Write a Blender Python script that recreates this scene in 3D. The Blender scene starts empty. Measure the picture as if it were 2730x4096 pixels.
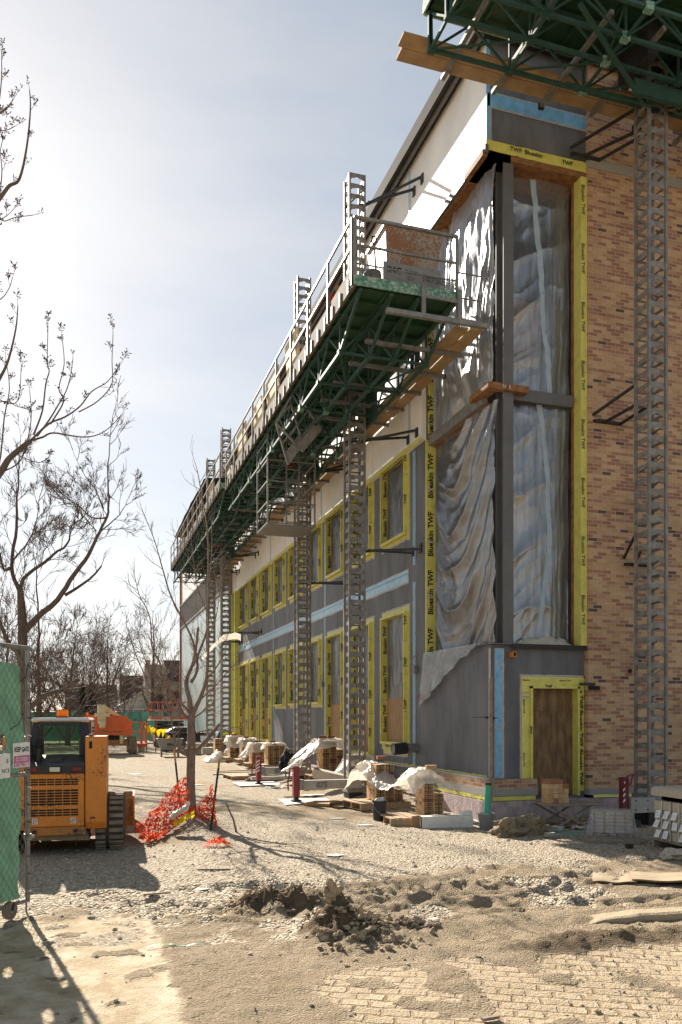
import bpy, math, random
from mathutils import Vector, Matrix, noise
R = math.radians
scene = bpy.context.scene
col = scene.collection
rnd = random.Random(7)

# ------------------------------------------------------------------ camera
cam_d = bpy.data.cameras.new("camera")
cam = bpy.data.objects.new("camera", cam_d)
col.objects.link(cam)
cam.location = (0.0, 0.0, 1.92)
cam.rotation_euler = (R(90), 0.0, -math.atan(1032 / 3250))
cam_d.sensor_fit = 'VERTICAL'
cam_d.sensor_height = 36.0
cam_d.lens = 3250 / 4096 * 36.0
cam_d.shift_y = 820 / 4096
cam_d.clip_start = 0.05
cam_d.clip_end = 3000
scene.camera = cam

# ------------------------------------------------------------------ sky and sun
SUN_AZ = R(-10.5)          # measured from +Y towards +X
SUN_EL = R(31.0)
world = bpy.data.worlds.new("World")
scene.world = world
world.use_nodes = True
wn, wl = world.node_tree.nodes, world.node_tree.links
wn.clear()
wo = wn.new("ShaderNodeOutputWorld")
bg = wn.new("ShaderNodeBackground")
sky = wn.new("ShaderNodeTexSky")
sky.sky_type = 'NISHITA'
sky.sun_disc = False
sky.sun_elevation = SUN_EL
sky.sun_rotation = SUN_AZ
sky.air_density = 1.0
sky.dust_density = 0.6
sky.ozone_density = 1.0
sky.altitude = 100
bg.inputs["Strength"].default_value = 0.105
# thin high cloud veil: whitens the sky in soft streaks
tc = wn.new("ShaderNodeTexCoord")
mp = wn.new("ShaderNodeMapping"); mp.inputs["Scale"].default_value = (1.2, 1.2, 5.0); mp.inputs["Rotation"].default_value = (0, R(12), R(20))
nz = wn.new("ShaderNodeTexNoise"); nz.inputs["Scale"].default_value = 1.6; nz.inputs["Detail"].default_value = 6; nz.inputs["Roughness"].default_value = 0.55
rmp = wn.new("ShaderNodeMapRange")
rmp.inputs["From Min"].default_value = 0.32; rmp.inputs["From Max"].default_value = 0.78
rmp.inputs["To Min"].default_value = 0.15; rmp.inputs["To Max"].default_value = 0.95
hsv = wn.new("ShaderNodeHueSaturation"); hsv.inputs["Saturation"].default_value = 0.22; hsv.inputs["Value"].default_value = 1.22
mx = wn.new("ShaderNodeMix"); mx.data_type = 'RGBA'
wl.new(tc.outputs["Generated"], mp.inputs["Vector"]); wl.new(mp.outputs[0], nz.inputs["Vector"])
wl.new(nz.outputs[0], rmp.inputs[0]); wl.new(sky.outputs[0], hsv.inputs["Color"])
wl.new(rmp.outputs[0], mx.inputs[0]); wl.new(sky.outputs[0], mx.inputs[6]); wl.new(hsv.outputs[0], mx.inputs[7])
gam = wn.new("ShaderNodeGamma"); gam.inputs["Gamma"].default_value = 0.58
wl.new(mx.outputs[2], gam.inputs["Color"]); hs2 = wn.new("ShaderNodeHueSaturation"); hs2.inputs["Saturation"].default_value = 1.30; hs2.inputs["Value"].default_value = .77; hs2.inputs["Hue"].default_value = .49
wl.new(gam.outputs[0], hs2.inputs["Color"]); wl.new(hs2.outputs[0], bg.inputs["Color"]); wl.new(bg.outputs[0], wo.inputs["Surface"])

sun_d = bpy.data.lights.new("sun", 'SUN')
sun_d.energy = 4.0
sun_d.angle = R(0.55)
sun_d.color = (1.0, 0.91, 0.79)
sun = bpy.data.objects.new("sun", sun_d)
col.objects.link(sun)
_sd = Vector((math.sin(SUN_AZ) * math.cos(SUN_EL), math.cos(SUN_AZ) * math.cos(SUN_EL), math.sin(SUN_EL)))
sun.rotation_euler = _sd.to_track_quat('Z', 'Y').to_euler()
sun.location = (-10, 60, 50)
scene.view_settings.view_transform = 'Standard'
scene.view_settings.look = 'None'
scene.view_settings.exposure = 1.62
scene.view_settings.gamma = 1.0
scene.cycles.max_bounces = 8
scene.cycles.transparent_max_bounces = 12
scene.cycles.caustics_reflective = False
scene.cycles.caustics_refractive = False

# ------------------------------------------------------------------ materials
def nodes(m):
    m.use_nodes = True
    return m.node_tree.nodes, m.node_tree.links, m.node_tree.nodes["Principled BSDF"]

def mat(name, c, rough=0.6, metal=0.0, var=0.12, scale=6.0, bump=0.0, bscale=40.0, c2=None, stretch=(1, 1, 1), thr=(0.35, 0.65), trans=0.0, spec=0.5):
    """Procedural material: base colour varied by noise, second tone c2 in blotches, optional bump."""
    m = bpy.data.materials.new(name)
    n, l, p = nodes(m)
    p.inputs["Roughness"].default_value = rough
    p.inputs["Metallic"].default_value = metal
    p.inputs["Specular IOR Level"].default_value = spec
    t = n.new("ShaderNodeTexCoord")
    mp = n.new("ShaderNodeMapping"); mp.inputs["Scale"].default_value = stretch
    l.new(t.outputs["Object"], mp.inputs["Vector"])
    nz = n.new("ShaderNodeTexNoise"); nz.inputs["Scale"].default_value = scale; nz.inputs["Detail"].default_value = 6; nz.inputs["Roughness"].default_value = 0.62
    l.new(mp.outputs[0], nz.inputs["Vector"])
    r = n.new("ShaderNodeMapRange"); r.inputs["From Min"].default_value = thr[0]; r.inputs["From Max"].default_value = thr[1]
    l.new(nz.outputs[0], r.inputs[0])
    mixn = n.new("ShaderNodeMix"); mixn.data_type = 'RGBA'
    lo = [max(0, x * (1 - var)) for x in c]; hi = [min(1, x * (1 + var)) for x in c]
    if c2 is not None:
        lo, hi = list(c), list(c2)
    mixn.inputs[6].default_value = (*lo, 1); mixn.inputs[7].default_value = (*hi, 1)
    l.new(r.outputs[0], mixn.inputs[0]); l.new(mixn.outputs[2], p.inputs["Base Color"])
    if bump > 0:
        nb = n.new("ShaderNodeTexNoise"); nb.inputs["Scale"].default_value = bscale; nb.inputs["Detail"].default_value = 5
        l.new(mp.outputs[0], nb.inputs["Vector"])
        b = n.new("ShaderNodeBump"); b.inputs["Strength"].default_value = bump; b.inputs["Distance"].default_value = 0.02
        l.new(nb.outputs[0], b.inputs["Height"]); l.new(b.outputs[0], p.inputs["Normal"])
    if trans > 0:
        tr = n.new("ShaderNodeBsdfTranslucent"); l.new(mixn.outputs[2], tr.inputs["Color"])
        ms = n.new("ShaderNodeMixShader"); ms.inputs[0].default_value = trans
        l.new(p.outputs[0], ms.inputs[1]); l.new(tr.outputs[0], ms.inputs[2])
        l.new(ms.outputs[0], n["Material Output"].inputs["Surface"])
    return m

def plastic_film(name, clear=0.5, tint=(0.80, 0.82, 0.84), rough=0.16, bump=0.5, bscale=9.0, stretch=(1, 1, 1), gloss=.45, dist=.05, distort=1.0, vary=.08):
    m = bpy.data.materials.new(name)
    n, l, p = nodes(m); n.remove(p)
    t = n.new("ShaderNodeTexCoord"); mp = n.new("ShaderNodeMapping"); mp.inputs["Scale"].default_value = stretch
    l.new(t.outputs["Object"], mp.inputs["Vector"])
    nb = n.new("ShaderNodeTexNoise"); nb.inputs["Scale"].default_value = bscale; nb.inputs["Detail"].default_value = 7; nb.inputs["Roughness"].default_value = 0.58; nb.inputs["Distortion"].default_value = distort
    l.new(mp.outputs[0], nb.inputs["Vector"])
    ab = n.new("ShaderNodeMath"); ab.operation = 'PINGPONG'; ab.inputs[1].default_value = .22; l.new(nb.outputs[0], ab.inputs[0])
    b = n.new("ShaderNodeBump"); b.inputs["Strength"].default_value = bump; b.inputs["Distance"].default_value = dist
    l.new(ab.outputs[0], b.inputs["Height"])
    df = n.new("ShaderNodeBsdfDiffuse"); df.inputs["Color"].default_value = (*tint, 1); l.new(b.outputs[0], df.inputs["Normal"])
    tl = n.new("ShaderNodeBsdfTranslucent"); tl.inputs["Color"].default_value = (*tint, 1); l.new(b.outputs[0], tl.inputs["Normal"])
    gl = n.new("ShaderNodeBsdfGlossy"); gl.inputs["Color"].default_value = (.9, .92, .95, 1); gl.inputs["Roughness"].default_value = rough; l.new(b.outputs[0], gl.inputs["Normal"])
    ms0 = n.new("ShaderNodeMixShader"); ms0.inputs[0].default_value = .45; l.new(df.outputs[0], ms0.inputs[1]); l.new(tl.outputs[0], ms0.inputs[2])
    ms1 = n.new("ShaderNodeMixShader"); ms1.inputs[0].default_value = gloss; l.new(ms0.outputs[0], ms1.inputs[1]); l.new(gl.outputs[0], ms1.inputs[2])
    tp = n.new("ShaderNodeBsdfTransparent"); tp.inputs["Color"].default_value = (0.95, 0.96, 0.97, 1)
    nz = n.new("ShaderNodeTexNoise"); nz.inputs["Scale"].default_value = 2.4; nz.inputs["Detail"].default_value = 7
    l.new(mp.outputs[0], nz.inputs["Vector"])
    r = n.new("ShaderNodeMapRange"); r.inputs["From Min"].default_value = 0.3; r.inputs["From Max"].default_value = 0.7
    r.inputs["To Min"].default_value = max(0, clear - vary); r.inputs["To Max"].default_value = min(1, clear + vary)
    l.new(nz.outputs[0], r.inputs[0])
    ms2 = n.new("ShaderNodeMixShader"); l.new(r.outputs[0], ms2.inputs[0])
    l.new(ms1.outputs[0], ms2.inputs[1]); l.new(tp.outputs[0], ms2.inputs[2])
    l.new(ms2.outputs[0], n["Material Output"].inputs["Surface"])
    return m

def brick_mat(name, u_axis='X', cw=0.2032, ch=0.0677):
    m = bpy.data.materials.new(name)
    n, l, p = nodes(m)
    def math_(op, a, b=None):
        q = n.new("ShaderNodeMath"); q.operation = op
        for i, x in enumerate((a, b)):
            if x is None: continue
            if isinstance(x, (int, float)): q.inputs[i].default_value = x
            else: l.new(x, q.inputs[i])
        return q.outputs[0]
    t = n.new("ShaderNodeTexCoord"); s = n.new("ShaderNodeSeparateXYZ"); l.new(t.outputs["Object"], s.inputs[0])
    u = s.outputs[0] if u_axis == 'X' else (s.outputs[1] if u_axis == 'Y' else math_('ADD', s.outputs[0], s.outputs[1]))
    row_f = math_('DIVIDE', s.outputs[2], ch); row = math_('FLOOR', row_f)
    par = math_('MODULO', row, 2.0)
    uu = math_('ADD', math_('DIVIDE', u, cw), math_('MULTIPLY', par, 0.5))
    cell = math_('FLOOR', uu)
    fu = math_('FRACT', uu); fv = math_('FRACT', row_f)
    cb = n.new("ShaderNodeCombineXYZ"); l.new(cell, cb.inputs[0]); l.new(row, cb.inputs[1])
    wnz = n.new("ShaderNodeTexWhiteNoise"); wnz.noise_dimensions = '3D'; l.new(cb.outputs[0], wnz.inputs["Vector"])
    ramp = n.new("ShaderNodeValToRGB"); ramp.color_ramp.interpolation = 'CONSTANT'
    els = [(0.0, (.49, .295, .15)), (0.22, (.53, .335, .18)), (0.44, (.44, .255, .13)), (0.58, (.32, .145, .082)), (0.78, (.37, .18, .105)), (0.955, (.12, .065, .05))]
    e = ramp.color_ramp.elements
    e[0].position, e[0].color = els[0][0], (*els[0][1], 1); e[1].position, e[1].color = els[1][0], (*els[1][1], 1)
    for pos, c in els[2:]:
        q = e.new(pos); q.color = (*c, 1)
    l.new(wnz.outputs["Value"], ramp.inputs[0])
    # soft colour noise inside each brick
    nz = n.new("ShaderNodeTexNoise"); nz.inputs["Scale"].default_value = 35; nz.inputs["Detail"].default_value = 5
    l.new(t.outputs["Object"], nz.inputs["Vector"])
    vr = n.new("ShaderNodeMapRange"); vr.inputs["To Min"].default_value = 0.72; vr.inputs["To Max"].default_value = 1.28; l.new(nz.outputs[0], vr.inputs[0])
    hs = n.new("ShaderNodeHueSaturation"); l.new(ramp.outputs[0], hs.inputs["Color"]); l.new(vr.outputs[0], hs.inputs["Value"])
    mu = math_('LESS_THAN', fu, 0.052); mv = math_('LESS_THAN', fv, 0.15)
    mm = math_('MAXIMUM', mu, mv)
    mixn = n.new("ShaderNodeMix"); mixn.data_type = 'RGBA'
    l.new(mm, mixn.inputs[0]); l.new(hs.outputs[0], mixn.inputs[6]); mixn.inputs[7].default_value = (.45, .40, .33, 1)
    # weather streaks
    nz2 = n.new("ShaderNodeTexNoise"); nz2.inputs["Scale"].default_value = 1.1; nz2.inputs["Detail"].default_value = 6; l.new(t.outputs["Object"], nz2.inputs["Vector"])
    v2 = n.new("ShaderNodeMapRange"); v2.inputs["From Min"].default_value = .3; v2.inputs["From Max"].default_value = .7; v2.inputs["To Min"].default_value = .85; v2.inputs["To Max"].default_value = 1.12; l.new(nz2.outputs[0], v2.inputs[0])
    hs2 = n.new("ShaderNodeHueSaturation"); l.new(mixn.outputs[2], hs2.inputs["Color"]); l.new(v2.outputs[0], hs2.inputs["Value"])
    l.new(hs2.outputs[0], p.inputs["Base Color"])
    p.inputs["Roughness"].default_value = 0.8
    hgt = math_('SUBTRACT', math_('MULTIPLY', nz.outputs[0], 0.35), mm)
    b = n.new("ShaderNodeBump"); b.inputs["Strength"].default_value = 0.8; b.inputs["Distance"].default_value = 0.008
    l.new(hgt, b.inputs["Height"]); l.new(b.outputs[0], p.inputs["Normal"])
    return m

M = {}
M['membrane'] = mat('grey_membrane', (.128, .130, .140), .6, var=.30, scale=1.9, bump=.3, bscale=60, stretch=(1, 1, .28))
M['yellow'] = mat('yellow_flashing', (.66, .61, .14), .38, scale=6, c2=(.50, .45, .11), bump=.8, bscale=11, thr=(.45, .75))
M['blue'] = mat('blue_tape', (.16, .40, .62), .4, var=.18, scale=7, bump=.3, bscale=18)
M['blue_pale'] = mat('pale_blue_tape', (.36, .56, .70), .38, var=.15, scale=7, bump=.4, bscale=14)
M['sealant'] = mat('grey_sealant', (.42, .40, .36), .6, var=.2, scale=14)
M['white_panel'] = mat('white_panel', (.80, .79, .77), .55, var=.08, scale=1.1, bump=.12, bscale=6)
M['shaded_white_panel'] = mat('shaded_white_panel', (.60, .54, .45), .7, var=.10, scale=1.5, bump=.15, bscale=20)  # white panel with the platform's shade put into its colour; unused
M['brick'] = brick_mat('tan_brick_wall', 'XY')
M['stone'] = mat('grey_stone', (.30, .28, .25), .8, var=.10, scale=20, bump=.2, bscale=80)
M['foundation'] = mat('pinkish_foundation_board', (.40, .31, .31), .85, var=.25, scale=9, bump=.5, bscale=30, stretch=(1, 1, .6))
M['steel_grey'] = mat('grey_primed_steel', (.115, .112, .112), .55, metal=0.0, var=.12, scale=3)
M['rust'] = mat('rusty_steel', (.16, .06, .022), .75, var=.4, scale=9, bump=.4, bscale=50, c2=(.30, .15, .05))
M['roof_dark'] = mat('dark_roof_metal', (.05, .047, .045), .85, var=.15, scale=3, spec=.08)
M['lettering'] = mat('black_lettering', (.012, .012, .022), .5, var=.1)
M['ply_dark'] = mat('weathered_plywood', (.115, .065, .030), .75, scale=3.2, c2=(.24, .145, .065), stretch=(3, 3, .9), bump=.2, bscale=40, thr=(.38, .62))
M['ply'] = mat('plywood_sheet', (.40, .245, .115), .7, scale=5, c2=(.30, .17, .075), stretch=(3, 3, .6), bump=.15)
M['plank'] = mat('scaffold_plank', (.40, .265, .13), .75, scale=7, c2=(.28, .175, .085), stretch=(.5, .5, 4), bump=.25, bscale=50)
M['pallet_wood'] = mat('pallet_wood', (.42, .29, .16), .8, scale=6, c2=(.30, .20, .11), stretch=(2, .6, 2), bump=.2)
M['grey_wood'] = mat('weathered_wood', (.20, .155, .115), .85, scale=8, c2=(.30, .24, .18), stretch=(2, .5, 2), bump=.3)
M['galv'] = mat('galvanised_steel', (.215, .205, .19), .5, metal=.35, var=.25, scale=9, bump=.12, bscale=60)
M['mast_steel'] = mat('mast_aluminium', (.28, .265, .245), .55, metal=.3, scale=7, c2=(.16, .14, .12), bump=.2, bscale=50)
M['green_paint'] = mat('green_painted_steel', (.011, .047, .034), .6, scale=8, c2=(.035, .085, .065), bump=.1, thr=(.3, .8))
M['green_deck'] = mat('green_deck_sheet', (.013, .052, .022), .5, var=.3, scale=4)
M['worn_green'] = mat('worn_green_edge', (.05, .19, .13), .6, scale=18, c2=(.34, .40, .33), thr=(.45, .62))
M['red_paint'] = mat('red_paint', (.25, .026, .025), .5, var=.2, scale=12, c2=(.16, .022, .02))
M['orange_paint'] = mat('orange_equipment_paint', (.56, .185, .018), .42, scale=4, c2=(.46, .145, .015), bump=.05)
M['orange_lift'] = mat('orange_lift_paint', (.66, .105, .012), .35, var=.1, scale=3)
M['coral'] = mat('coral_red_paint', (.50, .12, .07), .5, var=.12)
M['cream'] = mat('cream_paint', (.62, .53, .32), .5, var=.08)
M['black_plastic'] = mat('black_plastic', (.018, .018, .022), .48, var=.3, scale=12, bump=.1)
M['dark_metal'] = mat('dark_oily_metal', (.022, .020, .018), .55, var=.3, scale=12)
M['rubber'] = mat('dusty_rubber', (.30, .245, .18), .9, scale=8, c2=(.15, .125, .095), bump=.5, bscale=30)
M['slot'] = mat('dark_opening', (.008, .007, .006), .8, var=.1)
M['white_paint'] = mat('white_paint', (.72, .72, .70), .45, var=.06)
M['white_soiled'] = mat('soiled_white', (.62, .60, .56), .6, var=.12, scale=6)
M['amber'] = mat('amber_lens', (.80, .27, .01), .25, var=.1, trans=.4)
M['tail_red'] = mat('red_lens', (.16, .008, .008), .3, var=.1)
M['lens_clear'] = mat('clear_lens', (.60, .57, .48), .25, var=.1)
M['screen_green'] = mat('green_screen_cloth', (.062, .140, .090), .85, scale=26, c2=(.082, .178, .118), stretch=(1, 1, 6), bump=.2, bscale=160, trans=.3)
M['screen_far'] = mat('green_screen_far', (.06, .17, .125), .85, var=.25, scale=1.2, trans=.15)
M['net'] = mat('orange_snow_fence', (.80, .085, .02), .7, var=.2, scale=10, trans=.35, spec=.15)
M['pink'] = mat('pink_sign_face', (.52, .12, .30), .4, var=.05)
M['post_green'] = mat('green_steel_post', (.012, .045, .022), .6, var=.3)
M['post_tip'] = mat('tan_post_tip', (.42, .29, .12), .6)
M['bark_young'] = mat('young_bark', (.27, .20, .155), .9, scale=22, c2=(.16, .115, .09), stretch=(1, 1, .3), bump=.9, bscale=60)
M['bark'] = mat('brown_bark', (.15, .11, .085), .9, scale=10, c2=(.09, .066, .052), stretch=(1, 1, .3), bump=.6, bscale=30)
M['bark_cut'] = mat('cut_wood', (.33, .23, .14), .8)
M['twig'] = mat('twig_bark', (.13, .09, .07), .85, var=.3, scale=5)
M['bud'] = mat('dark_bud', (.055, .028, .022), .7)
M['evergreen'] = mat('evergreen_foliage', (.020, .052, .016), .8, var=.5, scale=9)
M['tan_brick'] = mat('tan_loose_brick', (.44, .265, .125), .8, var=.16, scale=12)
M['tan_brick2'] = mat('pale_loose_brick', (.50, .33, .17), .8, var=.12, scale=12)
M['red_brick'] = mat('red_loose_brick', (.29, .125, .06), .8, var=.16, scale=12)
M['block'] = mat('concrete_block', (.44, .375, .29), .85, var=.1, scale=14, bump=.3, bscale=70)
M['film'] = plastic_film('clear_plastic_film', .50, tint=(.74, .75, .77), bump=.4, bscale=3.0, stretch=(1, 1, .35), gloss=.30, rough=.32, dist=.05)
M['film_swag'] = plastic_film('swagged_plastic_film', .60, tint=(.52, .53, .55), bump=.5, bscale=6, stretch=(1, .6, 2.2), gloss=.45, rough=.22, dist=.018, distort=.5)
M['toe_board'] = mat('grimy_toe_board', (.095, .08, .065), .8, scale=5, c2=(.16, .135, .105), spec=.1)
M['film_smooth'] = plastic_film('smooth_plastic_film', .58, tint=(.58, .61, .66), bump=.7, bscale=3.6, stretch=(4, 1, .5), gloss=.50, rough=.22, dist=.02, distort=.4)
M['film_dark'] = plastic_film('clear_window_plastic', .60, tint=(.6, .6, .6), rough=.2, bump=.8, bscale=5, stretch=(1, 1, .4), gloss=.5)
M['film_white'] = plastic_film('milky_plastic_cover', .20, tint=(.80, .74, .62), rough=.3, bump=.9, bscale=9, gloss=.10, dist=.03)
M['seam'] = mat('pale_blue_seam_tape', (.55, .68, .80), .4, var=.08, trans=.4)
M['film_tail'] = plastic_film('hanging_plastic_tail', .42, tint=(.66,.65,.62), gloss=.35, bump=.8, bscale=6)
M['film_wrap'] = plastic_film('stretch_wrap', .80, tint=(.7, .7, .75), rough=.14, bump=1, bscale=9, stretch=(3, 3, .5), gloss=.6)
M['cardboard'] = mat('cardboard', (.36, .21, .10), .8, var=.1)
M['canvas_black'] = mat('black_fabric', (.012, .012, .014), .8, var=.3, scale=20, bump=.3)
M['mortar'] = mat('mortar_mud', (.20, .155, .095), .95, var=.3, scale=9, bump=.9, bscale=24)
M['green_pipe'] = mat('green_pvc', (.03, .30, .20), .4, var=.1)
M['grey_pvc'] = mat('grey_pvc', (.155, .16, .16), .5, var=.1)
M['hivis'] = mat('hi_vis_yellow', (.55, .70, .05), .7)
M['jeans'] = mat('blue_denim', (.05, .085, .16), .85, var=.2, scale=30)
M['trousers'] = mat('dark_work_trousers', (.022, .022, .028), .85)
M['skin'] = mat('skin', (.45, .26, .18), .6)
M['shirt'] = mat('dark_work_shirt', (.05, .05, .055), .85)
M['flag'] = mat('yellow_pennant', (.85, .66, .02), .6, trans=.4)
M['stone_house'] = mat('house_stone', (.46, .40, .32), .9, scale=3, c2=(.34, .29, .23), bump=.5, bscale=8)
M['shingle'] = mat('brown_shingles', (.06, .042, .038), .9, var=.25, scale=8, stretch=(1, 1, 4))
M['siding'] = mat('cream_siding', (.55, .52, .44), .7, var=.05)
M['house_glass'] = mat('house_window', (.03, .035, .04), .15)
M['red_steel'] = mat('red_oxide_steel', (.40, .115, .06), .6, var=.15)
M['insul_green'] = mat('pale_green_insulation', (.55, .60, .15), .6, var=.1)
M['interior'] = mat('interior_board', (.12, .10, .085), .9, scale=.8, c2=(.045, .052, .065), thr=(.4, .6))
M['concrete'] = mat('concrete', (.36, .33, .29), .9, var=.15, scale=4, bump=.3)

def glass_mat(name, tint, clear=0.6, rough=0.05):
    m = bpy.data.materials.new(name); n, l, p = nodes(m)
    p.inputs["Base Color"].default_value = (*tint, 1); p.inputs["Roughness"].default_value = rough
    tp = n.new("ShaderNodeBsdfTransparent"); tp.inputs[0].default_value = (.8, .86, .8, 1)
    ms = n.new("ShaderNodeMixShader"); ms.inputs[0].default_value = clear
    l.new(p.outputs[0], ms.inputs[1]); l.new(tp.outputs[0], ms.inputs[2]); l.new(ms.outputs[0], n["Material Output"].inputs["Surface"])
    return m
M['cab_glass'] = glass_mat('cab_glass', (.10, .12, .10), .86)
M['curtain_glass'] = glass_mat('pale_sheet_glazing', (.55, .66, .66), .12, .25)

def worn_paint(name, c, wear, cw=(.07, .045, .03)):
    m = mat(name, c, .42, var=.08)
    n, l = m.node_tree.nodes, m.node_tree.links; p = n["Principled BSDF"]
    src = p.inputs["Base Color"].links[0].from_socket
    t = n.new("ShaderNodeTexCoord")
    a = n.new("ShaderNodeTexNoise"); a.inputs["Scale"].default_value = 24; a.inputs["Detail"].default_value = 9; a.inputs["Roughness"].default_value = .7; a.inputs["Distortion"].default_value = .6
    l.new(t.outputs["Object"], a.inputs["Vector"])
    b = n.new("ShaderNodeTexNoise"); b.inputs["Scale"].default_value = 2.3; b.inputs["Detail"].default_value = 3; l.new(t.outputs["Object"], b.inputs["Vector"])
    ad = n.new("ShaderNodeMath"); ad.operation = 'MULTIPLY_ADD'; ad.inputs[1].default_value = .5; l.new(b.outputs[0], ad.inputs[0]); l.new(a.outputs[0], ad.inputs[2])
    r = n.new("ShaderNodeMapRange"); r.inputs["From Min"].default_value = wear; r.inputs["From Max"].default_value = wear + .035; l.new(ad.outputs[0], r.inputs[0])
    mi = n.new("ShaderNodeMix"); mi.data_type = 'RGBA'; l.new(r.outputs[0], mi.inputs[0]); l.new(src, mi.inputs[6]); mi.inputs[7].default_value = (*cw, 1)
    l.new(mi.outputs[2], p.inputs["Base Color"])
    return m
M['orange_worn'] = worn_paint('worn_orange_paint', (.60, .20, .02), .83)
M['orange_dirty'] = worn_paint('dirty_orange_paint', (.40, .155, .03), .78, (.12, .085, .05))
M['rusty_tub'] = worn_paint('rust_stained_tub', (.30, .27, .22), .72, (.24, .10, .03))
M['red_worn'] = worn_paint('worn_red_paint', (.21, .018, .022), .93, (.6, .55, .5))

# ------------------------------------------------------------------ mesh builder
_text_cache = {}
def text_geo(s, bold=0.02):
    k = (s, bold)
    if k not in _text_cache:
        cu = bpy.data.curves.new("t", 'FONT'); cu.body = s; cu.offset = bold; cu.resolution_u = 2
        ob = bpy.data.objects.new("t", cu); col.objects.link(ob)
        dg = bpy.context.evaluated_depsgraph_get()
        me = bpy.data.meshes.new_from_object(ob.evaluated_get(dg))
        vs = [v.co.copy() for v in me.vertices]; fs = [tuple(p.vertices) for p in me.polygons]
        x0 = min(v.x for v in vs); x1 = max(v.x for v in vs)
        _text_cache[k] = ([(v.x - x0, v.y) for v in vs], fs, x1 - x0)
        bpy.data.objects.remove(ob); bpy.data.curves.remove(cu); bpy.data.meshes.remove(me)
    return _text_cache[k]

class MB:
    def __init__(s, xf=None):
        s.v = []; s.f = []; s.m = []; s.mats = []; s.xf = xf
    def mi(s, m):
        if isinstance(m, str): m = M[m]
        if m not in s.mats: s.mats.append(m)
        return s.mats.index(m)
    def add(s, vs, fs, m):
        o = len(s.v); k = s.mi(m)
        if s.xf: vs = [s.xf(Vector(p)) for p in vs]
        s.v.extend(tuple(p) for p in vs)
        for f in fs:
            s.f.append(tuple(o + i for i in f)); s.m.append(k)
    def box(s, x0, y0, z0, x1, y1, z1, m):
        vs = [(x0, y0, z0), (x1, y0, z0), (x1, y1, z0), (x0, y1, z0), (x0, y0, z1), (x1, y0, z1), (x1, y1, z1), (x0, y1, z1)]
        s.add(vs, [(0, 3, 2, 1), (4, 5, 6, 7), (0, 1, 5, 4), (1, 2, 6, 5), (2, 3, 7, 6), (3, 0, 4, 7)], m)
    def bbox(s, x0, y0, z0, x1, y1, z1, m, b=0.01):
        """box with chamfered edges"""
        vs = []; fs = []
        X = (x0, x1); Y = (y0, y1); Z = (z0, z1); id_ = {}
        for i in (0, 1):
            for j in (0, 1):
                for k in (0, 1):
                    sx = b if i == 0 else -b; sy = b if j == 0 else -b; sz = b if k == 0 else -b
                    id_[(i, j, k, 'x')] = len(vs); vs.append((X[i], Y[j] + sy, Z[k] + sz))
                    id_[(i, j, k, 'y')] = len(vs); vs.append((X[i] + sx, Y[j], Z[k] + sz))
                    id_[(i, j, k, 'z')] = len(vs); vs.append((X[i] + sx, Y[j] + sy, Z[k]))
        q = id_
        for i in (0, 1): fs.append((q[i, 0, 0, 'x'], q[i, 1, 0, 'x'], q[i, 1, 1, 'x'], q[i, 0, 1, 'x']))
        for j in (0, 1): fs.append((q[0, j, 0, 'y'], q[1, j, 0, 'y'], q[1, j, 1, 'y'], q[0, j, 1, 'y']))
        for k in (0, 1): fs.append((q[0, 0, k, 'z'], q[1, 0, k, 'z'], q[1, 1, k, 'z'], q[0, 1, k, 'z']))
        for a in (0, 1):
            for c in (0, 1):
                fs.append((q[0, a, c, 'y'], q[1, a, c, 'y'], q[1, a, c, 'z'], q[0, a, c, 'z']))
                fs.append((q[a, 0, c, 'x'], q[a, 1, c, 'x'], q[a, 1, c, 'z'], q[a, 0, c, 'z']))
                fs.append((q[a, c, 0, 'x'], q[a, c, 1, 'x'], q[a, c, 1, 'y'], q[a, c, 0, 'y']))
        for i in (0, 1):
            for j in (0, 1):
                for k in (0, 1): fs.append((q[i, j, k, 'x'], q[i, j, k, 'y'], q[i, j, k, 'z']))
        s.add(vs, fs, m)
    def bar(s, p, q, w, h, m, up=(0, 0, 1)):
        p = Vector(p); q = Vector(q); d = (q - p)
        if d.length < 1e-6: return
        d.normalize(); u = Vector(up)
        if abs(d.dot(u)) > .98: u = Vector((1, 0, 0)) if abs(d.x) < .9 else Vector((0, 1, 0))
        a = d.cross(u).normalized(); b = a.cross(d).normalized()
        a *= w / 2; b *= h / 2
        vs = [p - a - b, p + a - b, p + a + b, p - a + b, q - a - b, q + a - b, q + a + b, q - a + b]
        s.add(vs, [(0, 1, 2, 3), (7, 6, 5, 4), (0, 4, 5, 1), (1, 5, 6, 2), (2, 6, 7, 3), (3, 7, 4, 0)], m)
    def tube(s, pts, rad, m, n=8, cap=True):
        pts = [Vector(p) for p in pts]
        if not isinstance(rad, (list, tuple)): rad = [rad] * len(pts)
        vs = []; fs = []; prev = None
        for i, p in enumerate(pts):
            d = (pts[min(i + 1, len(pts) - 1)] - pts[max(i - 1, 0)])
            if d.length < 1e-9: d = Vector((0, 0, 1))
            d.normalize()
            if prev is None:
                a = d.orthogonal().normalized()
            else:
                a = (prev - d * prev.dot(d))
                a = a.normalized() if a.length > 1e-6 else d.orthogonal().normalized()
            prev = a; b = d.cross(a)
            for k in range(n):
                t = 2 * math.pi * k / n
                vs.append(p + (a * math.cos(t) + b * math.sin(t)) * rad[i])
        for i in range(len(pts) - 1):
            for k in range(n):
                k2 = (k + 1) % n
                fs.append((i * n + k, i * n + k2, (i + 1) * n + k2, (i + 1) * n + k))
        if cap:
            fs.append(tuple(range(n - 1, -1, -1))); fs.append(tuple((len(pts) - 1) * n + k for k in range(n)))
        s.add(vs, fs, m)
    def quad(s, a, b, c, d, m): s.add([a, b, c, d], [(0, 1, 2, 3)], m)
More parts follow.
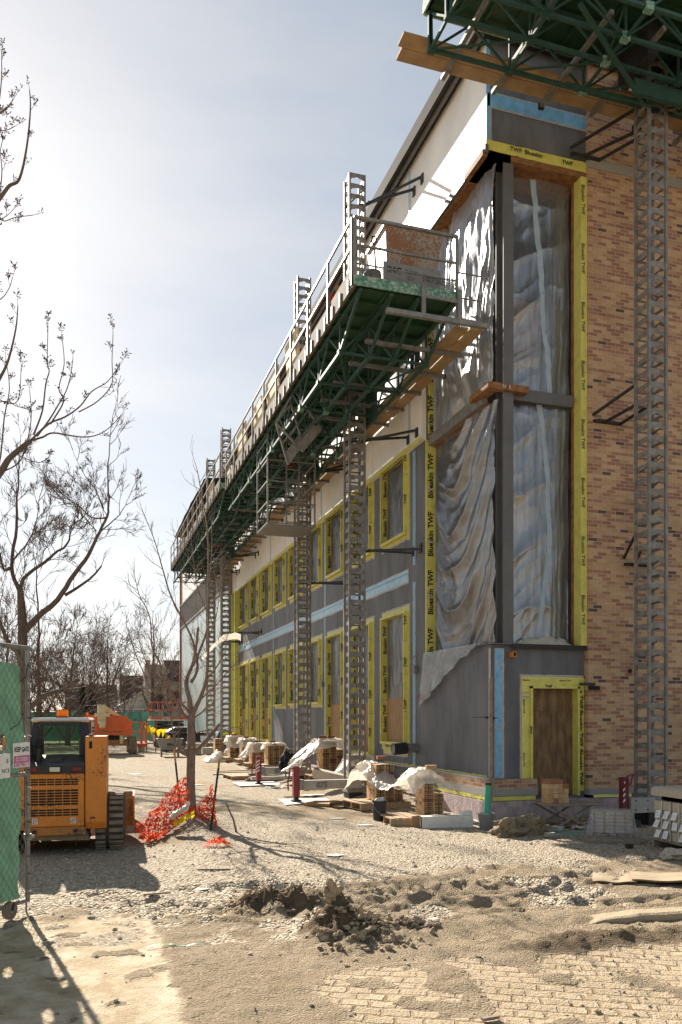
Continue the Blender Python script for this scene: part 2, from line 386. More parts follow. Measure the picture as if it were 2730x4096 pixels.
    def poly(s, pts, m): s.add(pts, [tuple(range(len(pts)))], m)
    def prism(s, pts, off, m):
        n = len(pts); o = Vector(off); p2 = [Vector(p) + o for p in pts]
        fs = [tuple(range(n)), tuple(range(2 * n - 1, n - 1, -1))] + [(i, (i + 1) % n, n + (i + 1) % n, n + i) for i in range(n)]
        s.add([Vector(p) for p in pts] + p2, fs, m)
    def lathe(s, c, prof, m, n=16):
        vs = []; fs = []
        for r, z in prof:
            for k in range(n):
                t = 2 * math.pi * k / n; vs.append((c[0] + r * math.cos(t), c[1] + r * math.sin(t), c[2] + z))
        for i in range(len(prof) - 1):
            for k in range(n):
                fs.append((i * n + k, i * n + (k + 1) % n, (i + 1) * n + (k + 1) % n, (i + 1) * n + k))
        s.add(vs, fs, m)
    def grid(s, fn, nu, nv, m, skip=None):
        vs = [fn(i / nu, j / nv) for j in range(nv + 1) for i in range(nu + 1)]
        fs = []
        for j in range(nv):
            for i in range(nu):
                if skip and skip((i + .5) / nu, (j + .5) / nv): continue
                a = j * (nu + 1) + i; fs.append((a, a + 1, a + nu + 2, a + nu + 1))
        s.add(vs, fs, m)
    def text(s, body, org, right, up, h, m='lettering', clip=None, align=0.0, bold=.02, maxw=None):
        """flat lettering of cap height h lying on a surface; align 0 left, .5 centre, 1 right"""
        vs, fs, w = text_geo(body, bold)
        k = h / .7
        kx = k if maxw is None else min(k, maxw / w)
        o = Vector(org); r = Vector(right).normalized(); u = Vector(up).normalized()
        P = [o + r * ((x - w * align) * kx) + u * (y * k) for x, y in vs]
        if clip: fs = [f for f in fs if all(clip(P[i]) for i in f)]
        s.add(P, fs, m)
    def blob(s, c, r, m, n=2, seed=0, amp=.25, sz=(1, 1, 1)):
        import bmesh
        bm = bmesh.new(); bmesh.ops.create_icosphere(bm, subdivisions=n, radius=1)
        vs = []
        for v in bm.verts:
            k = 1 + amp * noise.noise(v.co * 1.7 + Vector((seed * 3.1, seed * 1.7, seed)))
            vs.append((c[0] + v.co.x * r * k * sz[0], c[1] + v.co.y * r * k * sz[1], c[2] + v.co.z * r * k * sz[2]))
        fs = [tuple(q.index for q in f.verts) for f in bm.faces]
        bm.free(); s.add(vs, fs, m)
    def build(s, name, parent=None, smooth=False):
        me = bpy.data.meshes.new(name)
        me.from_pydata(s.v, [], s.f)
        for m in s.mats: me.materials.append(m)
        me.polygons.foreach_set("material_index", s.m)
        if smooth: me.polygons.foreach_set("use_smooth", [True] * len(s.f))
        me.update()
        o = bpy.data.objects.new(name, me); col.objects.link(o)
        if parent is not None: adopt(o, parent)
        return o

def adopt(o, parent):
    o.parent = parent
    if parent.parent is None:
        o.matrix_parent_inverse = parent.matrix_basis.inverted()

def thing(name, loc, label, cat, group=None):
    o = bpy.data.objects.new(name, None); col.objects.link(o); o.location = loc
    o.empty_display_size = .3
    return tag(o, label, cat, group)

def tag(o, label, cat, group=None):
    o['label'] = label; o['category'] = cat
    if group: o['group'] = group
    return o

def dup(root, loc=None, rotz=None, label=None):
    """a copy of a thing with copies of its parts and their sub-parts (mesh data shared)"""
    r = root.copy(); col.objects.link(r)
    if loc is not None: r.location = loc
    if rotz is not None: r.rotation_euler = (0, 0, rotz)
    if label: r['label'] = label
    def rec(src, dst):
        for ch in list(src.children):
            c = ch.copy(); col.objects.link(c); c.parent = dst; rec(ch, c)
    rec(root, r)
    return r

def fbm(x, y, z=0.0, o=4):
    return noise.fractal(Vector((x, y, z)), 1.0, 2.0, o)
def sstep(a, b, x):
    t = max(0, min(1, (x - a) / (b - a))); return t * t * (3 - 2 * t)
M['pump_grey'] = mat('pump_box_grey', (.25, .245, .24), .55, var=.1)
M['cream_board'] = mat('cream_board', (.55, .46, .30), .75, var=.12)
M['concrete_grey'] = mat('dusty_galvanised_beam', (.36, .34, .30), .75, var=.12, scale=6, bump=.2)
M['stencil'] = mat('faded_stencil', (.16, .155, .15), .8)
M['green_strap'] = mat('teal_strap', (.10, .36, .28), .5)
M['dusty_board'] = mat('dusty_board', (.36, .275, .175), .9, var=.15, bump=.2)
M['red_shaded'] = mat('shaded_red_paint', (.15, .018, .02), .6, var=.25, scale=12)  # jack red made darker: the shade it stands in is put into the colour
M['rubber_dark'] = mat('dark_track_rubber', (.05, .043, .035), .9)
# ------------------------------------------------------------------ ground
def lug(x, y):
    """lug tracks of a machine that turned here: two curved ruts"""
    h = 0; e = 0
    for cx, cy, r, w in ((3.3, 10.9, 3.55, .34), (3.3, 10.9, 2.35, .30), (6.2, 12.6, 5.6, .30), (1.2, 2.2, 3.1, .28), (4.2, 13.2, 5.0, .26)):
        dx, dy = x - cx, y - cy; rr = math.hypot(dx, dy); d = abs(rr - r)
        if d < w and y < 9.3:
            a = math.atan2(dy, dx)
            k = 1 - (d / w) ** 2
            h += -.045 * k + .030 * k * math.sin(a * r / .055)
            if d > w * .7: h += .03
    return h

def zones(x, y):
    n1 = fbm(x * .8, y * .8, 11); n2 = fbm(x * 3, y * 3, 12)
    edge = 8.7 + 1.0 * n1 + .5 * n2 + (0.6 if x > 3.4 else 0) - sstep(.9, -1.2, x) * 1.2
    g = sstep(edge - .5, edge + .5, y)
    g = max(g, .9 * sstep(1.0, .5, math.hypot((x - .95) / 1.0, (y - 8.5) / 1.0) + .5 * n2))
    g = max(g, .8 * sstep(.02, .35, fbm(x * .9, y * .9, 41) + .3 * n2 - .12) * sstep(6.2, 7.0, y))
    if y > 11: g *= 1 - .8 * sstep(.10, .42, fbm(x * .5, y * .28, 21) + .12 * n2) * sstep(11, 13, y)
    pale = sstep(.75, .45, x + .20 * n1) * sstep(8.5, 8.0, y + .3 * n2) * sstep(-.25, .15, n2 + .2 * n1 + .35)
    pav = sstep(1.3, 2.0, x + .4 * n1) * sstep(6.05, 5.6, y + .15 * n1) * sstep(-.28, .10, n1 + .8 * n2 + .10)
    damp_shade = 0
    for cx, cy, rx, ry in ((1.85, 8.0, .6, .36), (2.22, 6.8, .42, .5), (2.85, 6.8, .25, .2), (4.3, 5.9, 1.0, .22)):
        damp_shade = max(damp_shade, sstep(1.5, .3, math.hypot((x - cx) / rx, (y - cy) / ry) + .6 * n2))
    return g, pale, pav, damp_shade

HEAPS = ((1.85, 8.0, .55, .36, .12), (2.22, 6.85, .30, .42, .18), (2.85, 6.8, .22, .16, .05), (2.5, 7.35, .5, .22, .05), (4.3, 5.98, 1.1, .22, .05), (3.3, 8.3, .8, .25, .05), (4.9, 8.3, .9, .2, .05))
def gh(x, y, z_=None):
    z = sstep(5.2, 7.0, x) * sstep(14.5, 18, y) * (1 - sstep(60, 90, y)) * .30
    z += .17 * math.exp(-((x - 1.9) ** 2 + ((y - 15.0) * .8) ** 2) / .8)
    if y < 24 and -6 < x < 12:
        z += .022 * fbm(x * .45, y * .45, 3.1)
        if y < 13.5:
            _, pale, pav, _ = z_ or zones(x, y)
            f = (1 - sstep(8.5, 12, y)); flat = 1 - max(pale, pav)
            k = f * (.12 + .88 * flat)
            z += k * (.022 * fbm(x * 2.0, y * 2.0, 1.7) + .016 * fbm(x * 8, y * 8, 5.0, 3) + .012 * abs(fbm(x * 24, y * 24, 2.0, 3)))
            z += .006 * flat * f
            z += k * lug(x, y) * sstep(5.2, 6.2, y) * .8
            for cx, cy, rx, ry, hh in HEAPS:
                q = ((x - cx) / rx) ** 2 + ((y - cy) / ry) ** 2
                if q < 4:
                    z += hh * math.exp(-q) * (1 + 1.2 * fbm(x * 5, y * 5, 8.0) + .8 * abs(fbm(x * 14, y * 14, 4.0, 3)))
            z += .05 * math.exp(-((y - 6.75 + .05 * (x - 4)) / .22) ** 2) * sstep(3.0, 4.2, x)
        else:
            z += .008 * fbm(x * 5, y * 5, 6.0, 3)
    if y > 40: z += .4 * fbm(x * .02, y * .02, 3) * sstep(70, 200, y)
    return z

def axis(segs):
    out = []
    for a, b, st in segs:
        n = max(1, round((b - a) / st))
        out += [a + (b - a) * i / n for i in range(n)]
    return out + [segs[-1][1]]
gx = axis([(-900, -120, 130), (-120, -20, 12), (-20, -4, 1.3), (-4, -1.6, .2), (-1.6, 5.8, .036), (5.8, 9, .10), (9, 20, 1), (20, 120, 12), (120, 900, 130)])
gy = axis([(-200, -10, 40), (-10, 2, 2), (2, 3.9, .3), (3.9, 8.6, .034), (8.6, 13, .06), (13, 20, .14), (20, 50, .9), (50, 150, 7), (150, 1600, 120)])
gv = []; gf = []; zc = []
for y in gy:
    for x in gx:
        q = zones(x, y); gv.append((x, y, gh(x, y, q))); zc += q
nx = len(gx)
for j in range(len(gy) - 1):
    for i in range(nx - 1):
        a = j * nx + i; gf.append((a, a + 1, a + nx + 1, a + nx))
gm = bpy.data.meshes.new("ground"); gm.from_pydata(gv, [], gf)
at = gm.color_attributes.new("zone", 'FLOAT_COLOR', 'POINT'); at.data.foreach_set("color", zc)
gm.polygons.foreach_set("use_smooth", [True] * len(gf))
ground = bpy.data.objects.new("ground", gm); col.objects.link(ground); ground['kind'] = 'structure'

def ground_mat():
    m = bpy.data.materials.new("site_ground"); n, l, p = nodes(m)
    t = n.new("ShaderNodeTexCoord"); P = t.outputs["Object"]
    a = n.new("ShaderNodeAttribute"); a.attribute_name = "zone"
    s = n.new("ShaderNodeSeparateColor"); l.new(a.outputs["Color"], s.inputs[0])
    def noise_(sc, det=6, ro=.6, dist=0, vec=P):
        q = n.new("ShaderNodeTexNoise"); q.inputs["Scale"].default_value = sc; q.inputs["Detail"].default_value = det; q.inputs["Roughness"].default_value = ro; q.inputs["Distortion"].default_value = dist
        l.new(vec, q.inputs["Vector"]); return q.outputs[0]
    def ramp(v, els):
        q = n.new("ShaderNodeValToRGB"); e = q.color_ramp.elements
        for i, (pos, c) in enumerate(els):
            k = e[i] if i < 2 else e.new(pos)
            k.position = pos; k.color = (*c, 1)
        l.new(v, q.inputs[0]); return q.outputs[0]
    def mix(f, A, B):
        q = n.new("ShaderNodeMix"); q.data_type = 'RGBA'
        if isinstance(f, float): q.inputs[0].default_value = f
        else: l.new(f, q.inputs[0])
        for i, x in ((6, A), (7, B)):
            if isinstance(x, tuple): q.inputs[i].default_value = (*x, 1)
            else: l.new(x, q.inputs[i])
        return q.outputs[2]
    def mth(op, A, B=None, C=None):
        q = n.new("ShaderNodeMath"); q.operation = op
        for i, x in enumerate((A, B, C)):
            if x is None: continue
            if isinstance(x, (int, float)): q.inputs[i].default_value = x
            else: l.new(x, q.inputs[i])
        return q.outputs[0]
    def vor(sc):
        q = n.new("ShaderNodeTexVoronoi"); q.inputs["Scale"].default_value = sc; l.new(P, q.inputs["Vector"]); return q
    # gravel: two sizes of stone
    v1 = vor(32); v2 = vor(75)
    sc1 = n.new("ShaderNodeSeparateColor"); l.new(v1.outputs["Color"], sc1.inputs[0])
    sc2 = n.new("ShaderNodeSeparateColor"); l.new(v2.outputs["Color"], sc2.inputs[0])
    gcol = [(0, (.19, .155, .11)), (.3, (.37, .31, .23)), (.65, (.53, .455, .345)), (1, (.80, .72, .59))]
    g1 = ramp(sc1.outputs[0], gcol); g2 = ramp(sc2.outputs[1], gcol)
    gsel = ramp(noise_(9, 3), [(.45, (0, 0, 0)), (.55, (1, 1, 1))])
    gravel = mix(gsel, g1, g2)
    gap = ramp(v1.outputs["Distance"], [(.0, (1, 1, 1)), (.9, (.55, .5, .45))])
    gm_ = n.new("ShaderNodeMix"); gm_.data_type = 'RGBA'; gm_.blend_type = 'MULTIPLY'; gm_.inputs[0].default_value = .8
    l.new(gravel, gm_.inputs[6]); l.new(gap, gm_.inputs[7]); gravel = gm_.outputs[2]
    # dirt
    d1 = noise_(1.3, 8, .65); d2 = noise_(16, 8, .7)
    dirt = mix(d2, ramp(d1, [(.3, (.34, .255, .16)), (.7, (.47, .37, .25))]), ramp(d1, [(.3, (.43, .335, .22)), (.7, (.57, .46, .325))]))
    v3 = vor(58); sc3 = n.new("ShaderNodeSeparateColor"); l.new(v3.outputs["Color"], sc3.inputs[0])
    crumb = ramp(sc3.outputs[0], [(0, (.19, .14, .085)), (.45, (.37, .285, .185)), (1, (.64, .53, .385))])
    dirt = mix(ramp(noise_(4, 6, .7), [(.44, (0, 0, 0)), (.62, (.8, .8, .8))]), dirt, crumb)
    damp_shade = mix(d2, (.12, .085, .052), (.32, .24, .155))  # damp earth, deepened so the heaps' backlit shade is in the colour
    slab = mix(ramp(noise_(2.6, 9, .75, .4), [(.40, (0, 0, 0)), (.58, (1, 1, 1))]), (.68, .57, .42), (.46, .355, .23))
    # pavers under a film of dirt
    mp = n.new("ShaderNodeMapping"); mp.inputs["Rotation"].default_value = (0, 0, R(26)); l.new(P, mp.inputs["Vector"])
    wob = n.new("ShaderNodeVectorMath"); wob.operation = 'ADD'
    bt = n.new("ShaderNodeTexBrick"); bt.inputs["Scale"].default_value = 1.0
    bt.inputs["Brick Width"].default_value = .19; bt.inputs["Row Height"].default_value = .13; bt.inputs["Mortar Size"].default_value = .02; bt.inputs["Mortar Smooth"].default_value = .5
    bt.inputs["Color1"].default_value = (.60, .49, .345, 1); bt.inputs["Color2"].default_value = (.51, .41, .28, 1); bt.inputs["Mortar"].default_value = (.27, .19, .11, 1)
    wz = n.new("ShaderNodeTexNoise"); wz.inputs["Scale"].default_value = 9; wz.inputs["Detail"].default_value = 4; l.new(P, wz.inputs["Vector"])
    wv = n.new("ShaderNodeVectorMath"); wv.operation = 'MULTIPLY_ADD'; wv.inputs[1].default_value = (.05, .05, 0); l.new(wz.outputs["Color"], wv.inputs[0]); l.new(mp.outputs[0], wv.inputs[2])
    l.new(wv.outputs[0], bt.inputs["Vector"])
    pavc = mix(ramp(noise_(3.2, 9, .78), [(.42, (.05, .05, .05)), (.54, (1, 1, 1))]), bt.outputs["Color"], dirt)
    nd = noise_(30, 5)
    def soft(x, w=.5): return mth('ADD', x, mth('MULTIPLY', mth('SUBTRACT', nd, .5), w))
    def cl(x):
        q = n.new("ShaderNodeMapRange"); q.inputs["From Min"].default_value = .35; q.inputs["From Max"].default_value = .65; l.new(x, q.inputs[0]); return q.outputs[0]
    fg = cl(soft(s.outputs[0], .8)); fp = cl(soft(s.outputs[1], .6)); fv = cl(soft(s.outputs[2], .5)); fd = cl(soft(a.outputs["Alpha"], .7))
    c = mix(fp, dirt, slab); c = mix(fv, c, pavc); c = mix(fg, c, gravel); c = mix(fd, c, damp_shade)
    l.new(c, p.inputs["Base Color"]); p.inputs["Roughness"].default_value = .95; p.inputs["Specular IOR Level"].default_value = .15
    # relief
    hg = mth('MULTIPLY', mth('SUBTRACT', 1.0, v1.outputs["Distance"]), .03)
    hd = mth('ADD', mth('ADD', mth('MULTIPLY', noise_(60, 9, .75), .05), mth('MULTIPLY', v3.outputs["Distance"], -.028)), mth('MULTIPLY', noise_(14, 7, .7), .03))
    hb = mth('MULTIPLY', mth('MULTIPLY', bt.outputs["Fac"], fv), -.014)
    mh = n.new("ShaderNodeMix"); mh.data_type = 'FLOAT'; l.new(fg, mh.inputs[0]); l.new(hd, mh.inputs[2]); l.new(hg, mh.inputs[3])
    hp = n.new("ShaderNodeMix"); hp.data_type = 'FLOAT'; l.new(mth('MAXIMUM', fp, fv), hp.inputs[0]); l.new(mh.outputs[0], hp.inputs[2])
    l.new(mth('ADD', hb, mth('MULTIPLY', hd, .35)), hp.inputs[3])
    b = n.new("ShaderNodeBump"); b.inputs["Strength"].default_value = 1.0; b.inputs["Distance"].default_value = 1.0
    l.new(hp.outputs[0], b.inputs["Height"]); l.new(b.outputs[0], p.inputs["Normal"])
    return m
ground.data.materials.append(ground_mat())
M['clod'] = mat('dry_mud_clod', (.42, .32, .21), .95, scale=14, c2=(.25, .185, .12), bump=.6, bscale=40)
M['pebble'] = mat('pale_pebble', (.52, .46, .37), .9, scale=9, c2=(.34, .30, .24))

# loose clods and pebbles nobody could count
mb = MB(); r2 = random.Random(3)
def clodat(x, y, r, m, k):
    mb.blob((x, y, gh(x, y) + r * .25), r, m, 1, k, .9, (1, r2.uniform(.6, 1), r2.uniform(.5, .8)))
for k in range(520):
    cx, cy, sx, sy = r2.choice([(1.9, 8.0, .5, .28), (2.22, 6.75, .26, .42), (2.22, 6.75, .26, .42), (2.25, 6.5, .4, .4), (2.85, 6.8, .2, .12)])
    clodat(r2.gauss(cx, sx * .6), r2.gauss(cy, sy * .6), min(.045, abs(r2.gauss(.008, .013)) + .006), 'clod', k)
for k in range(300):
    x = r2.uniform(-.6, 5); y = 4.2 + 5.5 * r2.random() ** 1.3
    if fbm(x * 1.2, y * 1.2, 30) < -.05: continue
    clodat(x, y, abs(r2.gauss(.003, .009)) + .005, 'clod' if r2.random() < .5 else 'pebble', k)
for k in range(500):
    y = r2.uniform(8, 14); x = r2.uniform(-.3, 7.2)
    clodat(x, y, abs(r2.gauss(.004, .008)) + .009, 'pebble', k)
o = mb.build("loose_clods", smooth=False); o['kind'] = 'stuff'

# larger lumps of churned mud that stand out singly
def clod(x, y, r, label, sz=(1, .8, .8), seed=0):
    m = MB(); rr = random.Random(seed)
    m.blob((x, y, gh(x, y) + r * .35), r, 'clod', 3, seed, 1.1, sz)
    for k in range(9): m.blob((x + rr.gauss(0, r * .6), y + rr.gauss(0, r * .6), gh(x, y) + r * rr.uniform(.1, .9) * sz[2]), r * rr.uniform(.2, .45), 'clod', 2, seed * 9 + k, 1.2, (1, .8, .9))
    o = m.build("mud_clod", smooth=False); tag(o, label, "mud clod", "mud clods in the churned ground"); return o
clod(2.12, 6.92, .08, "tallest dark clod standing up in the churned mud heap at centre", (.8, .7, 1.35), 1)
clod(2.33, 6.72, .065, "dark lump just right of the tallest clod in the mud heap", (.9, .8, 1.2), 2)
clod(2.22, 6.45, .05, "crumbling clod at the front foot of the mud heap", (1, .9, .8), 3)
clod(2.85, 6.8, .05, "small dark clump of mud right of the heap near the ruts", (1.2, .8, .8), 4)
clod(1.62, 8.05, .06, "rounded pale lump on top of the spread gravelly mound", (1.3, .8, .7), 5)
clod(2.05, 8.1, .065, "ragged lump at the right end of the gravelly mound", (1.1, .8, .8), 6)
clod(2.5, 6.35, .045, "low clod at the right front of the mud heap", (1.4, .8, .6), 7)
clod(1.95, 6.62, .05, "left flank clod of the mud heap beside a curved rut", (1, .8, .8), 8)

M['kerb'] = mat('dusty_concrete_kerb', (.38, .30, .195), .95, var=.15, scale=8, bump=.5, bscale=30)
m = MB(); pts = []
for i in range(15):
    t = i / 14; x = 3.75 + 1.95 * t; y = 6.52 - .12 * t + .12 * math.sin(t * 3.1) * .3
    pts.append((x, y))
for i in range(14):
    (xa, ya), (xb, yb) = pts[i], pts[i + 1]
    ha = -.07 + .14 * sstep(0, .7, i / 14); hb = -.07 + .14 * sstep(0, .7, (i + 1) / 14)
    za, zb = gh(xa, ya - .1), gh(xb, yb - .1)
    sec = lambda x, y, z, h: [(x, y - .09, z - .1), (x, y - .085, z + h * .8), (x, y - .05, z + h), (x, y + .10, z + h), (x, y + .11, z - .1)]
    A, B = sec(xa, ya, za, ha), sec(xb, yb, zb, hb)
    m.add(A + B, [(k, k + 1, 5 + k + 1, 5 + k) for k in range(4)] + ([(0, 1, 2, 3, 4)] if i == 0 else []) + ([(9, 8, 7, 6, 5)] if i == 13 else []), 'kerb')
tag(m.build('buried_kerb'), 'dusty concrete kerb half buried in the dirt at right', 'kerb')
# ------------------------------------------------------------------ the school-like building under construction
XW = 7.2; YF = 13.5; XU = 7.08
bld = thing("unfinished_building", (12, 30, 0), "two storey building under construction with grey membrane walls, yellow taped openings and tan brick", "building")

lower = [(17.58, 19.10, .98 if i < 1 else .98, 4.32) for i in range(1)]
WIN = []           # (y0, y1, z0, z1) clear openings
pitch = [17.58, 19.99, 22.42, 24.76, 27.18, 29.58, 31.98, 34.36, 36.78]
for i, y in enumerate(pitch):
    w = 1.50 if i < 8 else 1.85
    WIN.append((y, y + w, 2.40 if i in (3, 4, 5) else (1.32 if i == 0 else 1.0), 4.34))
    WIN.append((y, y + w, 6.22, 8.02))
BAY = (13.5, 16.45, 3.26, 12.40)

def wall_cells(y0, y1, z0, z1, holes):
    ys = sorted({y0, y1, *[min(max(h[k], y0), y1) for h in holes for k in (0, 1)]})
    zs = sorted({z0, z1, *[min(max(h[k], z0), z1) for h in holes for k in (2, 3)]})
    for a, b in zip(ys, ys[1:]):
        for c, d in zip(zs, zs[1:]):
            ym, zm = (a + b) / 2, (c + d) / 2
            if any(h[0] < ym < h[1] and h[2] < zm < h[3] for h in holes): continue
            yield a, b, c, d
m = MB(); li = MB(); en = MB()
for a, b, c, d in wall_cells(13.5, 40.0, .36, 8.03, WIN + [BAY]):
    m.quad((XW, b, c), (XW, a, c), (XW, a, d), (XW, b, d), 'membrane')
    li.quad((XW + .28, b, c), (XW + .28, a, c), (XW + .28, a, d), (XW + .28, b, d), 'interior')
# bay reveals
m.quad((XW, 16.45, 3.26), (XW, 13.5, 3.26), (XW + .28, 13.5, 3.26), (XW + .28, 16.45, 3.26), 'membrane')
# front wall of the low block beside the door
DOOR = (8.03, 9.06, .42, 2.50)
for a, b, c, d in wall_cells(7.2, 9.2, .36, 3.26, [DOOR]):
    en.quad((a, YF, c), (b, YF, c), (b, YF, d), (a, YF, d), 'membrane')
    en.quad((a, YF + .28, c), (b, YF + .28, c), (b, YF + .28, d), (a, YF + .28, d), 'interior')
en.quad((7.2, YF, 3.26), (9.2, YF, 3.26), (9.2, YF + .3, 3.26), (7.2, YF + .3, 3.26), 'membrane')
# upper front panel
up_ = MB(); up_.quad((XU, YF - .05, 12.55), (9.2, YF - .05, 12.55), (9.2, YF - .05, 14.45), (XU, YF - .05, 14.45), 'membrane')
m.build("membrane_wall", bld); li.build("inner_lining", bld); en.build("entrance_wall", bld); up_.build("upper_front_wall", bld)

m = MB()
m.box(XU, 13.46, 12.45, XU + .14, 16.45, 14.42, 'white_panel')
m.box(XU, 16.45, 8.03, XU + .14, 62.0, 14.42, 'white_panel')
m.build("white_upper_wall", bld)
for y in (17.14, 24.3, 31.5, 39.2):
    m = MB(); m.box(XU - .012, y - .05, 8.1, XU - .002, y + .05, 14.3, 'blue_pale'); m.build("joint_tape", bld)
for k, y in enumerate((19.6, 22.0, 26.7, 29.1, 34, 36.5)):
    m = MB(); m.box(XU - .004, y - .006, 8.1, XU - .001, y + .006, 14.3, 'sealant'); m.build("panel_joint", bld)
# soffit of the projecting upper wall with its ragged yellow flashing
m = MB()
m.box(XU + .14, 16.45, 7.99, XW + .001, 40, 8.03, 'steel_grey')
def ragged(y0, y1, z0, z1, x, mm, n=60, amp=.03, sd=0):
    m.grid(lambda u, v: (x + .006 * fbm(u * 40, v * 3, sd), y0 + (y1 - y0) * u, z0 + (z1 - z0) * v + amp * fbm(u * 35, v * 2, sd + 4) * (1 if v in (0, 1) else 0)), n, 1, mm)
ragged(16.5, 40, 7.99, 8.10, XU - .012, 'yellow', 200)
m.build("drip_flashing", bld)

# roof with dark fascia and gutter
m = MB()
m.box(6.86, 13.30, 14.42, 20, 62.5, 14.50, 'roof_dark')
m.box(6.78, 13.22, 14.36, 6.86, 62.5, 14.66, 'roof_dark')
m.box(6.90, 13.30, 14.30, 6.955, 62.4, 14.42, 'steel_grey')
m.box(6.86, 13.22, 14.36, 20, 13.30, 14.66, 'roof_dark')
m.build("roof_edge", bld)

# yellow strips, blue strips on the bay head and corner
m = MB()
m.grid(lambda u, v: (XU + (9.2 - XU) * u, 13.435 - .01 * abs(fbm(u * 9, v * 3, 2)), 12.36 + .19 * v + .012 * fbm(u * 12, v, 3)), 24, 3, 'yellow')
m.text("TWF  Blueskin", (7.55, 13.41, 12.43), (1, 0, 0), (0, 0, 1), .08)
m.text("TWF", (8.65, 13.41, 12.41), (1, 0, 0), (0, 0, 1), .08)
m.build("bay_head_flashing", bld)
m = MB()
m.box(7.0, 13.44, 12.25, 9.2, 14.2, 12.36, 'rust')
m.box(XU + .02, 13.44, 12.25, XU + .5, 16.6, 12.44, 'rust')
m.box(XU - .05, 13.40, 12.28, XU + .02, 16.6, 12.44, 'steel_grey')
m.build("bay_head_beam", bld)
m = MB()
m.box(XU + .02, 13.435, 13.18, 9.2, 13.447, 13.42, 'blue')
m.box(XU - .004, 13.435, 12.55, XU + .07, 13.447, 14.4, 'blue')
m.build("blue_joint_tape", bld)
m = MB()
m.box(XU + .02, 13.438, 13.42, 9.2, 13.4475, 13.45, 'sealant'); m.box(XU + .02, 13.438, 13.15, 9.2, 13.4475, 13.18, 'sealant'); m.box(XU + .07, 13.438, 12.55, XU + .10, 13.4475, 13.15, 'sealant')
m.build("sealant_bead", bld)

# blue horizontal band between the storeys and the vertical joint tapes
m = MB()
ragged(17.45, 40, 5.02, 5.36, XW - .008, 'sealant', 160, .02, 2)
ragged(17.5, 40, 5.06, 5.33, XW - .014, 'blue_pale', 160, .012, 3)
ragged(17.5, 40, 5.23, 5.27, XW - .020, 'blue', 80, .005, 3)
m.build("floor_band_tape", bld)
for y in (17.14, 24.3, 31.52, 39.3):
    for z0, z1 in ((.80, 5.0), (5.38, 7.98)):
        m = MB()
        n = int((z1 - z0) / .12)
        m.grid(lambda u, v: (XW - .006, y - .085 + .17 * u + (.02 * fbm(v * 30, u * 3, y) if u in (0, 1) else 0), z0 + (z1 - z0) * v), 1, n, 'sealant')
        m.grid(lambda u, v: (XW - .011, y - .05 + .10 * u, z0 + (z1 - z0) * v), 1, 1, 'blue')
        m.build("joint_tape", bld)
m = MB()
m.grid(lambda u, v: (7.27 + .20 * u + (.012 * fbm(v * 30, u, 5) if u > .5 else 0), YF - .006, .78 + 2.42 * v), 1, 24, 'sealant')
for z0, z1 in ((.80, 1.70), (1.73, 2.88), (2.91, 3.18)): m.box(7.29, YF - .014, z0, 7.42, YF - .007, z1, 'blue')
m.box(XW - .012, YF + .0, .8, XW - .004, YF + .07, 3.2, 'sealant')
m.build("corner_tape", bld)

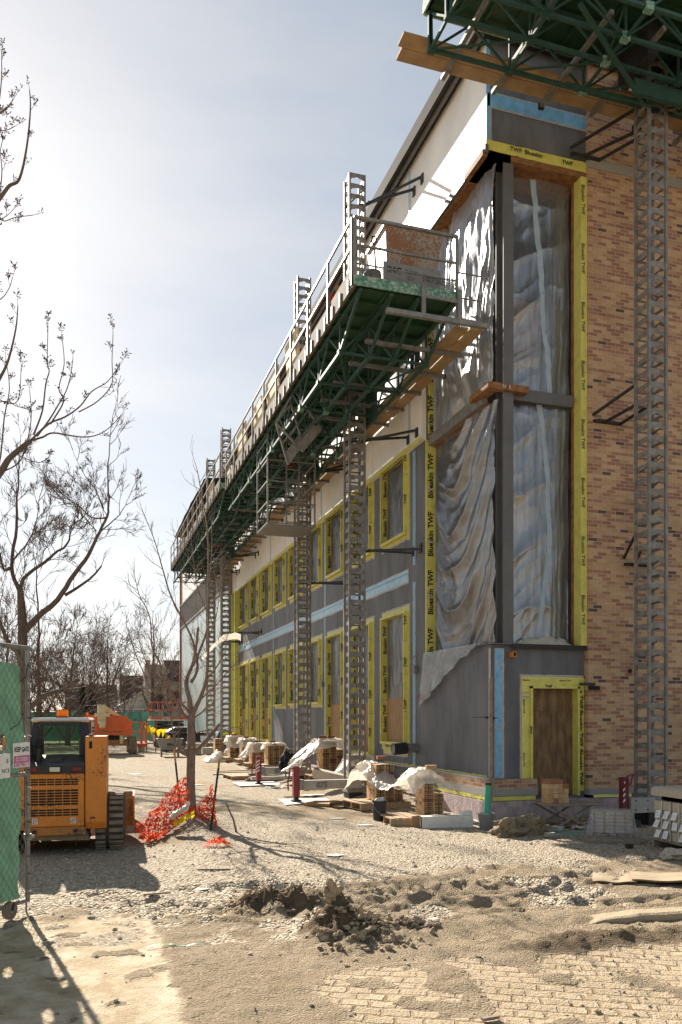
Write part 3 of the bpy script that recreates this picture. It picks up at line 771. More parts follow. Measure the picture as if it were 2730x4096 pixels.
# windows: projecting yellow bucks, plastic panes, plywood below
def window(i, y0, y1, z0, z1, low):
    m = MB(); p = .105; d = .10; t = .045; rr = random.Random(i * 7 + low)
    # jambs, head, sill as boards that stick out of the wall
    m.box(XW - p, y1, z0 - t, XW + d, y1 + t, z1 + t, 'yellow')
    m.box(XW - p, y0 - t, z0 - t, XW + d, y0, z1 + t, 'yellow')
    m.box(XW - p, y0, z1, XW + d, y1, z1 + t, 'yellow')
    m.box(XW - p - .02, y0 - t - .01, z0 - t - .02, XW + d, y1 + .0, z0, 'yellow')
    # tape lapped on the wall, with a ragged bead of sealant
    def lap(a, b, c, e, x, mm, am, sd):
        n = max(3, int(max(b - a, e - c) / .1))
        if b - a > e - c: m.grid(lambda u, v: (x, a + (b - a) * u, c + (e - c) * v + (am * fbm(u * n * .6, v * 5, sd) if v > .5 or c < z0 - .1 else 0)), n, 1, mm)
        else: m.grid(lambda u, v: (x, a + (b - a) * u + am * fbm(v * n * .6, u * 5, sd), c + (e - c) * v), 1, n, mm)
    for am, gr, x, mm in ((.03, .045, XW - .005, 'sealant'), (.01, 0, XW - .010, 'yellow')):
        lap(y0 - t - .11 - gr, y0 - t, z0 - .16 - gr, z1 + .17 + gr, x, mm, am, i)
        lap(y1 + t, y1 + t + .08 + gr, z0 - .16 - gr, z1 + .17 + gr, x, mm, am, i + 20)
        lap(y0 - t, y1 + t, z1 + t, z1 + .17 + gr, x, mm, am, i + 40)
        lap(y0 - t, y1 + t, z0 - (.30 if low and i == 0 else .13) - gr, z0 - t - .02, x, mm, am, i + 60)
    # grey repair patches across the tape
    for k in range(2 if low else 1):
        zz = rr.uniform(z0 + .4, z1 - .3)
        m.box(XW - p - .003, y0 - t - .003, zz, XW - p + .001, y0 + .002, zz + .03, 'sealant')
        m.box(XW - p, y1 - .003, zz + .3, XW + d, y1 + .001, zz + .33, 'sealant')
        m.box(XW - p, y0 - t - .004, zz, XW - .01, y0 - t - .001, zz + .03, 'sealant')
    # printed lettering on the inner face of the far jamb, running upwards
    zz = z0 - rr.uniform(0, 1.0)
    while zz < z1:
        m.text("Blueskin TWF", (XW + d * .55, y1 - .004, zz), (0, 0, 1), (-1, 0, 0), .085, clip=lambda q: z0 + .01 < q.z < z1 - .01, bold=.035)
        zz += .98
    zz = z0 - rr.uniform(0, .8)
    while zz < z1:
        m.text("TWF", (XW - .035, y0 - t - .004, zz), (0, 0, 1), (-1, 0, 0), .075, clip=lambda q: z0 < q.z < z1, bold=.035)
        zz += .98
    m.text("Blueskin", (XW - p - .003, y0 + .55, z1 + .012), (0, -1, 0), (0, 0, 1), .022)
    m.text("Blueskin TWF", (XW - .014, y1 - .1, z0 - .135), (0, -1, 0), (0, 0, 1), .06) if low and i == 0 else None
    f = m.build("window_opening", bld)
    zb = z0
    if low and i not in (3, 4, 5):
        zb = z0 + (1.05 if i == 0 else 1.3)
        q = MB(); q.box(XW + d - .028, y0 + .01, z0, XW + d - .008, y1 - .01, zb, 'ply'); q.build("plywood_board", f)
    q = MB()
    q.grid(lambda u, v: (XW + d - .02 - .03 * abs(fbm(u * 5 + i, v * 2.2, i * 3 + low)) - .012 * fbm(u * 13, v * 5, i), y0 + (y1 - y0) * u, zb + (z1 - zb) * v), 22, 30, 'film_dark')
    q.build("plastic_pane", f, smooth=True)
    q = MB(); q.box(XW + d - .012, y0, z0, XW + d, y0 + .03, z1, 'rust'); q.build("inner_stop", f); q = MB(); q.box(XW + d - .012, y1 - .03, z0, XW + d, y1, z1, 'rust')
    q.build("inner_stop", f)
for k in range(9):
    window(k, *WIN[2 * k], 1); window(k, *WIN[2 * k + 1], 0)

# far jamb of the tall corner bay
m = MB()
m.box(XW - .01, 16.45, 3.27, XW + .22, 16.50, 12.3, 'yellow')
zz = 2.9
while zz < 12:
    m.text("Blueskin TWF", (XW + .15, 16.446, zz), (0, 0, 1), (-1, 0, 0), .12, clip=lambda q: 3.3 < q.z < 12.2, bold=.035); zz += 1.28
for z in (4.55, 5.75, 6.9, 8.35): m.box(XW - .011, 16.443, z, XW + .2, 16.449, z + .04, 'sealant')
m.build("bay_jamb_flashing", bld)
m = MB()
m.box(9.065, 13.40, 3.27, 9.199, 13.70, 12.25, 'yellow')
m.box(9.04, 13.64, 3.27, 9.065, 13.70, 12.25, 'rust')
zz = 3.4
while zz < 12:
    m.text("Blueskin TWF", (9.075, 13.396, zz + .85), (0, 0, -1), (1, 0, 0), .07, clip=lambda q: 3.3 < q.z < 12.2, bold=.02); zz += 1.12
m.build("bay_jamb_flashing", bld)

# steel corner column, mid beams, sill angle and rusty splice plate
m = MB()
m.box(7.46, 13.50, 3.286, 7.67, 13.52, 12.25, 'steel_grey'); m.box(7.46, 13.78, 3.286, 7.67, 13.80, 12.25, 'steel_grey'); m.box(7.555, 13.52, 3.286, 7.575, 13.78, 12.25, 'steel_grey'); m.box(7.46, 13.52, 8.1, 7.555, 13.78, 8.12, 'steel_grey')
m.build("corner_column", bld)
m = MB()
m.box(7.10, 13.42, 7.98, 7.95, 13.555, 8.10, 'rust'); m.box(7.10, 13.555, 7.98, 7.33, 14.2, 8.10, 'rust')
m.text("N  E", (7.4, 13.415, 8.01), (1, 0, 0), (0, 0, 1), .07, 'white_soiled', bold=0)
m.build("splice_plate", bld)
m = MB()
m.box(7.67, 13.60, 7.90, 9.02, 13.68, 8.12, 'steel_grey'); m.box(7.24, 13.90, 7.88, 7.34, 16.44, 8.10, 'galv'); m.box(7.34, 13.9, 7.86, 7.52, 16.44, 7.90, 'rust')
m.build("bay_transom", bld)
m = MB()
m.box(7.16, 13.42, 3.265, 9.2, 13.60, 3.285, 'steel_grey'); m.box(7.14, 13.6, 3.265, 7.4, 16.44, 3.285, 'steel_grey'); m.box(7.6, 13.40, 3.20, 9.2, 13.42, 3.285, 'roof_dark')
m.build("bay_sill", bld)
m = MB(); m.box(7.58, 13.36, 3.03, 7.66, 13.50, 3.13, 'orange_worn'); m.box(7.595, 13.355, 3.045, 7.645, 13.362, 3.115, 'slot'); m.build("pipe_stub", bld)

# door opening boarded with plywood
m = MB()
m.box(8.0, 13.43, .42, 8.045, 13.70, 2.50, 'yellow'); m.box(9.02, 13.43, .42, 9.06, 13.70, 2.50, 'yellow'); m.box(8.0, 13.43, 2.46, 9.06, 13.70, 2.51, 'yellow')
def lapf(a, b, c, e, x, mm, am, sd):
    n = max(3, int(max(b - a, e - c) / .1))
    m.grid(lambda u, v: (a + (b - a) * u + am * fbm(v * 14, u * 3, sd), x, c + (e - c) * v + am * fbm(u * 14, v * 3, sd + 3)), max(1, int((b - a) / .1)), n, mm)
lapf(7.80, 8.02, .72, 2.72, YF - .004, 'sealant', .012, 3); lapf(7.80, 9.18, 2.52, 2.72, YF - .005, 'sealant', .012, 8)
lapf(7.835, 8.02, .70, 2.68, YF - .012, 'yellow', .005, 5); lapf(7.835, 9.18, 2.46, 2.68, YF - .014, 'yellow', .006, 6); lapf(9.04, 9.19, .50, 2.68, YF - .013, 'yellow', .004, 7)
for z in (2.28, 2.36): m.box(7.83, YF - .018, z, 8.0, YF - .0145, z + .03, 'sealant')
m.text("TWF", (8.30, 13.425, 2.475), (1, 0, 0), (0, 0, 1), .05, bold=.04)
m.text("Blueskin TWF", (8.65, YF - .018, 2.60), (1, 0, 0), (0, 0, 1), .03)
m.text("Blueskin", (7.86, YF - .018, 2.60), (1, 0, 0), (0, 0, 1), .03)
m.text("Blueskin TWF", (7.87, YF - .018, 2.25), (0, 0, -1), (1, 0, 0), .032); m.text("Blueskin TWF", (7.87, YF - .018, 1.25), (0, 0, -1), (1, 0, 0), .032)
m.text("TWF", (8.03, 13.425, 1.6), (0, 0, 1), (-1, 0, 0), .05, bold=.04); m.text("TWF", (8.03, 13.425, .62), (0, 0, 1), (-1, 0, 0), .05, bold=.04)
for z in (1.7, .95, 2.42): m.text("Blueskin TWF", (9.08, YF - .02, z + .35), (0, 0, -1), (1, 0, 0), .085, clip=lambda q: .55 < q.z < 2.45, bold=.03)
dr = m.build("doorway_frame", bld)
m = MB(); m.box(8.045, 13.62, .42, 9.02, 13.65, 2.46, 'ply_dark'); m.box(8.045, 13.60, 2.04, 9.02, 13.62, 2.07, 'ply_dark'); m.build("plywood_door_board", dr)

# brick facade
m = MB()
m.box(9.2, 13.36, .55, 20, 13.9, 12.42, 'brick')
m.box(9.2, 13.36, 12.61, 20, 13.9, 13.72, 'brick'); m.box(9.2, 13.36, 13.98, 20, 13.9, 14.42, 'brick')
m.build("brick_facade", bld)
m = MB()
m.box(9.2, 13.345, 12.42, 20, 13.9, 12.61, 'stone'); m.box(9.2, 13.34, 13.72, 20, 13.9, 13.98, 'stone')
m.build("stone_band", bld)
m = MB(); m.box(9.2, 13.33, .43, 20, 13.9, .55, 'stone'); m.build("stone_base", bld)
m = MB(); m.grid(lambda u, v: (9.26 + 5 * u, 13.30 - .03 * (1 - v), .385 + .05 * v + .01 * fbm(u * 12, v)), 20, 1, 'yellow'); m.build("base_flashing", bld)
m = MB(); m.box(10.1, 13.34, 2.78, 10.17, 13.37, 2.85, 'slot'); m.build("scaffold_tie_hole", bld)
m = MB(); m.box(9.2, 13.31, 2.44, 9.42, 13.37, 2.51, 'slot'); m.box(9.0, 13.31, 2.52, 9.32, 13.36, 2.57, 'dark_metal'); m.build("lintel_end", bld)
# low plinth of brick and stone with a flashing and the pinkish foundation
m = MB()
m.box(7.06, 13.36, .595, 8.09, 13.50, .765, 'brick'); m.box(7.06, 13.50, .595, 7.20, 16.9, .765, 'brick')
m.build("brick_plinth", bld)
m = MB()
m.box(7.05, 13.35, .46, 8.10, 13.50, .595, 'stone'); m.box(7.05, 13.50, .46, 7.2, 17.2, .595, 'stone'); m.box(7.04, 13.36, .765, 7.2, 13.5, .78, 'sealant'); m.box(7.06, 13.5, .77, 7.2, 40, .80, 'sealant')
m.build("stone_plinth", bld)
m = MB()
ragged(13.4, 19, .39, .46, 7.035, 'yellow', 60, .02, 9)
m.grid(lambda u, v: (7.04 + 1.0 * u, 13.335, .38 + .075 * v + .01 * fbm(u * 12, v)), 12, 1, 'yellow')
ragged(13.6, 19, .79, .83, 7.17, 'yellow', 60, .02, 12)
m.text("TWF", (7.03, 14.6, .405), (0, -1, 0), (0, 0, 1), .04)
m.build("plinth_flashing", bld)
m = MB(); m.box(7.02, 13.28, -.6, 12, 13.6, .37, 'foundation'); m.box(7.02, 13.6, -.6, 7.3, 40, .37, 'foundation'); m.build("foundation_wall", bld)
# interior seen through the plastic
m = MB()
m.box(9.9, 13.95, .3, 10.0, 40, 14.3, 'interior'); m.box(7.5, 13.95, 7.6, 10, 40, 7.8, 'interior'); m.box(7.5, 13.95, 3.0, 10, 40, 3.2, 'interior')
m.box(7.55, 16.6, .3, 9.9, 16.7, 12.4, 'interior'); m.box(7.5, 13.9, .3, 10, 40, .35, 'interior'); m.box(7.3, 13.9, 12.5, 10, 40, 12.6, 'interior')
m.build("interior_wall", bld)
m = MB(); m.box(10, 13.95, 8, 20, 62, 14.4, 'interior'); m.box(10, 40, 0, 20, 62, 8, 'interior'); m.build("rear_mass", bld)
m = MB()
m.box(8.35, 15.0, 3.2, 8.5, 15.15, 12.4, 'steel_grey'); m.box(7.75, 14.2, 5.6, 8.4, 14.25, 6.3, 'ply'); m.box(7.9, 14.5, 9.0, 8.8, 14.55, 10.3, 'ply'); m.box(8.1, 14.3, 3.3, 8.2, 14.4, 7.8, 'steel_grey')
m.build("interior_stud", bld)

# glazed wing beyond: red steel, pale sheet glazing, studs
m = MB()
for k in range(22):
    y = 40.3 + k * 1.0
    m.box(7.05, y, .4, 7.2, y + .97, 8.4, 'curtain_glass')
m.build("sheet_glazing", bld)
for y in (40.15, 62.0):
    m = MB(); m.box(6.95, y, 0, 7.10, y + .18, 9.3 if y < 60 else 14.3, 'red_steel'); m.build("steel_column", bld)
m = MB()
for k in range(60): m.box(7.0, 40.3 + k * .365, 8.6, 7.05, 40.34 + k * .365, 10.2, 'galv')
m.box(6.98, 40.2, 8.5, 7.08, 62, 8.62, 'galv'); m.box(6.98, 40.2, 10.2, 7.08, 62, 10.3, 'galv')
m.build("stud_wall", bld)
m = MB(); m.box(7.02, 40.0, .4, 7.18, 40.14, 8.0, 'insul_green'); m.box(6.98, 39.0, .8, 7.19, 39.1, 8.0, 'yellow'); m.build("corner_post", bld)

# little fixtures on the wall, parts of the building
m = MB(); m.tube([(7.2, 17.0, 1.22), (6.92, 17.0, 1.22)], .105, 'galv', 14); m.tube([(6.93, 17.0, 1.22), (6.62, 16.98, 1.20)], .135, 'black_plastic', 16); m.tube([(6.625, 16.98, 1.20), (6.615, 16.98, 1.20)], .115, 'slot', 16); m.build("drain_pipe_stub", bld)
def jbox(y, z, mt='galv', whip=True):
    m = MB(); m.box(XW - .09, y - .07, z, XW - .01, y + .07, z + .16, mt)
    if whip: m.tube([(XW - .03, y + .06, z + .16), (XW - .10, y + .1, z + .28), (XW - .03, y + .08, z + .40), (XW, y, z + .42)], .012, 'galv', 6)
    m.build("junction_box", bld)
jbox(17.0, 2.90); jbox(24.45, 2.86); jbox(31.4, 2.84)
m = MB(); m.box(XW - .12, 16.55, 2.28, XW - .03, 16.66, 2.42, 'red_paint'); m.bar((XW - .06, 16.6, 2.38), (XW, 16.35, 2.44), .03, .03, 'red_paint'); m.build("red_alarm_box", bld)

# ------------------------------------------------------------------ plastic sheets hung over the bay
def sheet(name, fn, nu, nv, mt, label, group="plastic sheets over the corner bay"):
    m = MB(); m.grid(fn, nu, nv, mt); o = m.build(name, smooth=True); tag(o, label, "plastic sheet", group); return o
def ridge(x): return 1 - abs(2 * (x - math.floor(x)) - 1)
def rfold(x): return 1 - abs(x)
def left_upper(u, v):      # u from corner to far jamb, v upwards
    y = 13.56 + 2.88 * u; z = 8.08 + 4.2 * v
    w = fbm(u * 1.5, v * .8, 3)
    d = .15 * rfold(fbm(u * 2.6 + w, v * .5, 1) * 2.0) + .06 * rfold(fbm(u * 6 + w * 2, v * 1.1, 2) * 1.8) + .016 * rfold(fbm(u * 12 + w, v * 4, 4) * 1.6) + .06 * math.sin(v * math.pi) * math.sin(u * math.pi)
    return (7.42 - d * (.2 + .8 * sstep(1, .9, u)), y, z)
def left_lower(u, v):
    y = 13.56 + 2.88 * u; z = 3.1 + 4.75 * v
    sag = 4 * u * (1 - u) * .75 - .35 * (1 - u)              # swags pulled up towards the column
    w = fbm(u * 1.2, v * 1.6, 7)
    s = v * 5.5 + sag * 2.6 + .5 * w; s2 = v * 11 + sag * 4.5 + 1.2 * w
    e = sstep(1, .88, u)
    d = .12 * ridge(s) ** 2.2 * (.4 + 2 * u * (1 - u)) + .035 * ridge(s2) ** 2 * (.5 + u * (1 - u)) + .07 * rfold(fbm(u * 1.4, v * 3 + sag, 8) * 2.0) + .06 * math.sin(v * 3.1)
    return (7.42 - d * (.15 + .85 * e), y, z)
sheet("plastic_sheet", left_upper, 110, 160, 'film', "crumpled clear plastic over the upper left side of the corner bay, beside the mast platform")
sheet("plastic_sheet", left_lower, 110, 190, 'film_swag', "clear plastic with hanging swags over the lower left side of the corner bay")
def right_fn(z0, z1, sd):
    def f(u, v):
        x = 7.68 + 1.36 * u; z = z0 + (z1 - z0) * v
        a = fbm(u * .8, v * 1.6, sd)                                   # long folds fanning out from the column edge
        s = v * 4.2 - u * (.5 + 1.2 * a) + .35 * a
        d = .075 * ridge(s) ** 3 * (1 - u * .75) + .02 * ridge(v * 9 + 1.4 * a - u * 2.5) ** 3 * (1 - u) + .05 * rfold(fbm(u * 1.3, v * 1.5 - u * .8, sd + 1) * 1.8) + .014 * rfold(fbm(u * 1.8, v * 7 - u * 3, sd + 2) * 2.0) * (1 - .6 * u) + .03 * rfold(fbm(u * 6, v * .8, sd + 6) * 2) * u + .06 * math.sin(u * 3.1)
        return (x, 13.80 - d * .8 + .02, z)
    return f
ru, rl = right_fn(8.14, 12.26, 20), right_fn(3.30, 7.92, 40)
FM = 'film_smooth'
for f, lab, sd in ((ru, "smooth clear plastic with pale blue seam, upper right side of the corner bay", 1), (rl, "clear plastic with pale blue seam above the doorway, lower right side of the corner bay", 2)):
    o = sheet("plastic_sheet", f, 60, 200, FM, lab)
    q = MB()
    def strip(u, v):
        c = .40 + .26 * (1 - v) * (1 if sd == 1 else 0) + (.19 * math.sin(v * 3.0) * 1.0 if sd == 2 else 0) + (.06 if sd == 2 else 0) + .03 * fbm(v * 4, sd)
        p = f(c + (u - .5) * .075, v); return (p[0], p[1] - .004, p[2])
    q.grid(strip, 2, 200, 'seam'); q.build("seam_tape", o, smooth=True)
# loose tail of plastic hanging over the sill, and a bunched strip on the sill
def tail(u, v):
    top = Vector((7.16, 13.95 + 2.52 * u, 3.32)); L = .12 + 1.12 * u ** 1.3
    s = 4.2 * u + .5 * v
    return (7.13 - .05 * v * ridge(s) - .03 * abs(fbm(u * 9, v * 4, 3)) - .03 * v, top.y + .06 * v * fbm(u * 3, v, 2) + .10 * v * u, top.z - L * v + .07 * v * fbm(u * 6, 1, 5))
sheet("plastic_sheet", tail, 60, 40, 'film_tail', "torn tail of plastic sheet hanging loose over the bay sill on the grey wall")
sheet("plastic_sheet", lambda u, v: (7.72 + 1.2 * u, 13.46 + .16 * v, 3.29 + (.16 * math.sin(3.14 * v) * (math.sin(3.14 * u) ** .6) * (.7 + .9 * abs(fbm(u * 7, v * 3, 4))))), 40, 14, 'film_white', "bunched white plastic lying on the sill above the doorway")
# ------------------------------------------------------------------ mast climbing scaffold
def rung_plate(m, p, ax, nrm, w, h, mt, notch=True):
    """plate between two mast legs with a notched lower edge; p = lower left corner"""
    p = Vector(p); a = Vector(ax); n = Vector(nrm) * .012; z = Vector((0, 0, 1))
    if notch:
        c = w / 2
        prof = [(0, 0), (.05, 0), (.07, .03), (c - .06, .03), (c - .035, .055), (c + .035, .055), (c + .06, .03), (w - .07, .03), (w - .05, 0), (w, 0), (w, h), (0, h)]
    else:
        prof = [(0, .02), (w, .02), (w, h - .01), (0, h - .01)]
    m.prism([p + a * x + z * y for x, y in prof], n, mt)

def mast(cx, cy, zb, zt, ties, label, jack=None, wall_dir='X', wx=XW, low_solid=True):
    w = .36; h = w / 2
    t = thing("scaffold_mast", (cx, cy, zb), label, "scaffold mast", "lattice masts of the climbing scaffold")
    m = MB()
    for sx in (-1, 1):
        for sy in (-1, 1):
            m.bar((cx + sx * h, cy + sy * h, zb + .1), (cx + sx * h, cy + sy * h, zt), .05, .05, 'mast_steel')
    z = zb + .22; k = 0
    while z < zt - .1:
        rung_plate(m, (cx - h, cy - h, z), (1, 0, 0), (0, 1, 0), w, .14, 'mast_steel')
        rung_plate(m, (cx - h, cy + h - .012, z + .03), (1, 0, 0), (0, 1, 0), w, .06, 'mast_steel', False)
        rung_plate(m, (cx - h, cy - h, z + .02), (0, 1, 0), (1, 0, 0), w, .118, 'mast_steel', False)
        rung_plate(m, (cx + h - .012, cy - h, z + .02), (0, 1, 0), (1, 0, 0), w, .085, 'mast_steel', k % 2 == 1)
        if k % 8 == 0: m.bar((cx - h, cy + h, z), (cx + h, cy - h, z + .3), .03, .02, 'mast_steel')
        z += .238; k += 1
    m.build("tower_frame", t)
    m = MB(); m.box(cx - .24, cy - .22, zb, cx + .24, cy + .22, zb + .16, 'galv'); m.box(cx - .2, cy - .2, min(gh(cx, cy), zb) - .05, cx + .2, cy + .2, zb, 'dark_metal'); m.build("base_plate", t)
    for (z, y0, y1) in ties:
        m = MB()
        if wall_dir == 'X':
            a = Vector((cx + h + .12, cy - h, z)); xw = XU if z > 8.1 else wx
            m.bar((cx + h, cy, z - .02), a, .05, .05, 'dark_metal')
            for yy in (y0, y1):
                m.bar(a, (xw, yy, z - .08 if z < 8 else z), .035, .05, 'dark_metal')
                m.box(xw - .03, yy - .06, z - .16, xw, yy + .06, z + .04, 'dark_metal')
            m.bar(a, (cx - h, cy + h, z), .03, .03, 'dark_metal'); m.blob(a, .05, 'dark_metal', 1)
        else:
            a = Vector((cx - h, cy + h, z))
            for q in ((y0, z), (y0 + .25, z - .12)):
                m.bar(a + Vector((0, 0, .25)) if q[1] == z else a + Vector((.2, .1, 0)), (q[0], wx, q[1]), .035, .05, 'dark_metal')
            m.bar((cx + h, cy + h, z - .05), (y0 + .6, wx, z - .12), .035, .05, 'dark_metal')
            m.bar((y0, wx - .03, z - .12), (y0 + .6, wx - .03, z - .12), .06, .05, 'dark_metal')
        m.build("wall_tie", t)
    if jack:
        jx, jy, stripes = jack
        zj = gh(jx, jy)
        m = MB(); m.bar((jx + .12, jy, zj + .40), (cx + .1, jy, zj + .40), .16, .20, 'concrete_grey')
        m.box(jx + .06, jy - .10, zj + .29, jx + .16, jy + .10, zj + .52, 'galv')
        m.text("075", (jx + .45, jy - .083, zj + .34), (1, 0, 0), (0, 0, 1), .12, 'stencil', bold=.05)
        m.build("outrigger_beam", t)
        m = MB(); m.box(jx - .07, jy - .07, zj + .14, jx + .07, jy + .07, zj + .82, 'red_worn')
        m.box(jx - .05, jy - .05, zj + .05, jx + .05, jy + .05, zj + .14, 'dark_metal')
        if stripes:
            for i in range(4): m.prism([(jx - .072, jy - .072, zj + .36 + i * .09), (jx + .02, jy - .072, zj + .42 + i * .09), (jx + .02, jy - .072, zj + .46 + i * .09), (jx - .072, jy - .072, zj + .40 + i * .09)], (0, -.003, 0), 'white_paint')
        j = m.build("levelling_jack", t)
        q = MB(); q.tube([(jx - .07, jy, zj + .76), (jx - .15, jy - .03, zj + .78), (jx - .17, jy - .04, zj + .60), (jx - .20, jy - .05, zj + .5), (jx - .19, jy - .05, zj + .28)], .018, 'red_paint', 6); q.build("crank_handle", j)
        q = MB(); q.prism([(jx - .18, jy - .18, zj), (jx + .18, jy - .18, zj), (jx + .18, jy + .18, zj), (jx - .18, jy + .18, zj)], (0, 0, .03), 'galv'); q.prism([(jx - .1, jy - .1, zj + .03), (jx + .1, jy - .1, zj + .03), (jx + .1, jy + .1, zj + .03), (jx - .1, jy + .1, zj + .03)], (0, 0, .04), 'dark_metal'); q.build("foot_plate", j)
    return t
mast(5.98, 17.8, .20, 14.35, [(13.75, 16.4, 16.85), (8.3, 16.7, 17.2), (5.75, 16.75, 17.2), (11.2, 16.6, 17.1)], "nearest lattice mast on the left facade, rising past the platform's near end", (4.54, 17.62, False))
mast(6.0, 22.55, .25, 14.45, [(8.9, 21.2, 21.7), (5.75, 21.3, 21.8), (11.5, 21.2, 21.7)], "second lattice mast from the corner on the left facade, with black bag at its foot", (4.71, 22.5, True))
mast(5.95, 35.4, .28, 14.5, [(8.9, 33.8, 34.4), (5.6, 33.8, 34.4), (12, 33.8, 34.4)], "far lattice mast seen just right of the young tree")
mast(5.95, 39.8, .28, 14.5, [(8.9, 38.2, 38.8), (5.6, 38.2, 38.8)], "farthest lattice mast seen behind the young tree's branches")
tC = mast(9.74, 12.25, .38, 16.5, [(7.7, 9.3, 0), (5.0, 10.0, 0), (12.7, 8.8, 0), (2.6, 10.2, 0)][:3], "lattice mast standing before the tan brick wall at right", None, 'Y', 13.36)
# its jack and short outrigger at the left foot
m = MB(); m.box(8.98, 12.02, .12, 9.10, 12.14, .86, 'red_shaded')
for i in range(4): m.prism([(8.978, 12.015, .42 + i * .1), (9.02, 12.015, .46 + i * .1), (9.02, 12.015, .50 + i * .1), (8.978, 12.015, .46 + i * .1)], (0, -.003, 0), 'white_paint')
m.prism([(8.85, 11.9, .0), (9.25, 11.9, .0), (9.25, 12.3, .0), (8.85, 12.3, .0)], (0, 0, .12), 'dark_metal')
j = m.build("levelling_jack", tC)
q = MB(); q.tube([(9.04, 12.0, .88), (9.16, 11.98, .93), (9.10, 11.97, .76), (9.02, 11.97, .70), (8.90, 11.97, .80)], .02, 'red_paint', 6); q.build("crank_handle", j)
m = MB(); m.box(9.12, 11.98, .24, 9.62, 12.20, .50, 'concrete_grey')
for a in (.28, .44):
    for b in (9.2, 9.45): m.box(b, 11.974, a, b + .025, 11.979, a + .025, 'slot')
m.build("outrigger_beam", tC)

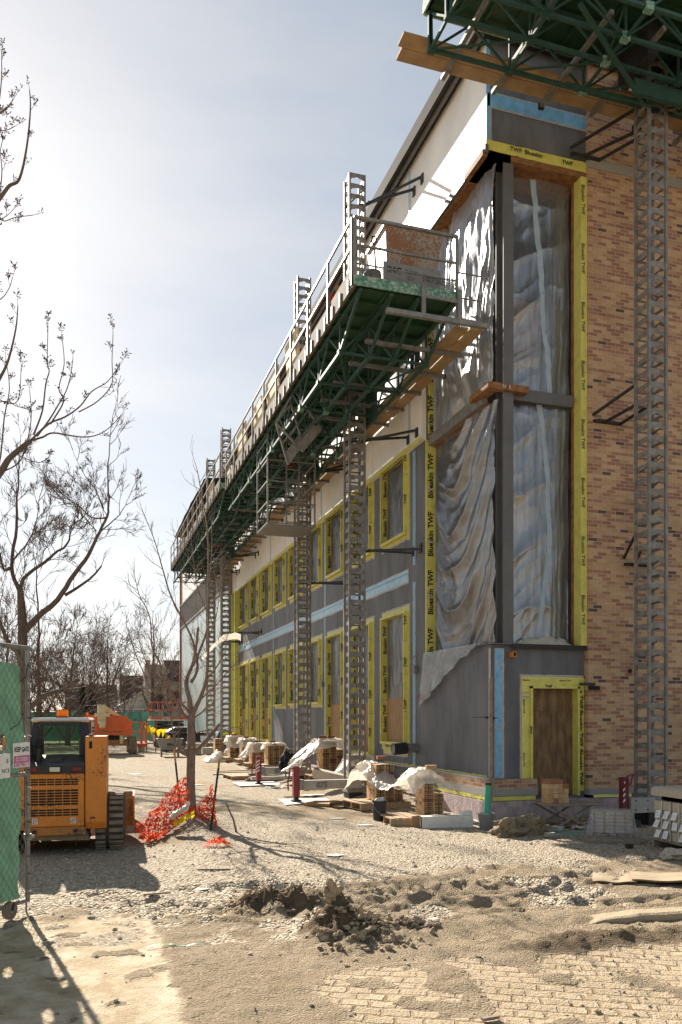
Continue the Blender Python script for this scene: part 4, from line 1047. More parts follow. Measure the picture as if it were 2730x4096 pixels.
def platform(xf, L, W, label, name="work_platform", end_slope=1.2, out_n=1.0, plank0=.2, rail_end=True, front_rail=True, seed=0):
    rr = random.Random(seed)
    t = thing(name, xf(Vector((L / 2, W / 2, 0))), label, "work platform", "mast climbing work platforms")
    B = lambda: MB(xf)
    m = B()
    m.box(0.02, 0.02, -.07, L, W - .02, -.04, 'green_deck'); m.box(0.02, .02, -.04, L, W - .02, 0, 'plank')
    n = int(L / .5)
    for i in range(n + 1): m.box(i * L / n - .02, .03, -.13, i * L / n + .02, W - .03, -.07, 'green_deck')
    for w in (W * .33, W * .66): m.box(0, w - .03, -.12, L, w + .03, -.071, 'green_deck')
    m.build("deck", t)
    m = B()
    m.box(-.03, -.03, -.14, L, .02, .06, 'toe_board'); m.box(-.03, W - .02, -.14, L, W + .03, .04, 'worn_green'); m.box(-.05, -.03, -.13, .02, W + .03, .05, 'worn_green')
    for i in range(int(L / .48)): m.box(i * .48 + .2, -.055, -.16, i * .48 + .26, -.03, .08, 'galv')
    m.build("deck_edge", t)
    # longitudinal trusses
    bay = 1.45; nb = int((L - end_slope) / bay); zt, zb = -.17, -.76
    ws = (.12, W * .36, W * .62, W - .08)
    for k, w in enumerate(ws):
        m = B(); c = .055
        m.bar((0, w, zt), (L, w, zt), c, c, 'green_paint'); m.bar((end_slope, w, zb), (L, w, zb), c, c, 'green_paint')
        m.bar((.05, w, zt), (end_slope, w, zb), .05, .05, 'green_paint')
        if end_slope < .3: m.bar((.03, w, zt), (.03, w, zb), .05, .05, 'green_paint')
        for i in range(nb + 1):
            x = end_slope + i * bay
            m.bar((x, w, zb), (x, w, zt), .035, .035, 'green_paint')
            if i < nb:
                m.bar((x, w, zb), (x + bay / 2, w, zt), .032, .032, 'green_paint'); m.bar((x + bay / 2, w, zt), (x + bay, w, zb), .032, .032, 'green_paint')
            m.box(x - .06, w - .045, zb - .05, x + .06, w + .045, zb + .04, 'green_paint')
        for x in (end_slope + 2 * bay, end_slope + 4 * bay, end_slope + 6 * bay):
            if x < L: m.box(x - .09, w - .05, zb - .07, x + .05, w + .05, zb + .06, 'worn_green')
        m.build("truss", t)
    for i in range(nb + 1):
        x = end_slope + i * bay
        m = B(); m.bar((x, ws[0], zb), (x, ws[3], zb), .045, .045, 'green_paint')
        m.bar((x, ws[0], zb), (x, ws[1], zt), .03, .03, 'green_paint'); m.bar((x, ws[1], zt), (x, ws[2], zb), .03, .03, 'green_paint'); m.bar((x, ws[2], zb), (x, ws[3], zt), .03, .03, 'green_paint')
        if i < nb: m.bar((x, ws[0], zb), (x + bay, ws[1], zb), .028, .028, 'green_paint'); m.bar((x, ws[3], zb), (x + bay, ws[2], zb), .028, .028, 'green_paint')
        m.build("cross_brace", t)
    # outriggers that carry the planks along the wall
    x = plank0 + .9
    while x < L - .1:
        m = B(); ww = W + .72 + rr.uniform(-.06, .10)
        m.box(x - .035, W * .3, -.56, x + .035, ww, -.49, 'galv'); m.box(x - .05, ww - .05, -.575, x + .05, ww + .01, -.475, 'dark_metal') if rr.random() < .4 else None
        m.build("outrigger", t); x += out_n
    x = plank0
    k = 0
    while x < L - .3:
        e = min(L + .3, x + 4.2)
        for j in (0, 1):
            m = B(); w0 = W + .06 + j * .285 + rr.uniform(-.01, .01)
            zz = -.487 + (.04 if k % 2 else 0)
            m.box(x - rr.uniform(0, .12), w0, zz, e + .3, w0 + .27, zz + .038, 'plank'); m.build("scaffold_plank", t)
        x = e; k += 1
    # guard rail on the outer side
    if front_rail:
        m = B(); x = .05
        while x <= L + .01:
            m.bar((x, -.03, -.1), (x, -.03 , 1.08), .045, .045, 'galv', (1, 0, 0)); x += 1.45
        for z in (1.06, .58): m.bar((.05, -.03, z), (L, -.03, z), .04, .04, 'galv')
        m.box(.05, -.022, .06, L, -.012, .24, 'toe_board')
        m.build("guard_rail", t)
    if rail_end:
        m = B()
        for w in (.0, W): m.bar((-.02, w, -.05), (-.02, w, 1.08), .045, .045, 'galv', (1, 0, 0))
        m.bar((-.02, 0, 1.06), (-.02, W, 1.06), .05, .05, 'galv'); m.bar((-.02, 0, .58), (-.02, W, .58), .035, .035, 'galv'); m.bar((-.02, 0, .26), (-.02, W, .26), .02, .02, 'galv')
        for i in range(int(W / .045)):
            a = i * .045
            m.bar((-.02, a, .05), (-.02, min(W, a + .21), .26), .006, .006, 'galv'); m.bar((-.02, a, .26), (-.02, min(W, a + .21), .05), .006, .006, 'galv')
        m.build("end_rail", t)
    return t
xfA = lambda p: Vector((4.50 + p.y, 13.40 + p.x, 9.55 + p.z))
xfB = lambda p: Vector((4.42 + p.y, 27.2 + p.x, 9.72 + p.z))
xfC = lambda p: Vector((5.40 + p.x, 10.42 + p.y, 13.66 + p.z))
pA = platform(xfA, 13.4, 1.95, "near work platform on two masts, with a rusty tub on its end", seed=1)
pB = platform(xfB, 16.2, 1.95, "far work platform on the left facade, running to the building's distant end", seed=2, rail_end=False)
pC = platform(xfC, 9.5, 1.95, "green trussed platform high at the top right in front of the brick wall", end_slope=.06, plank0=-.28, seed=3)
# end frame of platform A with alu beam, posts and a light guard over the planks
m = MB()
m.box(5.05, 13.24, 8.98, 7.02, 13.32, 9.06, 'galv'); m.box(5.72, 13.26, 9.06, 5.79, 13.31, 9.58, 'galv'); m.box(6.42, 13.26, 9.06, 6.50, 13.31, 9.60, 'galv'); m.box(5.79, 13.27, 9.36, 6.42, 13.30, 9.40, 'galv')
m.build("end_outrigger", pA)
m = MB()
for x in (6.50, 7.0): m.bar((x, 13.5, 9.06), (x, 13.5, 10.05), .025, .025, 'galv', (1, 0, 0))
for z in (10.04, 9.58, 9.2): m.bar((6.50, 13.5, z), (7.0, 13.5, z), .022, .022, 'galv')
m.box(6.72, 13.46, 9.44, 6.80, 13.5, 9.62, 'galv'); m.build("plank_guard", pA)
for xf, t, xs in ((xfA, pA, (4.4, 9.15)), (xfB, pB, (8.2, 12.6))):
    for x in xs:
        m = MB(xf); m.box(x + .32, .7, .1, x + .9, 1.2, .75, 'red_paint')
        m.build("motor_box", t); m = MB(xf)
        if xf is xfB or x > 5: m.box(x - .45, .75, -.6, x - .2, 1.15, -.35, 'red_paint')
        m.box(x - .55, 1.1, -.22, x + .65, 1.16, .1, 'green_paint'); m.build("drive_frame", t); m = MB(xf); m.box(x - .55, 1.78, -.9, x + .65, 1.84, .1, 'green_paint'); m.build("drive_frame", t); m = MB(xf); m.box(x - .55, 1.1, -.98, x + .65, 1.16, -.86, 'green_paint')
        m.build("drive_frame", t)
m = MB(xfC); m.box(3.6, 1.3, -1.05, 5.0, 1.38, -.8, 'green_paint'); m.box(3.55, .9, -.7, 3.75, 1.7, .3, 'dark_metal'); m.box(4.6, .9, -.7, 4.8, 1.7, .3, 'dark_metal')
for a, b in (((1.9, .4, -.75), (3.9, 1.5, -1.0)), ((6.8, .4, -.75), (4.7, 1.5, -1.0)), ((2.6, 1.85, -.75), (4.1, 1.5, -1.02)), ((6.2, 1.85, -.75), (4.6, 1.5, -1.02)), ((5.6, -.1, .5), (5.3, .6, -2.0)), ((5.9, -.1, .5), (5.6, .6, -2.0)), ((5.4, .5, -1.9), (7.5, .3, -.6))):
    m.bar(a, b, .06, .06, 'green_paint')
m.build("mast_carriage", pC)

# hanging access cage under platform A and a tilted gate frame
t = thing("access_cage", (5.2, 21.4, 7.0), "galvanised ladder cage hanging under the long platform beside the second mast", "ladder cage")
m = MB()
for x in (4.62, 5.9):
    for y in (20.9, 22.2): m.bar((x, y, 7.0), (x, y, 9.5), .04, .04, 'galv', (1, 0, 0))
z = 7.03
while z < 9.4:
    m.bar((4.62, 20.9, z), (5.9, 20.9, z), .03, .03, 'galv'); m.bar((4.62, 20.9, z), (4.62, 22.2, z), .03, .03, 'galv'); m.bar((5.9, 20.9, z), (5.9, 22.2, z), .03, .03, 'galv')
    z += .55
m.build("cage_frame", t)
m = MB(); m.box(4.62, 20.9, 6.98, 5.9, 22.2, 7.0, 'galv'); m.build("cage_floor", t)
m = MB()
for i in range(9): m.bar((5.15, 21.0, 7.1 + i * .28), (5.5, 21.0, 7.1 + i * .28), .025, .025, 'galv')
m.bar((5.15, 21, 7.0), (5.15, 21, 9.5), .03, .03, 'galv', (1, 0, 0)); m.bar((5.5, 21, 7.0), (5.5, 21, 9.5), .03, .03, 'galv', (1, 0, 0)); m.build("ladder", t)
t = thing("folded_gate", (4.6, 19.3, 8.6), "light metal gate frame hanging tilted below the platform's outer edge", "gate")
for k, cs in enumerate((((0, 0), (.66, -.80), (.22, -1.35), (-.44, -.77)), ((-.07, -.29), (.24, -1.17), (-.11, -1.66), (-.42, -.77)))):
    m = MB(); Q = [Vector((4.69 + x, 18.3 + .06 * k - .1 * z, 9.50 + z)) for x, z in cs]
    for a in range(4): m.bar(Q[a], Q[(a + 1) % 4], .05, .035, 'galv')
    for f in (.25, .5, .75): m.bar(Q[0].lerp(Q[1], f), Q[3].lerp(Q[2], f), .03, .025, 'galv')
    m.build("gate_frame", t)
    m = MB(); m.add([Q[1].lerp(Q[0], .22), Q[1], Q[2], Q[2].lerp(Q[3], .22)], [(0, 1, 2, 3)], 'galv'); m.build("mesh_panel", t)

# ------------------------------------------------------------------ things on the near platform
t = thing("pump_box", (5.85, 14.5, 9.56), "grey stencilled steel box on the platform's near end, under a rusty tub", "steel box")
m = MB(); m.bbox(5.27, 14.02, 9.56, 6.42, 15.0, 10.33, 'pump_grey', .015)
m.text("IMC", (5.34, 14.012, 10.12), (1, 0, 0), (0, 0, 1), .12, bold=.03); m.text("PUMP", (5.70, 14.012, 10.15), (1, 0, 0), (0, 0, 1), .07, bold=.01); m.text("618", (5.74, 14.012, 10.03), (1, 0, 0), (0, 0, 1), .07, bold=.01); m.text("10750", (6.06, 14.012, 10.06), (1, 0, 0), (0, 0, 1), .125, bold=.03)
m.build("box_body", t)
t = thing("mortar_tub", (5.87, 14.5, 10.33), "rust stained steel tub set on top of the grey stencilled box", "mortar tub")
m = MB()
A = [(5.30, 14.0), (6.46, 14.0), (6.46, 15.0), (5.30, 15.0)]; a2 = [(5.36, 14.1), (6.38, 14.1), (6.38, 14.9), (5.36, 14.9)]
vs = [(x, y, 11.0) for x, y in A] + [(x, y, 10.34) for x, y in a2]
m.add(vs, [(0, 1, 5, 4), (1, 2, 6, 5), (2, 3, 7, 6), (3, 0, 4, 7), (4, 5, 6, 7)], 'rusty_tub'); m.build("tub_body", t)
m = MB(); m.bar((5.28, 14.0, 11.0), (6.48, 14.0, 11.0), .04, .05, 'rusty_tub'); m.bar((6.46, 14, 11.0), (6.46, 15, 11.0), .04, .05, 'rusty_tub'); m.bar((5.30, 14, 11.0), (5.30, 15, 11.0), .04, .05, 'rusty_tub'); m.bar((5.28, 15.0, 11.0), (6.48, 15.0, 11.0), .04, .05, 'rusty_tub'); m.build("rim", t)
m = MB(); m.lathe((5.03, 13.95, 9.56), [(.0, 0), (.14, 0), (.16, .3), (.17, .42), (.15, .46), (.13, .44), (.11, .3), (0, .28)], 'black_plastic', 16); tag(m.build("mortar_pail", smooth=False), "black pail on the platform beside the grey stencilled box", "pail")
t = thing("shovel", (5.14, 14.2, 9.56), "shovel standing upright with its D handle up, beside the rusty tub", "shovel")
m = MB(); m.tube([(5.20, 14.1, 9.6), (5.12, 14.1, 10.62)], .018, 'grey_wood', 6); m.build("shaft", t)
m = MB(); m.tube([(5.12, 14.1, 10.62), (5.06, 14.1, 10.70), (5.08, 14.1, 10.78), (5.14, 14.1, 10.78), (5.16, 14.1, 10.70), (5.12, 14.1, 10.62)], .015, 'black_plastic', 6); m.build("handle", t)
m = MB(); m.box(5.12, 14.07, 9.56, 5.28, 14.1, 9.80, 'dark_metal'); m.build("blade", t)
t = thing("cardboard_box", (4.85, 15.2, 9.56), "open cardboard box with orange lining inside the platform rail", "cardboard box")
m = MB(); m.box(4.62, 14.9, 9.57, 5.1, 15.4, 10.05, 'cardboard'); m.quad((4.62, 14.9, 10.05), (5.1, 14.9, 10.05), (5.14, 14.78, 10.14), (4.58, 14.8, 10.16), 'cardboard'); m.text("III", (4.72, 14.895, 9.92), (1, 0, 0), (0, 0, 1), .05); m.build("box_body", t)
m = MB(); m.grid(lambda u, v: (4.58 + .56 * u, 14.95 + .4 * v, 10.06 + .12 * abs(fbm(u * 4, v * 4, 2))), 10, 8, 'orange_lift'); m.build("orange_lining", t)
# boards leaning on the outer rail
for k, (y, w, h, lab) in enumerate(((17.4, 1.1, .95, "tan sheet leaning on the platform rail nearest the first mast"), (19.3, 1.3, .9, "pale board leaning on the rail between the first two masts"), (21.2, 1.2, .85, "pale board on the rail just past the ladder cage"), (23.4, 1.4, .95, "long cream board on the rail past the second mast"), (29.5, 1.5, 1.0, "pale board leaning on the far platform's rail"))):
    m = MB(); m.add([(4.56, y, 9.6 + (.17 if y > 27 else 0)), (4.56, y + w, 9.6 + (.17 if y > 27 else 0)), (4.50, y + w, 9.6 + h), (4.50, y, 9.6 + h), (4.60, y, 9.6), (4.60, y + w, 9.6), (4.54, y + w, 9.6 + h), (4.54, y, 9.6 + h)], [(0, 1, 2, 3), (7, 6, 5, 4), (0, 4, 5, 1), (2, 6, 7, 3), (1, 5, 6, 2), (0, 3, 7, 4)], 'cream_board')
    tag(m.build("board_sheet"), lab, "board", "boards leaning on the platform rail")
rr = random.Random(9)
for k in range(9):
    y = 18.4 + k * 2.3; z = 9.56 if y < 26.8 else 9.73
    mt = ('block', 'tan_brick', 'cream_board', 'grey_wood')[(k * 3) % 4]; nm = {'block': 'pale block', 'tan_brick': 'tan brick', 'cream_board': 'cream board', 'grey_wood': 'grey timber'}[mt]
    t = thing("material_stack", (5.4, y, z), "strapped stack of %s on the platform deck, %s from its near end" % (nm, ('first', 'second', 'third', 'fourth', 'fifth', 'sixth', 'seventh', 'eighth', 'ninth')[k]), "material stack", "material stacks on the platform decks")
    m = MB(); h = rr.uniform(.5, .95); m.box(4.85, y, z + .02, 5.5 + rr.uniform(0, .3), y + rr.uniform(.7, 1.1), z + h, mt); m.build("stack_body", t)
    m = MB(); m.box(4.83, y + .25, z + .02, 5.52, y + .29, z + h + .004, 'dark_metal'); m.build("strap", t)
# makeshift sheet roof over the far end of the far platform
t = thing("canopy", (5.2, 36, 10.9), "weathered sheet canopy over the far platform at the distant end", "canopy")
m = MB(); m.grid(lambda u, v: (4.36 + 2.2 * v, 30.6 + 10.6 * u, 10.88 + .10 * math.sin(u * 3.1) + .08 * fbm(u * 9, v * 3) + .28 * v), 30, 6, 'roof_dark'); m.build("sheet", t)
m = MB()
for i in range(6): m.bar((4.47, 30.8 + i * 2.0, 9.73), (4.47, 30.8 + i * 2.0, 10.86), .05, .05, 'cream_board', (1, 0, 0))
m.build("post_frame", t)
for k, (y, lab) in enumerate(((30.9, "white fluttering plastic strip caught high on the far scaffold"), )):
    m = MB(); m.grid(lambda u, v: (5.55 - 1.35 * u, 29.7 + .5 * u, 4.72 + .24 * math.sin(u * 4) - .5 * u + .25 * v * (1 - .4 * u) + .05 * fbm(u * 5, v)), 24, 5, 'film_white'); tag(m.build("plastic_strip", smooth=True), "white plastic strip fluttering from a wall tie beside the young tree", "plastic strip")
# ------------------------------------------------------------------ pallets, brick bundles, plastic covers
def pallet(cx, cy, w, d, rz, label, z=None, mt='pallet_wood', h=.13):
    z = gh(cx, cy) if z is None else z
    t = thing("pallet", (cx, cy, z), label, "pallet", "wooden pallets")
    m = MB(); n = 7
    for i in range(n):
        x = cx - w / 2 + (i + .5) * w / n
        m.box(x - w / n * .42, cy - d / 2, z + h - .022, x + w / n * .42, cy + d / 2, z + h + .004 * (i % 2), mt)
    m.build("deck_boards", t)
    for k in (-1, 0, 1):
        m = MB(); y = cy + k * (d / 2 - .025)
        m.box(cx - w / 2, y - .02, z, cx + w / 2, y + .02, z + h - .023, mt); m.build("stringer", t)
    m = MB()
    for i in (0, 3, 6):
        x = cx - w / 2 + (i + .5) * w / n; m.box(x - .05, cy - d / 2 + .01, z - .015, x + .05, cy + d / 2 - .01, z - .001, mt)
    m.build("bottom_boards", t)
    t.rotation_euler.z = rz
    return t

def bundle(x0, y0, z0, nx, ny, nz, label, step=None, seed=0, bx=.20, by=.098, bz=.075, straps=True):
    """strapped cored bricks: cores show on the -Y face, plain sides on -X"""
    rr = random.Random(seed)
    t = thing("brick_bundle", (x0 + nx * bx / 2, y0 + ny * by / 2, z0), label, "brick bundle", "strapped bundles of new bricks")
    m = MB(); h = MB()
    for k in range(nz):
        for i in range(nx):
            if step and i >= step[0] and k >= step[1]: continue
            for j in range(ny):
                if 0 < i < nx - 1 and 0 < j < ny - 1 and k < nz - 1: continue
                mt = rr.choice(['tan_brick'] * 5 + ['tan_brick2'] * 4 + (['red_brick'] if rr.random() < .6 else ['tan_brick']))
                a, b, c = x0 + i * bx, y0 + j * by, z0 + k * bz; e = .0025; w = rr.uniform(-.006, .006)
                m.box(a + e + w * .3, b + e + w, c + e * .5, a + bx - e + w * .3, b + by - e + w, c + bz - e, mt)
                if j == 0:
                    kind = rr.random()
                    y = b + e + w - .0025
                    for q in range(5 if kind < .7 else 3):
                        for s_ in (0, 1):
                            hx = a + bx * (q + 1) / ((5 if kind < .7 else 3) + 1); hz = c + bz * (.3 + .4 * s_)
                            sx, sz = (.011, .011) if kind < .7 else (.022, .009)
                            m.quad((hx - sx, y, hz - sz), (hx + sx, y, hz - sz), (hx + sx, y, hz + sz), (hx - sx, y, hz + sz), 'slot')
    if nz > 5:
        for (yy, zz) in ((y0 + by * 1.5, z0 + bz * 2.4), (y0 + by * 3.4, z0 + bz * 2.4)):
            m.box(x0 - .009, yy - .02, zz, x0 - .006, yy + .02, zz + .05, 'slot')
    m.build("brick_courses", t)
    if straps:
        for i in range(nx):
            hh = nz if not (step and i >= step[0]) else step[1]
            m = MB(); xx = x0 + bx * (i + .5); m.box(xx - .008, y0 - .012, z0, xx + .008, y0 - .008, z0 + hh * bz, 'dark_metal'); m.build("strap", t)
    return t

def cover(x0, x1, y0, y1, top, ext, label, seed=0, flare=.30, nu=60, nv=60, mt='film_white', mid=None, zmin=None):
    """plastic thrown over a stack; ext = hang length on -x, +x, -y, +y"""
    def f(u, v):
        a = (x0 - ext[0]) + (x1 - x0 + ext[0] + ext[1]) * u; b = (y0 - ext[2]) + (y1 - y0 + ext[2] + ext[3]) * v
        dx = max(x0 - a, 0, a - x1); dy = max(y0 - b, 0, b - y1); r = math.hypot(dx, dy)
        px = min(max(a, x0), x1); py = min(max(b, y0), y1)
        ang = math.atan2(b - py, a - px) if r > 0 else 0
        fold = .5 + .5 * math.sin(ang * 5 + (a + b) * 9 + seed)
        fl = r * (flare + .25 * fold * min(1, r * 2)) + .03
        x = px + math.cos(ang) * fl if r > 0 else a; y = py + math.sin(ang) * fl if r > 0 else b
        z = top - r * .93 + .025 * abs(fbm(a * 18, b * 18, seed + 8)) + .045 * fbm(a * 4, b * 4, seed) + .02 * abs(fbm(a * 11, b * 11, seed + 3))
        if mid: z = mid(a, b, z)
        z = max(z, gh(x, y) + .015 + .03 * abs(fbm(a * 8, b * 8, seed)))
        return (x + .02 * fbm(a * 7, b * 7, seed + 5), y, z)
    m = MB(); m.grid(f, nu, nv, mt)
    o = m.build("plastic_cover", smooth=True); tag(o, label, "plastic cover", "milky plastic covers over the brick stacks"); return o

zA = gh(5.95, 16.0)
pallet(5.85, 16.0, 1.15, .95, R(6), "pale pallet carrying the strapped brick stack nearest the first mast")
bundle(5.74, 15.70, zA + .14, 3, 6, 10, "tall strapped brick stack with plastic pulled back, beside the black bucket's pallet", (2, 3), 1)
pallet(5.62, 13.78, .85, .85, R(-4), "empty end of a pallet behind the white carton", z=.0)
bundle(5.90, 13.62, .14, 2, 4, 9, "narrow strapped brick stack directly behind the white carton", (1, 5), 2)
# one long sheet lies over both stacks and sags between them
m = MB()
def sagfn(u, v):
    s = u; p0, p1 = Vector((5.72, 16.45, .98)), Vector((5.98, 13.5, .96))
    c = p0.lerp(p1, s); z = c.z - .42 * (math.sin(math.pi * min(1, max(0, (s - .12) / .70)))) ** 1.2 + zA * (1 - s) * .6
    side = (v - .5) * 2
    w = .46 * (.8 + .35 * fbm(u * 5, 2)) * (1 - .35 * math.sin(math.pi * s))
    x = c.x + side * w + .03
    z -= .30 * max(0, abs(side) - .42) * (1.1 if s < .2 or s > .82 else .5) + .05 * abs(fbm(u * 13, v * 4, 3)) - .03 * abs(fbm(u * 30, v * 10, 5)) - .03 * fbm(u * 6, v * 6, 1)
    if s < .1: z -= (.1 - s) * 4.5 * (1 if side < .2 else .3); 
    if s > .92: z -= (s - .92) * 3.0
    return (x - (.10 if s < .1 and side < 0 else 0), c.y + .04 * fbm(v * 5, u * 9, 5), z)
m.grid(sagfn, 130, 36, 'film_white'); tag(m.build("plastic_cover", smooth=True), "milky plastic sagging like a hammock between the two nearest brick stacks", "plastic cover", "milky plastic covers over the brick stacks")
def loose(x, y, z, rz, label, mt='red_brick'):
    m = MB(); m.box(x - .1, y - .05, z, x + .1, y + .05, z + .07, mt); o = m.build("loose_brick"); tag(o, label, "brick", "loose bricks weighing down the plastic"); return o
loose(5.95, 15.95, zA + .985, 0, "loose brick weighing down the sagging plastic at its mast end")
loose(6.1, 13.75, .965, 0, "ribbed brick on top of the plastic behind the white carton", 'tan_brick')
zC = gh(6.4, 21.4)
pallet(6.4, 21.3, 1.1, 1.0, 0, "pallet under the plastic draped brick stack between the first two masts")
bundle(6.15, 21.0, zC + .14, 3, 6, 12, "tall brick stack under draped plastic seen left of the first mast", (2, 9), 3)
cover(6.1, 6.7, 21.0, 21.7, zC + 1.10, (.95, .3, .25, .3), "milky plastic tenting from a brick stack down to the ground left of the first mast", 4, .75)
loose(6.2, 21.2, zC + 1.13, 0, "left of two bricks on top of the tented plastic"); loose(6.45, 21.25, zC + 1.13, 0, "right of two bricks on top of the tented plastic")
bundle(6.45, 19.2, gh(6.5, 19.3) + .05, 2, 5, 8, "brick stack seen through the rungs of the first mast", None, 31)
cover(6.4, 6.9, 19.2, 19.8, gh(6.5, 19.3) + .70, (.5, .1, .3, .2), "white plastic with blue seam hanging just behind the first mast", 14, .4)
for (x, y, nz, lab, cl, sd, ex) in ((5.95, 26.9, 9, "brick stack directly behind the black bag", "plastic over the brick stack behind the black bag", 5, (.15, .2, .1, .2)),
                       (5.75, 28.6, 9, "brick stack with plastic hanging to the ground, left of the black bag", "plastic hanging to the ground left of the black bag", 6, (.55, .2, .35, .2)),
                       (5.85, 31.0, 10, "brick stack beside the tall yellow taped openings, middle of three far stacks", "plastic over the middle one of the three far brick stacks", 7, (.2, .1, .35, .1)),
                       (5.75, 33.2, 11, "brick stack half covered by a flap, left of the three far stacks", "flap of plastic over the leftmost far brick stack", 8, (.3, .3, .5, .1))):
    zz = gh(x + .3, y + .3)
    pallet(x + .3, y + .3, 1.0, .9, 0, "pallet under the " + lab.split(",")[0])
    bundle(x, y, zz + .14, 3, 6, nz, lab, None, sd)
    cover(x - .02, x + .6, y, y + .6, zz + .16 + nz * .075, ex, cl, sd + 10, .35)
    loose(x + .2, y + .2, zz + .19 + nz * .075, 0, "brick holding down the " + cl)
bundle(5.45, 35.2, gh(5.6, 35.4) + .04, 2, 5, 12, "pale brick stack farthest from the camera beside the far mast", None, 19, straps=False)
m = MB(); m.grid(lambda u, v: (4.9 + 1.5 * u, 34.0 + 1.2 * v, gh(5.5, 34.5) + .03 + .55 * math.sin(3.14 * u) ** .8 * math.sin(3.14 * v) * (.5 + .9 * abs(fbm(u * 4, v * 3, 6)))), 30, 18, 'film_white'); tag(m.build("plastic_heap", smooth=True), "crumpled heap of white plastic on the gravel before the far masts", "plastic heap")

# bucket, carton, pipe in a pail, rod
def pail(x, y, r, h, mt, label, name="bucket"):
    z = gh(x, y); t = thing(name, (x, y, z), label, "bucket")
    m = MB(); m.lathe((x, y, z), [(0, 0), (r * .86, 0), (r * .98, h * .82), (r * 1.06, h * .82), (r * 1.06, h * .87), (r, h * .88), (r * 1.04, h * .97), (r * 1.04, h), (r * .93, h), (r * .9, h * .85), (0, h * .8)], mt, 20); m.build("pail_body", t, smooth=False)
    q = MB(); q.tube([(x + r * 1.06 * math.cos(a), y - r * .3 - .02 - r * .9 * math.sin(a), z + h * .8 - h * .42 * math.sin(a)) for a in [math.pi * i / 10 for i in range(11)]], .005, 'galv', 5); q.build("wire_handle", t); return t
tb = pail(5.26, 14.2, .135, .37, 'black_plastic', "black site bucket with wire handle on the gravel before the brick stacks")
m = MB(); m.blob((5.26, 14.2, gh(5.26, 14.2) + .36), .10, 'white_soiled', 2, 3, .9, (1, .8, .6)); tag(m.build("paper_scrap"), "crumpled white paper stuffed into the black bucket", "scrap")
t = thing("long_carton", (6.0, 12.85, 0), "long white carton lying open ended on the gravel before the brick stack", "carton")
A, Bq = Vector((5.58, 12.95, gh(5.6, 12.9))), Vector((6.47, 12.78, gh(6.4, 12.8))); dv = (Bq - A).normalized(); nv = Vector((-dv.y, dv.x, 0)) * .2
m = MB(); up = Vector((0, 0, .20))
m.add([A, Bq, Bq + up, A + up, A + nv, Bq + nv, Bq + nv + up, A + nv + up], [(0, 1, 2, 3), (1, 5, 6, 2), (5, 4, 7, 6), (3, 2, 6, 7)], 'white_soiled'); m.build("carton_body", t)
m = MB(); fl = -dv * .10 + Vector((0, -.05, 0)); m.add([A + nv, A + nv + up, A + nv + up * .95 - dv * .14, A + nv - dv * .14], [(0, 1, 2, 3)], 'cardboard'); m.add([A + nv * .05 + dv * .03, A + nv * .95 + dv * .03, A + nv * .95 + up * .96 + dv * .03, A + nv * .05 + up * .96 + dv * .03], [(0, 1, 2, 3)], 'slot'); m.build("end_flap", t)
m = MB(); m.box(6.30, 12.86, .20 + gh(6.3, 12.9), 6.5, 12.96, .27 + gh(6.3, 12.9), 'white_soiled'); tag(m.build("foam_block"), "small white foam block lying on the long white carton", "foam block")
t = pail(6.55, 12.45, .135, .28, 'grey_pvc', "grey pail holding the upright green pipe", "grey_pail")
m = MB(); m.tube([(6.56, 12.46, .14), (6.60, 12.47, .76)], .053, 'green_pipe', 16); m.tube([(6.5995, 12.47, .755), (6.603, 12.47, .80)], .056, 'dark_metal', 16); tag(m.build("green_pipe", smooth=False), "upright green plastic pipe standing in the grey pail", "pipe")
t = thing("profile_rod", (7.05, 13.2, .37), "tall grimy upright rod standing at the corner of the plinth", "rod")
m = MB(); m.box(7.028, 13.20, .37, 7.072, 13.24, 2.62, 'grey_wood'); m.build("rod_shaft", t)
m = MB(); m.bar((6.72, 13.3, 1.92), (7.25, 13.3, 1.90), .012, .012, 'dark_metal'); m.blob((7.0, 13.28, 1.91), .03, 'dark_metal', 1); m.blob((7.15, 13.3, 1.90), .03, 'dark_metal', 1); m.build("rod_clamp", t)

# sheets and scraps on the gravel
def flat(name, pts, label, mt, cat, th=.02, group="sheets and scraps on the gravel", lift=.012):
    zz = max(gh(x, y) for x, y in pts) + lift
    m = MB(); m.prism([(x, y, gh(x, y) * .3 + zz * .7) for x, y in pts], (0, 0, th), mt); o = m.build(name); tag(o, label, cat, group); return o
flat("plywood_sheet", [(4.17, 17.06), (5.3, 17.45), (5.4, 18.15), (4.3, 18.35)], "pale plywood sheet under the foot of the nearest red jack", 'white_soiled', "plywood sheet")
flat("plywood_sheet", [(4.1, 22.05), (5.3, 22.1), (5.3, 23.2), (4.1, 23.2)], "pale plywood sheet under the striped red jack", 'white_soiled', "plywood sheet")
flat("bent_board", [(4.55, 16.95), (5.0, 16.55), (5.3, 17.2), (4.9, 17.3)], "brown bent board lying in front of the nearest red jack", 'ply', "board", .06)
m = MB(); m.grid(lambda u, v: (5.0 + .75 * u, 16.35 + .35 * v, gh(5.2, 16.4) + .02 + .16 * (1 - u) ** .5 * (1 - v)), 10, 5, 'block'); tag(m.build("curled_card"), "curled grey card standing on edge beside the pale pallet", "card", "sheets and scraps on the gravel")
